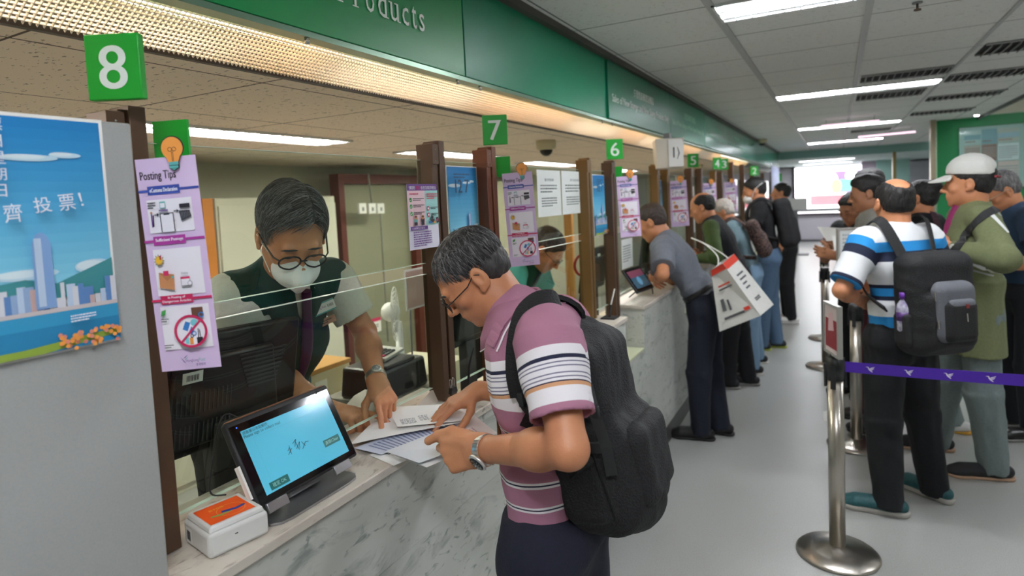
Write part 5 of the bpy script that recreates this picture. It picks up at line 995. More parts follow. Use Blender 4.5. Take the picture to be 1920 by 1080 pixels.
def arm_sdf(J, k, hand):
    S = SDF(); s = J['s']; b = J.get('b', 1); sh, el, wr = A(J['sh'+k]), A(J['el'+k]), A(J['wr'+k])
    S.cap(sh, el, .046*s*b, .037*s*b, k=.02); S.cap(el, el+(wr-el)*.35, .037*s*b, .039*s*b, k=.015); S.cap(el+(wr-el)*.3, wr, .039*s*b, .0255*s, k=.02)
    hand_sdf(S, wr, J, k, **hand); return S
FL = [(.043, .026, .021), (.047, .030, .022), (.043, .028, .021), (.034, .021, .018)]
def hand_sdf(S, wr, J, k, D=None, N=None, curls=None, thumb=None, hs=1.0, tips=None):
    s = J['s']**.5*hs; el = A(J['el'+k]); D = _n(D) if D is not None else _n(wr-el); N = A(N) if N is not None else -A(J['R'])*(1 if k == 'R' else -1); N = _n(N-N.dot(D)*D)
    T = np.cross(D, N)*(1 if k == 'R' else -1)
    curls = curls or [(25, 25, 15), (28, 28, 18), (32, 30, 20), (35, 32, 20)]
    offs = [.027, .009, -.009, -.026]; dist = [.088, .092, .087, .078]
    for i in range(4):
        kn = wr+(D*dist[i]+T*offs[i])*s; S.cap(wr+T*offs[i]*.55*s, kn, .0135*s, .0108*s, k=.012)
    S.cap(wr+(T*.012+D*.015+N*.004)*s, wr+(T*.026+D*.055+N*.006)*s, .015*s, .013*s, k=.014)
    S.ecap(wr-D*.01, wr+D*.02*s, .02*s, .018*s, T, 1.25, 1.5, k=.015)
    for i in range(4):
        p = wr+(D*dist[i]+T*offs[i])*s; a = 0; sp = T*(.10, .03, -.04, -.12)[i]; rad = (.0092, .0094, .009, .0078)[i]
        for q in range(3):
            a += curls[i][q]; d = _n(D*math.cos(R_(a))+N*math.sin(R_(a))+sp*math.cos(R_(min(a, 90)))); p2 = p+d*FL[i][q]*s
            S.cap(p, p2, rad*s*(1-.07*q), rad*s*(1-.07*(q+1)), k=.0035 if q == 0 else .002); p = p2
    th = thumb or dict(a=(.62, .6, .35), b=(.85, .35, .3), c=(.95, .15, .3)); p = wr+(D*.034+T*.026+N*.008)*s
    for v, L, r in zip((th['a'], th['b'], th['c']), (.040, .032, .027), (.0125, .0108, .0095)):
        d = _n(D*v[0]+T*v[1]+N*v[2]); p2 = p+d*L*s; S.cap(p, p2, r*s, r*.9*s, k=.006); p = p2
def body_mesh(t, J, skin, hL={}, hR={}, res=.0045, hres=None):
    parts = []; S = head_sdf(J); parts.append(S.mesh(hres or res)+(0,))
    for k, hd in (('L', hL), ('R', hR)): parts.append(arm_sdf(J, k, hd).mesh(res)+(0,))
    S = SDF(); s = J['s']; b = J.get('b', 1)
    S.ecap(J['pel'], J['chest'], .075*s*b, .085*s*b, J['R'], 1.4, 1.4, k=.04); S.cap(A(J['shL'])*.85+A(J['shR'])*.15, A(J['shR'])*.85+A(J['shL'])*.15, .045*s*b, k=.05); S.cap(J['chest'], J['neck'], .07*s, .055*s, k=.04)
    for k in 'LR': S.cap(J['hip'+k], J['kn'+k], .068*s, .048*s, k=.03); S.cap(J['kn'+k], J['an'+k], .045*s, .032*s, k=.02); S.cap(A(J['an'+k])-A((0, 0, .03*s)), A(J['an'+k])+A(J['td'+k])*.1*s-A((0, 0, .045*s)), .03*s, .025*s, k=.02)
    parts.append(S.mesh(.012)+(0,)); return np_mesh('body', parts, [skin], t)
def shirt(t, J, m, name='shirt', sleeve='short', hem=-.06, res=.008, wr=.0035, bulk=1.0, sf=.55, attrs=None, wsc=38, seed=1, sleeve_r=1.0, neck_r=.066, openf=None, hollow=False, ext=0, collarless=True, lower_f=1.42):
    S = SDF(); s = J['s']; b = bulk*J.get('b', 1); up = A(J['up']); pel = A(J['pel']); F = A(J['F']); ch = A(J['chest']); wa = A(J['waist']); hp = pel+A((0, 0, 1))*hem*s
    S.cone(hp, wa, (.098+ext)*s*b, .096*s*b, lat=J['R'], f=lower_f, k=.02); S.ecap(wa, ch, .092*s*b, .104*s*b, J['R'], 1.34, 1.42, k=.05)
    S.ecap(ch, ch+(A(J['neck'])-ch)*.55, .104*s*b, .086*s*b, J['R'], 1.42, 1.55, k=.05); S.cap(A(J['shL']), A(J['shR']), .052*s*b, k=.06); S.cap(ch+(A(J['neck'])-ch)*.4, A(J['neck'])+up*.0, .085*s, neck_r*s, k=.05)
    for k in 'LR':
        sh, el, w = A(J['sh'+k]), A(J['el'+k]), A(J['wr'+k]); d = _n(el-sh)
        if sleeve == 'none': continue
        if sleeve == 'short':
            L = np.linalg.norm(el-sh)*sf; S.cap(sh, sh+d*L*.4, .058*s*b, .058*s*b, k=.05); S.cone(sh+d*.01, sh+d*L, .060*s*b*sleeve_r, .063*s*b*sleeve_r, k=.03)
            if hollow: S.cone(sh+d*(L-.035), sh+d*(L+.02), .0515*s*b*sleeve_r, .0535*s*b*sleeve_r, op='-', k=.002)
        else:
            S.cap(sh, el, .060*s*b*sleeve_r, .054*s*b*sleeve_r, k=.022); S.cone(el, el+(w-el)*.97, .054*s*b*sleeve_r, .037*s*b*sleeve_r, k=.018); S.cap(el, el, .054*s*b*sleeve_r, k=.02)
    if wr: S.warp(wr, wsc, seed, stretch=(1, 1, .55))
    return sdf_obj(name, S, res, m, t, attrs=attrs)
def trousers(t, J, m, res=.009, wr=.004, top=.05, bulk=1, flare=1.0, seed=3, name='trousers', cuff=-.045):
    S = SDF(); s = J['s']; b = bulk*J.get('b', 1); pel = A(J['pel']); U = A((0, 0, 1))
    S.cone(pel-U*.05*s, pel+A(J['up'])*top*s, .112*s*b, .100*s*b, lat=J['R'], f=1.38, k=.01); S.ecap(pel-U*.06*s, pel, .10*s*b, .10*s*b, J['R'], 1.4, 1.4, k=.04)
    for k in 'LR':
        h, kn, an = A(J['hip'+k]), A(J['kn'+k]), A(J['an'+k]); S.cap(h-U*.03*s, kn, .092*s*b, .066*s*b*flare, k=.045); S.cone(kn, an+U*cuff*s, .066*s*b*flare, .055*s*b*flare, k=.03)
    if wr: S.warp(wr, 24, seed, stretch=(1, 1, .5))
    return sdf_obj(name, S, res, m, t)
def shoes(t, J, m, ms, name='shoe', res=.006, sole_h=.018, L=.27, both='LR'):
    for k in both:
        s = J['s']; an = A(J['an'+k]); d = A(J['td'+k]); g = A((an[0], an[1], an[2]-.085*s)); lat = np.cross(d, (0, 0, 1)); hl = g-d*.055*s; toe = g+d*(L-.085)*s; U = A((0, 0, 1))
        S = SDF(); S.ecap(hl+U*.045, hl+U*.05+d*.05, .032, .036, lat, 1.05, 1.05, k=.02); S.ecap(hl+d*.05+U*.045, toe-d*.06+U*.042, .040, .034, lat, 1.1, 1.35, k=.03); S.ell(toe-d*.035+U*.032, (.045, .055, .032), np.stack([lat, d, U], 1), k=.02)
        S.cap(g+U*.05, g+U*.088, .037, .038, k=.02); S.plane(g+U*(sole_h-.002), -U)
        o = sdf_obj(name, S, res, m, t)
        S = SDF(); S.ecap(hl+U*.02, hl+d*.1+U*.02, .038, .036, lat, 1.02, 1.05, k=.02); S.ecap(hl+d*.1+U*.02, toe-d*.05+U*.02, .036, .036, lat, 1.05, 1.3, k=.02); S.cap(toe-d*.04+U*.02, toe-d*.03+U*.02, .044, k=.02); S.plane(g+U*sole_h, U); S.plane(g+U*.001, -U)
        q = sdf_obj('sole', S, res, ms, o if False else t)
        mw = q.matrix_world.copy(); q.parent = o
        if name != 'shoe': pass
def hair(t, J, m, style='short', res=.0045, seed=2, big=1.0):
    S = SDF(); H = frame_of(J['hf'], J['hu']); c = A(J['head']); s = J['hs']; w = lambda *p: c+H@(A(p)*s); E = lambda p, r, k=.01, op='+': S.ell(w(*p), A(r)*s, H, k*s, op)
    g = 1.0*big; E((0, -.016, .040), (.082*g, .103*g, .086*g)); E((0, -.046, -.016), (.068, .056, .050), .03)
    if style == 'receding': n1, p1 = (0, .80, -.60), (0, .016, .012)
    elif style == 'bald': n1, p1 = (0, .80, -.6), (0, -.0, .0)
    else: n1, p1 = (0, .78, -.62), (0, .030, .010)
    S.plane(w(*p1), H@A(n1), .008); S.plane(w(0, -.03, -.045), H@A((0, .25, -1)), .008)
    if style in ('bald',): E((0, -.058, .106), (.046, .070, .058), .014, '-'); E((0, .03, .12), (.062, .08, .055), .012, '-'); E((0, .06, .09), (.07, .06, .06), .01, '-')
    if style == 'patch': E((0, -.03, .14), (.03, .035, .022), .01, '-')
    for sg in (-1, 1): E((sg*.088, -.004, -.012), (.03, .021, .036), .006, '-')
    if style == 'fringe': E((0, .036, .074), (.064, .045, .027), .015)
    if style == 'quiff': E((0, .016, .092), (.066, .062, .034), .03)
    if style == 'bun': E((0, -.085, .075), (.055, .05, .05), .008); E((.03, -.11, .05), (.03, .03, .03), .01)
    if style == 'mop': E((0, .0, .07), (.088, .10, .06), .02); E((0, .036, .07), (.066, .04, .03), .015)
    S.warp(.0045, 110, seed); return sdf_obj('hair', S, res, m, t)
def strands(t, J, n, mats, comb, keep, seed=5, L=(.02, .045), lift=.25, rad=.00045, name='hair_strands', base=(.080, .101, .084), bc=(0, -.016, .040)):
    r = random.Random(seed); H = frame_of(J['hf'], J['hu']); c = A(J['head']); s = J['hs']; mb = MB(); done = 0; tr = 0; bc = A(bc); base = A(base)
    while done < n and tr < n*12:
        tr += 1; v = _n([r.gauss(0, 1) for _ in range(3)]); p = bc+v*base
        if not keep(p): continue
        nrm = _n(v/base); d = A(comb(p)); d = _n(d-d.dot(nrm)*nrm+A([r.gauss(0, .16) for _ in range(3)])); Lg = r.uniform(*L); pts = [p]; k = 5
        for i in range(k-1):
            q = (pts[-1]-bc)/base; nr = _n(q/base); dd = _n(d-d.dot(nr)*nr)+nr*lift*(1-i/2.2); pp = pts[-1]+_n(dd)*Lg/(k-1); q = (pp-bc)/(base+.0015); l = np.linalg.norm(q)
            if l < 1: pp = bc+(pp-bc)/l
            pts.append(pp)
        W3 = [V(*(c+H@(x*s))) for x in pts]; mb.tube(W3, [rad*1.2, rad*1.2, rad, rad*.7, rad*.25], 3, r.choice(mats), caps=False); done += 1
    return mb.build(name, mats[0], t)
def glasses(t, J, m=None, lens=True, r=(.0235, .0185), y=.104, z=-.001, th=.0016, drop=0):
    H = frame_of(J['hf'], J['hu']); c = A(J['head']); s = J['hs']; w = lambda *p: V(*(c+H@(A(p)*s))); m = m or M_frame; g = None
    mb = MB()
    for sg in (-1, 1): mb.tube([w(sg*.031+r[0]*math.cos(a), y-.004*abs(math.cos(a)), z+r[1]*math.sin(a)) for a in [2*math.pi*i/28 for i in range(29)]], th*s, 6, caps=False)
    mb.tube([w(-.009, y, z+.004), w(0, y+.003, z+.007), w(.009, y, z+.004)], th*s, 6)
    for sg in (-1, 1): mb.tube([w(sg*.054, y-.004, z+.006), w(sg*.066, y-.02, z+.006), w(sg*.079, .03, z+.008), w(sg*.0835, .0, .014), w(sg*.083, -.016, .0)], th*s, 6)
    o = mb.build('glasses', m, t, label='spectacles')
    if lens:
        for sg in (-1, 1): q = MB(); q.add([w(sg*.031+r[0]*math.cos(a), y-.004*abs(math.cos(a)), z+r[1]*math.sin(a)) for a in [2*math.pi*i/20 for i in range(20)]], [tuple(range(20))]); q.build('lens', M_lens, o)
    return o
def eyes(t, J, closed=.5, brow=None):
    H = frame_of(J['hf'], J['hu']); c = A(J['head']); s = J['hs']; w = lambda *p: V(*(c+H@(A(p)*s)))
    for sg in (-1, 1):
        mb = MB(); mb.tube([w(sg*.031+x*.013, .0912-.0028*x*x-.0, -.0028-.002*(1-x*x)) for x in (-1, -.5, 0, .5, 1)], [.0005, .0011, .0013, .0011, .0005], 6); mb.build('eyelashes', M_iris, t)
        if brow: mb = MB(); mb.tube([w(sg*(.031+x*.019), .0945-.007*(x > 0)*x, .0205+.0025*(1-x*x)-.002*x) for x in (-1, -.5, 0, .5, 1)], [.0014, .0028, .003, .0026, .001], 6); mb.build('eyebrow', brow, t)
def lips(t, J):
    H = frame_of(J['hf'], J['hu']); c = A(J['head']); s = J['hs']; w = lambda *p: V(*(c+H@(A(p)*s))); mb = MB()
    mb.tube([w(x*.019, .0945-.006*x*x, -.0640) for x in (-1, -.5, 0, .5, 1)], [.0008, .002, .0024, .002, .0008], 6).build('mouth', M_lip, t)
def collar(t, J, m, r0=.060, r1=.078, h=.042, gap=35, trim=None, tilt=.3, name='collar', drop=.02, n=26, pos=-.022):
    U = A(J['hu'])*.25+A(J['up'])*.75; H = frame_of(J['fw'], U); H = frame_of(H[:, 1]+0, U); nk = A(J['neck'])+H[:, 2]*pos; s = J['s']; mb = MB(); vs = []; rows = ((r0, h*1.0, .0), (r0+.004, h*1.08, 0), (r1, h*.25, 0), (r1+.008, -drop, 0), (r1+.004, -drop, 0), (r1-.004, h*.2, 0))
    for i in range(n+1):
        a = R_(90+gap+(360-2*gap)*i/n); f = math.sin(a); 
        for rr, zz, _ in rows: z_ = zz*s-(.032*s*max(0, f)*1.2); vs.append(V(*(nk+H@A((rr*s*math.cos(a)*1.08, rr*s*f*(1.0+.1*max(f, 0)), z_)))))
    k = len(rows); fs = [(i*k+j, i*k+(j+1) % k, (i+1)*k+(j+1) % k, (i+1)*k+j) for i in range(n) for j in range(k)]; mb.add(vs, fs, None, True); mb.add(vs[:k], [tuple(range(k))]); mb.add(vs[-k:], [tuple(range(k))[::-1]]); o = mb.build(name, m, t)
    if trim: MB().tube([vs[i*k+3]+V(*(H@A((0, 0, .0)))) for i in range(n+1)], .0016, 6).build('collar_trim', trim, o)
    return o
def watch(t, J, k, face_dir, m=None, dial='#1B1F22', r=.0295, off=-.012, big=1):
    m = m or mat('watch_steel', '#E2E2E0', .3, .9); wr, el = A(J['wr'+k]), A(J['el'+k]); ax = _n(wr-el); c = wr+ax*off; fd = A(face_dir); fd = _n(fd-fd.dot(ax)*ax); sd = np.cross(ax, fd); mb = MB(); n = 26
    for i in range(n):
        a = 2*math.pi*(i+.5)/n; d = fd*math.cos(a)+sd*math.sin(a)*1.06; R3 = Matrix(((ax[0], (sd*math.cos(a)-fd*math.sin(a))[0], d[0]), (ax[1], (sd*math.cos(a)-fd*math.sin(a))[1], d[1]), (ax[2], (sd*math.cos(a)-fd*math.sin(a))[2], d[2])))
        for q in (-1, 0, 1): mb.box(V(*(c+d*r+ax*q*.0068)), (.0064, .0066, .0028), R3)
    o = mb.build('watch_bracelet', m, t); p = V(*(c+fd*(r+.001)))
    MB().lathe([(.017*big, 0), (.019*big, .003), (.019*big, .006), (.0165*big, .008)], p, 28, axis=fd).build('watch_case', m, o)
    MB().lathe([(.0155*big, .0079), (.0155*big, .0086)], p, 28, mat('dial'+dial, dial, .15), axis=fd).build('watch_dial', mat('dial'+dial, dial, .15), o)
    s = MB(); q = Sheet(p+V(*fd)*.0087, V(*ax), V(*np.cross(fd, ax)), s)
    for i in range(12): a = i*math.pi/6; q.line(.0115*math.cos(a), .0115*math.sin(a), .0135*math.cos(a), .0135*math.sin(a), .0014, M_wpaper)
    q.line(0, 0, .007, .004, .0012, M_wpaper); q.line(0, 0, -.004, .009, .001, M_wpaper); s.build('hands', M_wpaper, o); return o
def person(lab, loc, grp=None): return thing('person', lab, 'person', (loc[0], loc[1], 0), grp)
def strap(t, pts, cen, w, th, m, name='strap', n=6, parent=None):
    P = catmull(pts, n); N = [(p-V(*cen(p))) for p in P]; return MB().strap(P, N, w, th, m).build(name, m, parent or t, bevel=0)
def sattr_torso(J, span=.75):
    """height of each shirt point along the body from the neck down; sleeves measured along the arm"""
    nk, up = A(J['neck']), A(J['up']); pel = A(J['pel']); ch = A(J['chest'])
    def fn(v):
        s = np.where(((v-ch)@up) > 0, (nk-v)@up, np.nan); d1 = (nk-ch)@up; down = _n(pel-ch); s = np.where(((v-ch)@up) > 0, (nk-v)@up, d1+(v-ch)@down)
        for k in 'LR':
            a, b = A(J['sh'+k]), A(J['el'+k]); L = np.linalg.norm(b-a); u = (b-a)/L; tt = (v-a)@u; r = np.linalg.norm(v-a-np.clip(tt, 0, L)[:, None]*u, axis=1)
            lat = A(J['R'])*(1 if k == 'R' else -1); out = (v-a)@lat
            m = (tt > .0) & (r < .085) & ((out > .02) | (tt > .06)) & ((v-ch)@lat > .135*J['s']*J.get('b', 1)*.98)
            s = np.where(m, ((nk-a)@up)+tt+J.get('sl', 0), s)
        return s/span
    return fn
from mathutils.bvhtree import BVHTree
def bvh(o):
    b = parent_loc(o); me = o.data; return BVHTree.FromPolygons([v.co+b for v in me.vertices], [tuple(p.vertices) for p in me.polygons])
def hit(tree, px, py, off=.002):
    d = V(*ray(px, py)).normalized(); r = tree.ray_cast(V(0, 0, CH), d)
    return (r[0]+r[1]*off, r[1]) if r[0] is not None else (None, None)
def surf_band(t, o, pts, w, m, name, th=.0015, n=5, off=.0015, parent=None):
    tr = bvh(o); P = []; N = []
    for i in range(len(pts)-1):
        for k in range(n):
            f = k/n; a, b = hit(tr, pts[i][0]*(1-f)+pts[i+1][0]*f, pts[i][1]*(1-f)+pts[i+1][1]*f, off)
            if a is not None: P.append(a); N.append(b)
    a, b = hit(tr, *pts[-1], off)
    if a is not None: P.append(a); N.append(b)
    if len(P) < 2: return None
    Q = [P[0]]+[(P[i-1]+P[i]*2+P[i+1])/4 for i in range(1, len(P)-1)]+[P[-1]]
    return MB().strap(Q, N, w, th, m).build(name, m, parent or t)
# ---- the customer in the mauve striped polo at window 8
nrm = lambda v: A(v)
JA = dict(s=1.0, hs=.87, F=A((-1, 0, 0)), R=A((0, 1, 0)), b=.93)
JA['pel'] = A(at(1040, 965, Y=1.2)); JA['waist'] = A(at(1030, 860, Y=1.2)); JA['chest'] = A(at(1018, 712, Y=1.2)); JA['neck'] = A(at(968, 588, Y=1.2))
JA['up'] = _n(JA['neck']-JA['chest'])*.5+_n(JA['chest']-JA['pel'])*.5; JA['up'] = _n(JA['up']); JA['fw'] = _n(np.cross(JA['up'], JA['R'])); 
if JA['fw'][0] > 0: JA['fw'] = -JA['fw']
JA['shL'] = A(at(1028, 632, Y=1.04)); JA['shR'] = JA['shL']+A((-.10, .30, -.035)); JA['elL'] = A(at(1066, 842, Y=.955)); JA['wrL'] = A(at(908, 843, Y=1.075))
JA['wrR'] = A((-.925, 1.475, 1.075)); JA['elR'], JA['wrR'] = ik(JA['shR'], JA['wrR'], .28, .26, (.4, .5, -.8))
for k, sg in (('L', -1), ('R', 1)):
    JA['hip'+k] = JA['pel']+A((0, sg*.085, -.03)); JA['an'+k] = A((-.50+.05*sg, 1.2+sg*.11, .085)); JA['kn'+k] = (JA['hip'+k]+JA['an'+k])/2+A((-.03, 0, 0)); JA['td'+k] = A((-1, 0, 0))
h0 = _n((-.80, -.60, 0)); JA['hf'] = h0*.74+A((0, 0, -.67)); JA['hu'] = h0*.67+A((0, 0, .74))
Hh = frame_of(JA['hf'], JA['hu']); JA['head'] = A(at(899, 522, Y=1.13))-Hh@A((-.080, -.006, -.004))*.87
tA = person('person in a mauve striped polo shirt and glasses standing at the nearest window', (JA['pel'][0], JA['pel'][1]))
tA.location.z = 0
body_mesh(tA, JA, skinA, hL=dict(D=(-.95, .02, -.27), N=(.08, .97, -.1), curls=[(34, 50, 30), (40, 52, 30), (46, 54, 30), (50, 56, 30)], thumb=dict(a=(.85, .34, -.05), b=(1, -.08, -.1), c=(1, -.28, -.1)), hs=1.14),
          hR=dict(D=(-.42, -.66, -.22), N=(-.1, -.15, -1), curls=[(12, 14, 8), (10, 16, 10), (12, 18, 10), (16, 20, 12)], thumb=dict(a=(.6, .7, .3), b=(.85, .45, .35), c=(.95, .25, .3)), hs=1.0), res=.0032, hres=.0026)
mauve, wh, nv, tn, ln = '#A8738A', '#E6E2E6', '#20223E', '#D09A72', '#77748A'
stripes_old = [(0, mauve), (.172, wh), (.186, nv), (.190, wh), (.200, ln), (.2025, wh), (.212, nv), (.221, wh), (.232, ln), (.2345, wh), (.245, ln), (.2475, wh), (.258, ln), (.2605, wh), (.271, ln), (.2735, wh), (.284, ln), (.2865, wh), (.297, ln), (.2995, wh), (.310, tn), (.322, ln), (.325, wh), (.358, mauve)]
stripes = [(0, mauve), (.076, wh), (.087, ln), (.089, wh), (.095, nv), (.101, wh)]
for q in range(5): stripes += [(.107+q*.0065, ln), (.1088+q*.0065, wh)]
stripes += [(.140, nv), (.1425, tn), (.150, wh), (.178, mauve)]
span = .60
M_polo = None
def polo_mat():
    m = mat('polo_knit', mauve, .85, bump=.15, bscale=500); N, L, b = nodes(m); a = N.new('ShaderNodeAttribute'); a.attribute_name = 's'
    r = N.new('ShaderNodeValToRGB'); cr = r.color_ramp; cr.interpolation = 'CONSTANT'; cr.elements[0].color = lin(mauve); cr.elements.remove(cr.elements[1])
    for p, c in stripes[1:]: e = cr.elements.new(p/span*1.0); e.color = lin(c)
    L.new(a.outputs['Fac'], r.inputs[0])
    # repeated white-navy-white lines lower down, every 8.6 cm
    def mth(op, x, y=None):
        n = N.new('ShaderNodeMath'); n.operation = op
        for i, v in enumerate((x, y)):
            if v is None: continue
            if isinstance(v, (int, float)): n.inputs[i].default_value = v
            else: L.new(v, n.inputs[i])
        return n.outputs[0]
    f = mth('ABSOLUTE', mth('SUBTRACT', mth('FRACT', mth('DIVIDE', mth('SUBTRACT', mth('MULTIPLY', a.outputs['Fac'], span), .157), .0515)), .5))
    w1 = mth('MULTIPLY', mth('LESS_THAN', f, .12), mth('GREATER_THAN', a.outputs['Fac'], (.19/span))); n1 = mth('LESS_THAN', f, .032)
    x1 = N.new('ShaderNodeMix'); x1.data_type = 'RGBA'; x1.inputs[6].default_value = lin(wh); x1.inputs[7].default_value = lin(nv); L.new(n1, x1.inputs[0])
    x2 = N.new('ShaderNodeMix'); x2.data_type = 'RGBA'; L.new(w1, x2.inputs[0]); L.new(r.outputs[0], x2.inputs[6]); L.new(x1.outputs[2], x2.inputs[7]); L.new(x2.outputs[2], b.inputs['Base Color']); return m
JA['sl'] = .0
mp_ = polo_mat(); shirt(tA, JA, mp_, 'polo_shirt', 'short', hem=-.085, res=.0048, wr=.0052, sf=.74, attrs=sattr_torso(JA, span), wsc=30, hollow=True, sleeve_r=1.06, seed=4, ext=.004)
mm_ = mat('polo_plain', mauve, .85, bump=.15, bscale=500); collar(tA, JA, mm_, .060, .086, .044, 28, mat('trim_white', wh, .8), pos=-.006)
po_ = [o for o in bpy.data.objects if o.name.startswith('polo_shirt') and o.parent == tA][0]
surf_band(tA, po_, [(980, 550), (956, 582), (935, 614), (921, 648)], .030, mm_, 'collar_flap', th=.004)
surf_band(tA, po_, [(990, 560), (968, 592), (948, 626), (934, 660)], .004, mat('trim_white', wh, .8), 'collar_edge', off=.005)
trousers(tA, JA, cloth('trousers_navy', '#15172A', '#0E0F1C', .4), res=.007, wr=.005, top=.02, bulk=1.02); shoes(tA, JA, M_leather, M_sole)
MB().box(V(*JA['chest'])+V(-.099, -.004, .02), (.004, .02, .13), Matrix.Rotation(.15, 3, 'Y')).build('placket', mm_, tA)
# hair, glasses
hair(tA, JA, hairmat('hair_under', '#2C2A2A', '#4A4848'), 'receding', .0028, big=.955)
c1, c2, c3, c4 = mat('strand_black', '#141313', .4), mat('strand_grey', '#4C4A4A', .4), mat('strand_silver', '#8E8C8E', .4), mat('strand_dark', '#262425', .4)
def keepA(p):
    x, y, z = p
    if y*.80-z*.60 > (.016*.80-.012*.60)+.004: return False
    if z < -.058 or (abs(x) > .055 and -.03 < y < .02 and z < .022): return False
    if (x/.03)**2+((y+.02)/.045)**2 < 1 and z > .09 and (int(abs(x*9973)+abs(y*7919)*3) % 4): return False
    return True
combA = lambda p: (p[0]*2.2, .10-p[1]*1.2 if p[2] > .06 else -.10, -.35-abs(p[0])*4-(0 if p[2] > .08 else .5))
strands(tA, JA, 4200, [c1, c2, c2, c4, c3], combA, keepA, L=(.018, .04), lift=.12, base=(.078, .0985, .081))
glasses(tA, JA, mat('glasses_black', '#15151A', .3), y=.107, z=-.006); eyes(tA, JA, brow=c4); lips(tA, JA)
watch(tA, JA, 'L', (.15, -.93, -.36), big=1.15, dial='#23282B')
# backpack, worn on the back
bk = mat('backpack_black', '#121215', .75, noise=.3, nscale=60, tint='#17171A', bump=.4, bscale=220); bk2 = mat('backpack_mesh', '#141416', .9, bump=.8, bscale=600)
pA = thing('backpack', 'black backpack with hanging straps worn by the customer in the mauve polo', 'backpack', V(*(A(at(1165, 985, Y=1.2)))))
pc = A(at(1120, 792, Y=1.25)); pu = _n(A(at(1085, 640, Y=1.2))-A(at(1150, 960, Y=1.2))); pl_ = A((0, 1, 0)); pf = _n(np.cross(pl_, pu)); pf = pf if pf[0] > 0 else -pf; Rp = np.stack([pf, pl_, pu], 1)
S = SDF(); S.rbox(pc, (.074, .13, .205), Rp, .055, k=.02); S.rbox(pc+pf*.04-pu*.09, (.072, .115, .115), Rp, .05, k=.03); S.ell(pc+pu*.165-pf*.035, (.075, .125, .085), Rp, k=.04); S.ell(pc-pu*.17+pf*.045, (.065, .10, .06), Rp, k=.03); S.rbox(pc-pl_*.13-pu*.06, (.05, .022, .10), Rp, .02, k=.02); S.warp(.010, 24, 9, stretch=(1, 1, .7))
sdf_obj('pack_body', S, .006, bk, pA)
S = SDF(); S.rbox(pc+pf*.095-pu*.075, (.035, .09, .085), Rp, .028, k=.01); S.warp(.004, 40, 5); sdf_obj('front_pocket', S, .006, bk, pA)
zz = lambda a, b, c_: V(*(pc+pf*a+pl_*b+pu*c_))
MB().tube(catmull([zz(.0, -.142, .15), zz(.03, -.147, .05), zz(.05, -.15, -.05), zz(.06, -.14, -.15)], 6), .0022, 6).build('zip', mat('zip_black', '#050506', .4), pA)
for q in ((.06, -.15, .07), (.05, -.15, .0)): MB().box(zz(*q), (.03, .012, .022), Matrix(Rp.tolist())).build('buckle', M_blackm, pA, bevel=.002)
MB().strap([zz(.055, -.135, .12), zz(.065, -.152, .07), zz(.075, -.150, .0), zz(.07, -.14, -.06)], [zz(.055, -.135, .12)-V(*pc)]*4, .022, .002, M_blackm).build('side_strap', M_blackm, pA)
MB().tube(catmull([zz(-.05, -.03, .215), zz(-.04, -.02, .25), zz(-.04, .02, .25), zz(-.05, .03, .215)], 5), .007, 8).build('grab_handle', M_blackm, pA)
sh = V(*JA['shL']); ch = V(*JA['chest']); bc = lambda p: (JA['chest']+(JA['neck']-JA['chest'])*.2)
pt = lambda x, y, Y: at(x, y, Y=Y)
padL = [zz(-.05, -.06, .18), pt(1048, 578, 1.10), pt(1018, 566, 1.06), pt(988, 590, 1.045), pt(974, 642, 1.035), pt(972, 700, 1.035), pt(980, 742, 1.045)]
strap(tA, padL, bc, .048, .010, bk, 'shoulder_strap', parent=pA)
loL = [pt(972, 735, 1.045), pt(993, 775, 1.055), pt(985, 800, 1.07), pt(1000, 772, 1.03), pt(1030, 790, 1.02), pt(1090, 850, 1.03), pt(1105, 880, 1.06), zz(-.03, -.12, -.12)]
strap(tA, [pt(970, 728, 1.04), pt(990, 765, 1.035), pt(1000, 768, 1.03), pt(985, 800, 1.05)], bc, .024, .003, bk, 'adjuster_tail', parent=pA)
strap(tA, [pt(998, 764, 1.035), pt(1040, 800, 1.05), pt(1075, 850, 1.07), pt(1100, 870, 1.08), zz(-.03, -.125, -.08)], bc, .03, .003, bk, 'lower_strap', parent=pA)
MB().box(V(*at(980, 748, Y=1.035)), (.02, .012, .028), Matrix(frame_of(pf, pu).tolist())).build('strap_buckle', M_blackm, pA, bevel=.002)
padR = [zz(-.05, .06, .18), V(*(JA['shR']+A((.06, -.08, .06)))), V(*(JA['shR']+A((-.02, -.09, .062)))), V(*(JA['shR']+A((-.10, -.08, .0)))), V(*(JA['shR']+A((-.115, -.06, -.12))))]
strap(tA, padR, bc, .055, .010, bk, 'shoulder_strap', parent=pA)
# ---- the clerk behind window 8
JC = dict(s=1.0, hs=1.03, F=A((1, 0, 0)), R=A((0, -1, 0)), b=1.0)
JC['shR'] = A(at(432, 556, X=-1.47)); JC['shL'] = A(at(622, 522, X=-1.47)); JC['neck'] = A(at(538, 505, X=-1.42)); JC['chest'] = A((-1.56, 1.30, 1.21)); JC['waist'] = A((-1.65, 1.32, 1.06)); JC['pel'] = A((-1.74, 1.32, .94))
JC['up'] = _n(JC['neck']-JC['pel']); JC['fw'] = _n(A((1, 0, 0))-A((1, 0, 0)).dot(JC['up'])*JC['up'])
JC['head'] = A(at(548, 438, X=-1.275)); h0 = _n((.88, -.47, 0)); JC['hf'] = h0*.80+A((0, 0, -.60)); JC['hu'] = h0*.60+A((0, 0, .80))
JC['elL'] = A(at(684, 622, X=-1.39)); JC['wrL'] = A(at(707, 716, X=-1.205)); JC['wrR'] = A((-1.285, 1.255, 1.045)); JC['elR'], JC['wrR'] = ik(JC['shR'], JC['wrR'], .285, .26, (-.9, .3, -.3))
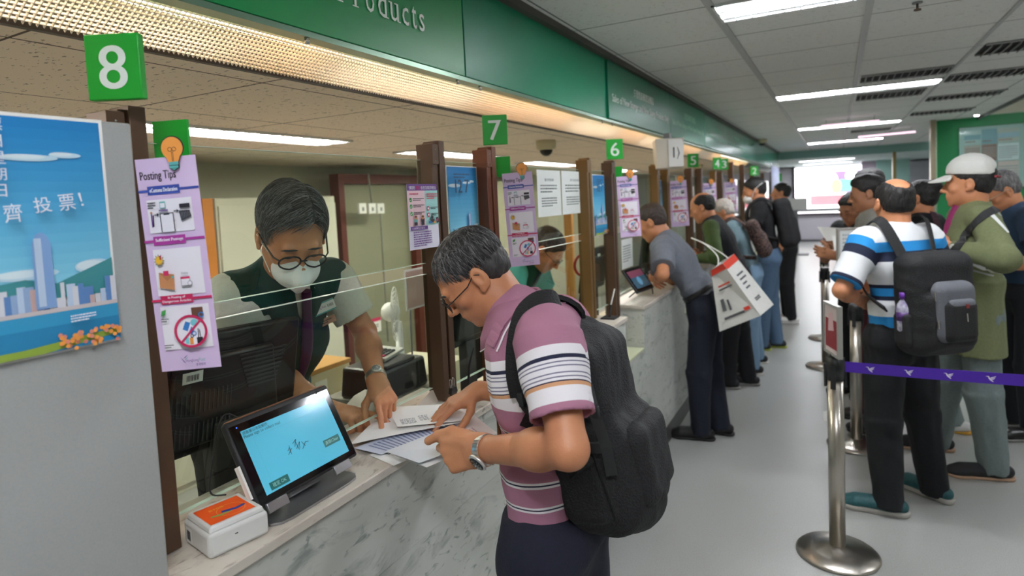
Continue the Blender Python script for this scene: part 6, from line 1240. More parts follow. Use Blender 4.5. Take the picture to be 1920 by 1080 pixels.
for k, sg in (('L', 1), ('R', -1)):
    JC['hip'+k] = JC['pel']+A((0, sg*.085, -.03)); JC['an'+k] = A((-1.76, 1.32+sg*.12, .085)); JC['kn'+k] = (JC['hip'+k]+JC['an'+k])/2+A((.02, 0, 0)); JC['td'+k] = A((1, 0, 0))
tC = person('clerk person in a dark green vest, white mask and black glasses behind window 8', (JC['pel'][0], JC['pel'][1]))
tipL = A(at(746, 798, Z=1.018)); dL = _n(tipL-JC['wrL'])
body_mesh(tC, JC, skinA, hL=dict(D=dL, N=(-.55, .25, -.8), curls=[(14, 20, 12), (58, 60, 30), (68, 65, 35), (70, 66, 35)], thumb=dict(a=(.6, .6, .4), b=(.8, .2, .5), c=(.9, -.1, .5)), hs=.98),
          hR=dict(D=(.97, .18, -.12), N=(.0, .1, -1), curls=[(8, 14, 8), (62, 75, 40), (66, 78, 40), (68, 78, 40)], thumb=dict(a=(.6, .5, .5), b=(.8, .0, .6), c=(.9, -.35, .4)), hs=.98), res=.0032, hres=.0028)
w_sh = cloth('uniform_shirt', '#D9DAD0', '#C6C8BE', .4); shirt(tC, JC, w_sh, 'uniform_shirt', 'short', hem=-.1, res=.006, wr=.003, sf=.72, sleeve_r=1.12, hollow=True, seed=8)
vest_m = cloth('vest_green', '#0B3A36', '#0E4A44', .5); S = SDF(); JV = dict(JC); b = 1.07
up = JC['up']; ch = JC['chest']; wa = JC['waist']; pel = JC['pel']; s_ = 1
S.cone(pel-up*.08, wa, .118, .116, lat=JC['R'], f=1.46, k=.02); S.ecap(wa, ch, .112, .122, JC['R'], 1.42, 1.50, k=.05); S.ecap(ch, ch+(JC['neck']-ch)*.55, .122, .100, JC['R'], 1.50, 1.60, k=.05); S.cap(JC['shL']*.97+JC['shR']*.03, JC['shR']*.97+JC['shL']*.03, .072, k=.05); S.cap(ch+(JC['neck']-ch)*.4, JC['neck'], .094, .075, k=.05)
fw = JC['fw']; vp = JC['neck']+fw*.09+up*.02
S.cap(JC['neck']+fw*.06+up*.06, ch+fw*.145+up*.06, .046, .008, k=.012, op='-')
for k in 'LR': e = JC['el'+k]; a_ = JC['sh'+k]; d = _n(e-a_); S.cone(a_+d*.075, a_+d*.25, .082, .092, k=.01, op='-')
S.warp(.003, 30, 3); sdf_obj('vest', S, .006, vest_m, tC)
collar(tC, JC, w_sh, .060, .084, .038, 30, name='shirt_collar', pos=-.012); 
MB().tube(catmull([V(*(JC['neck']+fw*.088-up*.02)), V(*(ch+fw*.128+up*.07)), V(*(ch+fw*.128-up*.05))], 4), [.014]*3+[.017]*5+[.02], 8).build('necktie', mat('tie_purple', '#4A1548', .6), tC)
MB().tube([V(*(ch+fw*.119-up*.02)), V(*(wa+fw*.110)), V(*(pel+fw*.112))], .0028, 6).build('vest_zip', mat('zip_dark', '#08201E', .4), tC)
vst = [o for o in bpy.data.objects if o.name.startswith('vest') and o.parent == tC][0]; trv = bvh(vst)
for (px, py), (bw_, bh2), nm, mm3 in (((602, 577), (.080, .034), 'name_badge', M_wpaper), ((608, 603), (.066, .022), 'copper_name_tag', mat('tag_copper', '#B98A72', .35, .4))):
    hp_, hn = hit(trv, px, py, .003)
    if hp_ is None: hp_, hn = at(px, py, X=-1.46), V(.8, -.5, .3)
    hn = (hn*.35+V(.7, -.62, .3)).normalized(); hp_ = hp_+hn*.004; u_ = V(0, 0, 1).cross(hn).normalized(); u_ = (u_+V(0, 0, .28)).normalized(); w2 = hn.cross(u_).normalized(); q = Matrix((u_, w2, hn)).transposed(); bd = MB().box(hp_, (bw_, bh2, .003), q).build(nm, mm3, tC)
    s = MB(); sh = Sheet(hp_+hn*.0016-u_*bw_/2-w2*bh2/2, u_, w2, s)
    if nm == 'name_badge': sh.rect(0, 0, bw_, .004, ptl); sh.rect(0, bh2-.004, bw_, bh2, ptl); sh.text('Hongkong Post', .006, .013, .009, pvi, w=.045); sh.text('香港郵政', .055, .013, .009, M_ink, w=.02)
    else: sh.scribble(.008, .005, .045, .012, M_ink, 2, 3)
    s.build('badge_print', M_wpaper, bd)
hair(tC, JC, hairmat('hair_under', '#2C2A2A', '#4A4848'), 'receding', .003, big=.99)
def keepC(p):
    x, y, z = p
    if y*.80-z*.60 > (.016*.80-.012*.60)+.006: return False
    if z < -.04 or (abs(x) > .055 and -.03 < y < .025 and z < .022): return False
    return True
combC = lambda p: ((.9 if p[0] > -.03 else -.7)+p[0]*3 if p[2] > .06 else p[0]*2, .35 if p[2] > .06 else .0, -.2 if p[2] > .06 else -1.0)
strands(tC, JC, 4600, [c1, c4, c2, c3, c2, c3], combC, keepC, L=(.03, .055), lift=.26, base=(.081, .104, .089))
glasses(tC, JC, y=.110, z=-.004, r=(.0265, .0195), th=.0022); eyes(tC, JC, brow=c4)
H = frame_of(JC['hf'], JC['hu']); c = JC['head']; w = lambda *p: c+H@(A(p)*JC['hs'])
S = SDF(); S.ell(w(0, .062, -.062), (.062, .062, .052), H, k=.01); S.cap(w(0, .102, -.018), w(0, .128, -.052), .010, .012, k=.022); S.cap(w(0, .128, -.052), w(0, .10, -.105), .012, .010, k=.022); S.plane(w(0, .035, 0), H@A((0, -1, 0)), .006); S.plane(w(0, .1, -.012), H@A((0, -.15, 1)), .006); S.warp(.0012, 60, 4)
mk = sdf_obj('face_mask', S, .003, M_mask, tC)
for sg in (-1, 1):
    for zz_ in (-.03, -.085): MB().tube(catmull([V(*w(sg*.058, .045, zz_)), V(*w(sg*.074, .015, zz_*.55)), V(*w(sg*.084, -.012, -.01+(zz_+.05)*.3))], 4), .0012, 6).build('ear_loop', M_wpaper, mk)
watch(tC, JC, 'L', (.25, -.2, .9), big=.8, dial='#8C8E90', r=.0285, off=-.02)
trousers(tC, JC, cloth('trousers_black', '#121316', '#1B1C20', .4), res=.012); shoes(tC, JC, M_leather, M_sole, res=.01)
# ------------------------------------------------------------------ the other people
def pack(t, J, lab, m, size=(.07, .14, .22), off=.19, up=.24, lat=0, h=.012, group=None, extra=None):
    p = thing('backpack', lab, 'backpack', V(*(A(J['chest'])-A(J['fw'])*off-A((0, 0, .25)))), group); R3 = np.stack([-A(J['fw']), A(J['R']), A(J['up'])], 1); c = A(J['chest'])-A(J['fw'])*off+A(J['up'])*(up-.30)+A(J['R'])*lat
    S = SDF(); S.rbox(c, size, R3, min(size)*.75, k=.02); S.rbox(c+R3@A((size[0]*.6, 0, -size[2]*.3)), (size[0]*.7, size[1]*.8, size[2]*.55), R3, size[0]*.5, k=.02); S.warp(.005, 26, 4)
    b = sdf_obj('pack_body', S, h, m, p); s = J['s']
    for sg, k in ((-1, 'L'), (1, 'R')):
        sh = A(J['sh'+k]); R_v = A(J['R']); top = sh*.72+A(J['neck'])*.28; fw = A(J['fw']); u = A(J['up'])
        pts = [V(*(c+R3@A((-size[0]*.8, sg*size[1]*.5, size[2]*.85)))), V(*(top-fw*.05+u*.075*s)), V(*(top+fw*.03+u*.07*s)), V(*(top+fw*.115+u*.0)), V(*(top+fw*.135-u*.12)), V(*(A(J['chest'])+R_v*sg*.15+fw*.04-u*.13)), V(*(A(J['chest'])+R_v*sg*.155-fw*.09-u*.2))]
        strap(t, pts, lambda q: J['chest'], .045, .008, m, 'shoulder_strap', parent=p)
    return p, c, R3
def scale_head(J, k=1): J['hs'] *= k; return J
# grey-shirted customer at window 6
J = skel(-.76, 4.05, 184, 1.66, lean=32, hp=28, hy=2, wl=A((-1.02, 3.86, 1.075)), wr=A((-1.04, 4.02, 1.085)), pl=A((.2, -.8, -.5)), pr_=A((.2, .8, -.5)), feet=((-.80, 4.0, 186), (-.70, 4.14, 178)))
tc = person('person in a grey short-sleeved shirt and navy trousers leaning on the counter', (-.76, 4.05))
hc = dict(curls=[(30, 40, 25)]*4, N=(0, .9, -.4)); body_mesh(tc, J, skinA, hc, dict(curls=[(30, 40, 25)]*4, N=(0, -.9, -.4)), res=.005)
sg_ = cloth('shirt_grey', '#6D727C', '#5E636D', .4); shirt(tc, J, sg_, 'grey_shirt', 'short', hem=.03, res=.007, wr=.004, sf=.8, sleeve_r=1.15, hollow=False, seed=2, bulk=1.06); collar(tc, J, sg_, gap=30)
trousers(tc, J, cloth('trousers_navy2', '#151A2A', '#0D111E', .4), res=.009, wr=.009, top=.075, bulk=1.06, flare=1.15)
S = SDF(); u = A((0, 0, 1)); bp = A(J['pel'])+A(J['up'])*.075; S.cone(bp-A(J['up'])*.017, bp+A(J['up'])*.017, .114, .114, lat=J['R'], f=1.40); sdf_obj('belt', S, .006, M_leather, tc)
shoes(tc, J, M_leather, M_sole); hair(tc, J, H_brown, 'receding', .004); eyes(tc, J); lips(tc, J)
# slip of paper in his hand
paper([at(1215, 510, X=-1.035), at(1228, 520, X=-1.02), at(1238, 512, X=-1.02), at(1224, 503, X=-1.035)], 'small white slip in the fingers of the grey-shirted customer')
# tote bag
tb = thing('shopping_bag', 'white shopping bag with a red top band hanging behind the grey-shirted customer', 'bag', V(-.5, 3.8, .85)); mbag = mat('bag_white', '#D3D3CE', .45, noise=.3, nscale=12, tint='#BEBEBA', bump=.3, bscale=40); mbr = mat('bag_red', '#D2402E', .5)
a0, a1, a2, a3 = at(1333, 507, Y=3.80), at(1355, 494, Y=3.74), at(1376, 476, Y=3.86), at(1352, 490, Y=3.93); b0_, b1_, b2_, b3_ = at(1349, 622, Y=3.80), at(1426, 592, Y=3.73), at(1451, 571, Y=3.86), at(1372, 600, Y=3.95)
s = MB(); n = 8; m_ = 8
def blp(P, Q, R_1, S_, u, v): return P*(1-u)*(1-v)+Q*u*(1-v)+R_1*u*v+S_*(1-u)*v
s.add([a0, a1, a2, a3, b0_, b1_, b2_, b3_], [(0, 4, 5, 1), (1, 5, 6, 2), (2, 6, 7, 3), (3, 7, 4, 0), (4, 7, 6, 5)]); s.build('bag_body', mbag, tb)
s = MB(); nf = (a1-a0).cross(b0_-a0).normalized(); nf = nf if nf.y < 0 else -nf; ng = (a2-a1).cross(b1_-a1).normalized(); ng = ng if ng.y < 0 or ng.x > 0 else -ng
def quadp(A0, A1, B0, B1, u0, v0, u1, v1, nn, m, k=1): s.add([blp(A0, A1, B1, B0, u, v)+nn*.0015*k for u, v in ((u0, v0), (u0, v1), (u1, v1), (u1, v0))], [(0, 1, 2, 3)], m)
quadp(a0, a1, b0_, b1_, 0, 0, 1, .10, nf, mbr); quadp(a1, a2, b1_, b2_, 0, 0, 1, .12, ng, mbr)
gr = C('bag_ink', '#55565A'); r = random.Random(2)
for i, v in enumerate((.28, .36, .44, .52)): quadp(a1, a2, b1_, b2_, .25, v, .25+r.uniform(.3, .5), v+.03, ng, gr, 2)
for i in range(4):
    for j in range(4):
        if (i*3+j) % 3: quadp(a1, a2, b1_, b2_, .3+i*.09, .7+j*.03, .37+i*.09, .725+j*.03, ng, gr, 2)
for i, v in enumerate((.3, .36)): quadp(a0, a1, b0_, b1_, .25, v, .8, v+.025, nf, mbr if i == 0 else gr, 2)
quadp(a0, a1, b0_, b1_, .2, .52, .32, .72, nf, gr, 2); quadp(a0, a1, b0_, b1_, .4, .56, .47, .74, nf, gr, 2); quadp(a0, a1, b0_, b1_, .2, .82, .75, .86, nf, gr, 2); quadp(a0, a1, b0_, b1_, .76, .78, .92, .84, nf, mbr, 2)
s.build('bag_print', mbag, tb)
MB().strap(catmull([a0.lerp(a1, .6), at(1345, 480, Y=3.8), at(1322, 458, Y=3.84), at(1296, 446, Y=3.92)], 5), [V(.3, -1, .3)]*16, .007, .002, mbag).strap(catmull([a2.lerp(a1, .5), at(1352, 474, Y=3.84), at(1322, 457, Y=3.88), at(1296, 446, Y=3.95)], 5), [V(.3, -1, .3)]*16, .007, .002, mbag).build('handles', mbag, tb)
# black vest over olive sleeves, window 4
J = skel(-.72, 5.22, 184, 1.68, lean=24, hp=22, wl=A((-1.0, 5.05, 1.08)), wr=A((-1.02, 5.3, 1.08)), pl=A((.3, -.6, -.6)), pr_=A((.3, .6, -.6)), feet=((-.80, 5.15, 186), (-.66, 5.3, 180)))
td = person('balding person in a black vest over an olive shirt at the counter', (-.72, 5.22)); body_mesh(td, J, skinA, res=.006)
ol = cloth('shirt_olive', '#3F5226', '#34451E', .4); shirt(td, J, ol, 'olive_shirt', 'long', hem=-.02, res=.009, bulk=1.06, seed=5); shirt(td, J, cloth('vest_black', '#15161A', '#1E1F24', .4), 'black_vest', 'none', hem=-.06, res=.009, bulk=1.12, seed=6); collar(td, J, ol, gap=25)
trousers(td, J, cloth('trousers_black2', '#131417', '#0C0D10', .4), flare=1.15); shoes(td, J, mat('shoe_black_suede', '#202023', .8), mat('sole_grey', '#8C8B86', .6)); hair(td, J, H_black, 'bald', .0045); eyes(td, J)
# white hair, pale blue tee and floral strapped pack
J = skel(-.70, 5.95, 188, 1.60, lean=22, hp=25, wl=A((-1.0, 5.8, 1.06)), wr=A((-1.0, 6.0, 1.06)), pl=A((.3, -.6, -.6)), pr_=A((.3, .6, -.6)), feet=((-.66, 5.62, 190), (-.66, 6.0, 184)))
te = person('white-haired person in a pale blue-grey tee and light blue trousers', (-.70, 5.95)); body_mesh(te, J, skinA, res=.007)
shirt(te, J, cloth('tee_blue_grey', '#6E8790', '#61787F', .4), 'tee', 'short', res=.009, seed=7); trousers(te, J, cloth('trousers_light_blue', '#6F8BA3', '#5E7A93', .4), flare=1.15); shoes(te, J, mat('shoe_black_suede', '#202023', .8), mat('sole_white', '#C9C6BE', .6)); hair(te, J, H_white, 'short', .0045); eyes(te, J)
pE, cE, RE = pack(te, J, 'dark backpack with pale floral straps on the white-haired customer', cloth('pack_dark_floral', '#1B1B20', '#C99C8A', .35), size=(.06, .12, .18), off=.17)
# masked customer with big black backpack
J = skel(-.60, 6.6, 186, 1.76, lean=10, hp=14, hy=6, wl=A((-.96, 6.4, 1.1)), wr=A((-.96, 6.65, 1.1)), pl=A((.3, -.6, -.6)), pr_=A((.3, .6, -.6)), feet=((-.68, 6.50, 190), (-.55, 6.66, 180)), hs=1.08)
tf = person('person in a black tee, jeans and white face mask at the far counter', (-.62, 6.45)); body_mesh(tf, J, skinA, res=.006)
shirt(tf, J, cloth('tee_black', '#121316', '#1B1C20', .4), 'black_tee', 'short', res=.009, seed=9); trousers(tf, J, cloth('jeans_blue', '#4E6680', '#3E566F', .5), flare=1.15); shoes(tf, J, mat('shoe_black_suede', '#202023', .8), mat('sole_lime', '#9AA83A', .6)); hair(tf, J, H_black, 'short', .0045); eyes(tf, J)
H = frame_of(J['hf'], J['hu']); c = J['head']; w = lambda *p: c+H@(A(p)*J['hs']); S = SDF(); S.ell(w(0, .06, -.06), (.066, .062, .055), H); S.plane(w(0, .03, 0), H@A((0, -1, 0)), .006); mk = sdf_obj('face_mask', S, .005, M_mask, tf)
MB().tube(catmull([V(*w(-.06, .04, -.05)), V(*w(-.086, .0, .01)), V(*w(-.075, -.06, .045)), V(*w(0, -.125, .06)), V(*w(.075, -.06, .045)), V(*w(.06, .04, -.05))], 6), .0035, 6).build('head_strap', M_wpaper, mk)
pF, cF, RF = pack(tf, J, 'large black backpack with a small grey mark worn by the masked customer', bk, size=(.085, .16, .25), off=.20, up=.24)
s = MB(); sh = Sheet(V(*(cF+RF@A((.165, -.03, -.05)))), V(*(RF[:, 1]*-1)), V(*RF[:, 2]), s); sh.ring(0, 0, .02, .005, pgy, 12); s.build('woven_mark', pgy, pF)
# far customer behind him
J = skel(-.52, 8.0, 186, 1.70, lean=6); tg = person('far person in dark clothes and white shoes, mostly hidden behind the masked customer', (-.52, 8.0)); body_mesh(tg, J, skinA, res=.009); shirt(tg, J, cloth('tee_dark', '#1A1B20'), 'dark_tee', 'short', res=.011); trousers(tg, J, cloth('trousers_black2', '#131417'), flare=1.1, res=.011); shoes(tg, J, M_white, M_white, res=.009); hair(tg, J, H_black, 'short', .006)
# second clerk behind window 7
J = skel(-1.86, 3.02, 5, 1.66, lean=44, hp=48, wl=A((-1.35, 3.2, .80)), wr=A((-1.35, 2.85, .80)), pl=A((-.5, .8, 0)), pr_=A((-.5, -.8, 0)))
ts = person('second clerk person in a teal shirt and dark vest bending down behind window 7', (-1.86, 3.02)); body_mesh(ts, J, skinA, res=.006); tl_ = cloth('shirt_teal', '#5FB5AC', '#4FA39B', .3); shirt(ts, J, tl_, 'teal_shirt', 'short', res=.009); shirt(ts, J, cloth('vest_dark', '#0B2A2A'), 'vest', 'none', res=.009, bulk=1.07, hem=-.05); collar(ts, J, tl_, gap=25); trousers(ts, J, cloth('trousers_black', '#121316'), res=.012); shoes(ts, J, M_leather, M_sole, res=.01); hair(ts, J, H_brown, 'short', .0045); eyes(ts, J); glasses(ts, J, lens=False)
# ---------------- the queue on the right
# balding person with striped polo and backpack, seen from behind
J = skel(.27, 3.48, 128, 1.655, lean=3, hy=-14, hp=6, wl=A((.10, 3.50, 1.04)), wr=A((.22, 3.66, 1.08)), pl=A((-.5, -.9, -.35)), pr_=A((.8, .2, -.5)), feet=((.21, 3.40, 178), (.43, 3.66, 142)), hs=1.0); J['b'] = 1.06
tk = person('balding person in a blue, white and navy striped polo, seen from behind', (.27, 3.48)); body_mesh(tk, J, skinA, dict(N=(.6, -.5, 0)), {}, res=.0045)
nvk, blk_, whk = '#141C36', '#1E86C8', '#D9DBDC'; sp = .75
mk_ = ramp_mat('polo_striped_blue', [(0, whk)]+[(v/sp, c) for v, c in ((.052, blk_), (.098, nvk), (.145, whk), (.255, nvk), (.275, blk_), (.312, nvk), (.333, whk), (.41, blk_), (.465, nvk), (.50, whk), (.57, nvk), (.592, blk_))])
pk_ = shirt(tk, J, mk_, 'polo_shirt', 'short', hem=-.06, res=.006, wr=.003, sf=.85, attrs=sattr_torso(J, sp), sleeve_r=1.12, seed=12, ext=.005); collar(tk, J, cloth('collar_navy', '#1A2544'), gap=30, h=.04)
trousers(tk, J, cloth('trousers_black3', '#0F1114', '#181A1F', .5), res=.008, wr=.011, flare=1.18, bulk=1.02, top=.0, cuff=-.05); ms_ = mat('shoe_teal', '#1D5357', .6, noise=.5, nscale=60, tint='#123336'); shoes(tk, J, ms_, mat('sole_teal_shoe', '#A7A39B', .6), res=.005, L=.285, sole_h=.028)
hair(tk, J, H_black, 'bald', .004); eyes(tk, J)
pp, cp, Rp3 = pack(tk, J, 'grey and black backpack with a bottle in its side pocket, on the striped polo person', mat('pack_black', '#121214', .7, bump=.4, bscale=220), size=(.085, .165, .235), off=.20, up=.13, lat=-.0, h=.007, extra=1)
R3 = Rp3; zk = lambda a, b, c_: cp+R3@A((a, b, c_)); gpk = mat('pack_grey', '#5E6066', .7, bump=.4, bscale=300)
S = SDF(); S.rbox(zk(.085, 0, -.03), (.055, .10, .135), R3, .045, k=.01); sdf_obj('grey_front_panel', S, .006, gpk, pp)
S = SDF(); S.rbox(zk(.115, .0, -.065), (.045, .080, .095), R3, .035, k=.01); fpk = sdf_obj('front_pocket', S, .006, mat('pack_black', '#121214', .7), pp)
S = SDF(); S.rbox(zk(.122, .0, -.0), (.037, .066, .030), R3, .02, k=.01); sdf_obj('pocket_flap', S, .006, gpk, pp)
MB().box(V(*zk(.161, .01, .0)), (.003, .014, .018), Matrix(R3.tolist())).build('shield_mark', mat('mark_red', '#7E2A2A', .4), pp)
for a_, b_, c_ in ((.145, -.06, -.09), (.12, -.098, -.06), (.165, -.0, -.03), (.11, -.10, .06)): MB().tube([V(*zk(a_, b_, c_)), V(*zk(a_+.004, b_-.002, c_-.035))], .0035, 6).build('zip_puller', M_chrome, pp)
MB().tube([V(*zk(.0, -.03, .20)), V(*zk(-.01, -.02, .235)), V(*zk(-.01, .02, .235)), V(*zk(.0, .03, .20))], .008, 8).build('grab_handle', mat('pack_black', '#121214', .7), pp)
S = SDF(); S.rbox(zk(.0, -.155, -.11), (.045, .030, .075), R3, .02, k=.01); sdf_obj('side_pocket', S, .006, mat('pack_black', '#121214', .7), pp)
bo = thing('water_bottle', 'clear bottle of purple drink in the side pocket of the grey backpack', 'bottle', V(*zk(0, -.158, -.12))); bt0 = zk(0, -.158, -.12); ub = V(*R3[:, 2])
MB().lathe([(.026, 0), (.031, .01), (.031, .105), (.026, .125), (.013, .145), (.012, .152)], V(*bt0), 24, axis=ub).build('body', mat('bottle_clear', '#B9BAC6', .1, noise=.8, nscale=40, tint='#5E3A78'), bo); MB().lathe([(.016, .150), (.016, .178)], V(*bt0), 20, axis=ub).build('cap', mat('cap_purple', '#6A2FA0', .4), bo); MB().lathe([(.0315, .05), (.0315, .09)], V(*bt0), 24, axis=ub).build('paper_label', mat('label_purple', '#4A2468', .4), bo)
# cap and olive jacket
J = skel(.66, 4.05, 186, 1.735, lean=2, hp=2, hy=-16, wl=A((.52, 3.83, 1.27)), wr=A((.47, 4.08, 1.25)), pl=A((.35, -.9, -.6)), pr_=A((.3, .6, -.6)), feet=((.74, 4.02, 190), (.52, 4.34, 184)), hs=1.05); J['b'] = 1.04
tm = person('person in a white cap and an olive jacket with white sleeve stripes', (.70, 4.05)); body_mesh(tm, J, skinA, dict(curls=[(50, 60, 40)]*4, N=(.2, .8, -.3)), dict(curls=[(50, 60, 40)]*4, N=(.3, -.8, -.2)), res=.0045)
ojk = cloth('jacket_olive', '#6E7450', '#5E6444', .5); jo = shirt(tm, J, ojk, 'jacket', 'long', hem=-.26, res=.007, wr=.007, bulk=1.12, sleeve_r=.98, seed=14, wsc=20, ext=.012, lower_f=1.52); collar(tm, J, ojk, .068, .080, .055, 50, name='jacket_collar')
trousers(tm, J, cloth('trousers_grey_green', '#6F7B7A', '#5F6B6A', .5), res=.008, wr=.012, flare=1.26, cuff=-.045, bulk=.94, top=.0); shoes(tm, J, mat('shoe_black_suede', '#202023', .8), mat('sole_tan', '#B08F74', .6), res=.005, L=.29)
wst = mat('stripe_white', '#D9DBDA', .7); gst = mat('stripe_grey', '#9C9F9C', .7)
surf_band(tm, jo, [(1853, 396), (1876, 420), (1900, 447), (1921, 470)], .020, wst, 'sleeve_stripe'); surf_band(tm, jo, [(1863, 392), (1886, 414), (1912, 444)], .012, gst, 'sleeve_stripe')
surf_band(tm, jo, [(1818, 492), (1845, 504), (1880, 514), (1919, 512)], .018, wst, 'cuff_stripe'); surf_band(tm, jo, [(1825, 507), (1860, 517), (1915, 520)], .008, gst, 'cuff_stripe')
sb = surf_band(tm, jo, [(1868, 392), (1848, 402), (1828, 420), (1812, 440), (1797, 462), (1784, 478)], .042, M_blackm, 'crossbody_strap', off=.004, th=.004)
nk = J['neck']; fwm = J['fw']; MB().tube(catmull([V(*(nk+fwm*.07+A(J['up'])*.02)), V(*(nk+fwm*.115-A(J['up'])*.09)), V(*(nk+fwm*.125-A(J['up'])*.2))], 4), .026, 10).build('magenta_shirt', mat('shirt_magenta', '#7E1450', .7), tm)
hair(tm, J, H_black, 'short', .0045, big=.98); eyes(tm, J, brow=H_black); lips(tm, J)
H = frame_of(J['hf'], J['hu']); c = J['head']; w = lambda *p: c+H@(A(p)*J['hs']); S = SDF(); mcap = mat('cap_white', '#D3D2CC', .75, bump=.3, bscale=200); S.ell(w(0, -.012, .066), (.091, .112, .094), H); S.plane(w(0, 0, .048), H@A((0, .10, -1)), .004); S.ell(w(0, -.125, .055), (.045, .03, .028), H, k=.006, op='-'); S.warp(.0015, 60, 3); cp_ = sdf_obj('cap', S, .004, mcap, tm)
s = MB(); vs = []; nn_ = 14
for i in range(nn_+1):
    a = math.pi*i/nn_; x = math.cos(a)*.072; y0_ = .062+.035*math.sin(a); y1_ = .075+.095*math.sin(a)
    for yy, zz2 in ((y0_, .052), (y1_, .036-.0*x+.012*math.sin(a)*-1-.012*abs(math.cos(a))), (y1_, .033-.012*math.sin(a)-.012*abs(math.cos(a))), (y0_, .047)): vs.append(V(*w(x, yy, zz2)))
s.add(vs, [(4*i+j, 4*i+(j+1) % 4, 4*i+4+(j+1) % 4, 4*i+4+j) for i in range(nn_) for j in range(4)], None, True); s.build('cap_brim', mcap, tm); MB().lathe([(.006, 0), (.004, .004)], V(*w(0, -.012, .153)), 10, axis=V(*J['hu'])).build('cap_button', mcap, tm)
MB().tube([V(*w(-.05, -.108, .028)), V(*w(0, -.125, .024)), V(*w(.05, -.108, .028))], .007, 6).build('cap_strap', mat('strap_red', '#8E2A34', .6), tm); watch(tm, J, 'L', (-.2, -.9, .3), big=.8, dial='#C9C9C9', off=-.03, r=.032)
# standing bun hair person
J = skel(.52, 4.90, 150, 1.64, lean=2, hy=8, hp=0, feet=((.66, 4.70, 170), (.45, 4.98, 170)), wl=A((.36, 4.84, 1.15)), wr=A((.42, 5.1, 1.15))); tl2 = person('person with a high black hair bun and a black top in the queue', (.52, 4.90)); body_mesh(tl2, J, skinA, res=.006); bt2 = cloth('top_black', '#0E0E12', '#17171C', .4)
o2_ = shirt(tl2, J, bt2, 'black_top', 'short', res=.009, seed=15); trousers(tl2, J, cloth('trousers_grey_green', '#6F7B7A'), flare=1.1); shoes(tl2, J, mat('shoe_white_knit', '#C9C9C6', .7), mat('sole_yellow', '#C9962E', .6)); hair(tl2, J, H_black, 'bun', .0045); eyes(tl2, J)
surf_band(tl2, o2_, [(1748, 398), (1756, 420), (1760, 445)], .05, mat('strap_maroon_pattern', '#3A2430', .8, noise=.9, nscale=200, tint='#6E4A52'), 'bag_strap', off=.004, th=.005); MB().tube(catmull([V(*(J['neck']+A(J['R'])*-.055-A(J['fw'])*.02)), V(*(J['neck']+A(J['fw'])*.085-A(J['up'])*.05)), V(*(J['neck']+A(J['R'])*.055-A(J['fw'])*.02))], 6), .0022, 6).build('necklace', mat('necklace', '#C9B08A', .3, .6), tl2)
# grey tee
J = skel(.26, 4.62, 186, 1.70, lean=6, hp=10, hy=-4, wl=A((-.03, 4.46, 1.17)), wr=A((-.03, 4.62, 1.16)), pl=A((.4, -.5, -.7)), pr_=A((.3, .6, -.6)), feet=((.24, 4.5, 184), (.2, 4.76, 184))); ti = person('person in a light grey tee in the queue reading behind the balding striped polo person', (.22, 4.62)); body_mesh(ti, J, skinC, res=.0055)
shirt(ti, J, cloth('tee_grey', '#8E8C84', '#7E7C74', .4), 'grey_tee', 'short', res=.008, sf=.8, sleeve_r=1.15, seed=16); trousers(ti, J, cloth('trousers_maroon', '#4A1420', '#3A0E18', .4), flare=1.1); shoes(ti, J, M_leather, M_sole); hair(ti, J, H_black, 'quiff', .0045); eyes(ti, J, brow=H_black); lips(ti, J)
nk = J['neck']; MB().tube(catmull([V(*(nk+A(J['R'])*-.05)), V(*(nk-A(J['R'])*.03+A(J['fw'])*.10-A(J['up'])*.16)), V(*(nk+A(J['fw'])*.118-A(J['up'])*.27))], 5), .0025, 6).box(V(*(nk+A(J['fw'])*.122-A(J['up'])*.29)), (.012, .05, .05)).build('lanyard', mat('lanyard_navy', '#14182A', .6), ti)
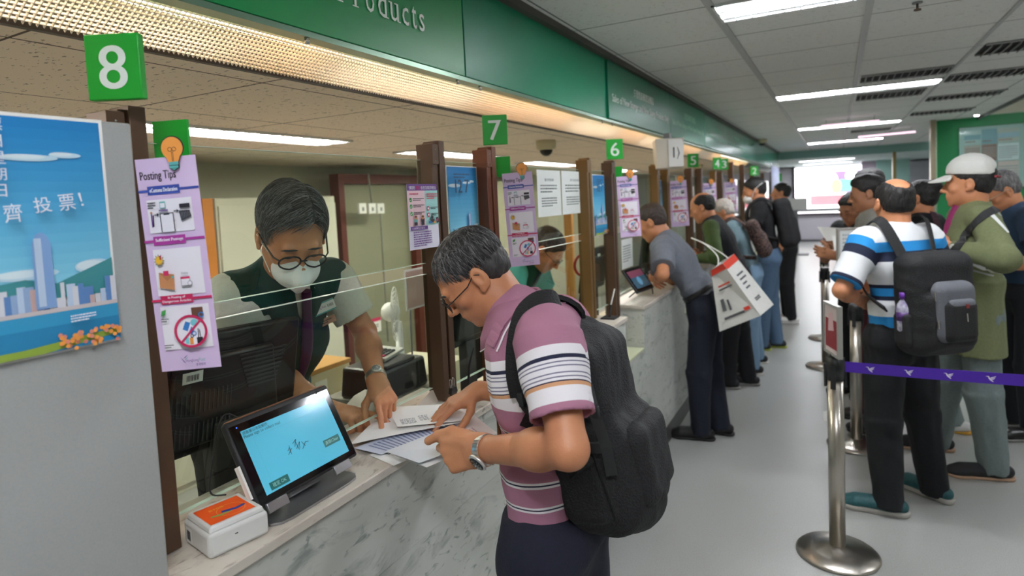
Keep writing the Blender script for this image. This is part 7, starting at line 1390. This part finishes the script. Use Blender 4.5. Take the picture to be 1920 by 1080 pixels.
# young person reading
J = skel(.14, 5.30, 222, 1.58, lean=2, hp=22, hy=8, wl=A((.04, 5.03, 1.16)), wr=A((-.06, 5.14, 1.18)), pl=A((.5, -.3, -.7)), pr_=A((-.2, .6, -.7)), hs=1.02); th_ = person('short-haired person in a black tee holding up a white paper in the queue', (.08, 5.25)); body_mesh(th_, J, skinC, res=.0055)
shirt(th_, J, cloth('tee_black', '#121316'), 'black_tee', 'short', res=.009, seed=17); trousers(th_, J, cloth('trousers_black2', '#131417'), flare=1.1); shoes(th_, J, M_leather, M_sole); hair(th_, J, H_black, 'fringe', .0045); eyes(th_, J, brow=H_black); lips(th_, J)
for pts, lb, yy in ((((1532, 425), (1578, 428), (1594, 448), (1550, 452)), 'white sheet held up by the black tee person', 5.02), (((1560, 441), (1590, 448), (1598, 472), (1564, 470)), 'white sheet in the hands of the grey tee person', 4.55)):
    pq = [at(*q, Y=yy-.02*i) for i, q in enumerate(pts)]; o_ = paper(pq, lb); del o_['group']
# head behind
J = skel(.27, 5.75, 190, 1.76, lean=2, hp=4); tj = person('tall dark-haired person mostly hidden at the back of the queue', (.27, 5.75)); body_mesh(tj, J, skinC, res=.008); shirt(tj, J, cloth('shirt_dark_blue', '#26303E'), 'dark_shirt', 'short', res=.011); trousers(tj, J, cloth('trousers_black2', '#131417'), res=.011); shoes(tj, J, M_leather, M_sole, res=.009); hair(tj, J, H_black, 'mop', .005)
# right edge person with glasses
J = skel(1.02, 4.78, 200, 1.70, lean=8, hp=32, hy=-8, wl=A((.78, 4.62, 1.12)), wr=A((.78, 4.9, 1.12)), pl=A((.4, -.5, -.7)), pr_=A((.3, .6, -.6)), feet=((1.05, 4.7, 195), (1.0, 4.95, 195))); tn_ = person('grey-haired person in glasses and a blue shirt looking down at the right edge', (1.02, 4.78)); body_mesh(tn_, J, skinA, res=.0055)
sb_ = cloth('shirt_blue', '#2E4560', '#263A52', .4); shirt(tn_, J, sb_, 'blue_shirt', 'short', res=.009, seed=18); collar(tn_, J, sb_); trousers(tn_, J, cloth('trousers_dark', '#1C1E24'), flare=1.1); shoes(tn_, J, M_leather, mat('sole_grey', '#8C8B86', .6)); hair(tn_, J, H_salt, 'short', .0045); glasses(tn_, J, mat('glasses_silver', '#C9C2B0', .3, .8), lens=False); eyes(tn_, J, brow=H_salt); lips(tn_, J)
# someone farther back whose dark shoes show at the right
J = skel(1.55, 6.6, 184, 1.7, feet=((1.50, 6.52, 184), (1.55, 6.95, 184))); to_ = person('person in dark trousers and black shoes far back at the right edge', (1.55, 6.6)); body_mesh(to_, J, skinA, res=.009); shirt(to_, J, cloth('shirt_teal_dark', '#2B4A54'), 'shirt', 'short', res=.011); trousers(to_, J, cloth('trousers_dark', '#1C1E24'), res=.011); shoes(to_, J, M_leather, M_sole, res=.008); hair(to_, J, H_black, 'short', .006)
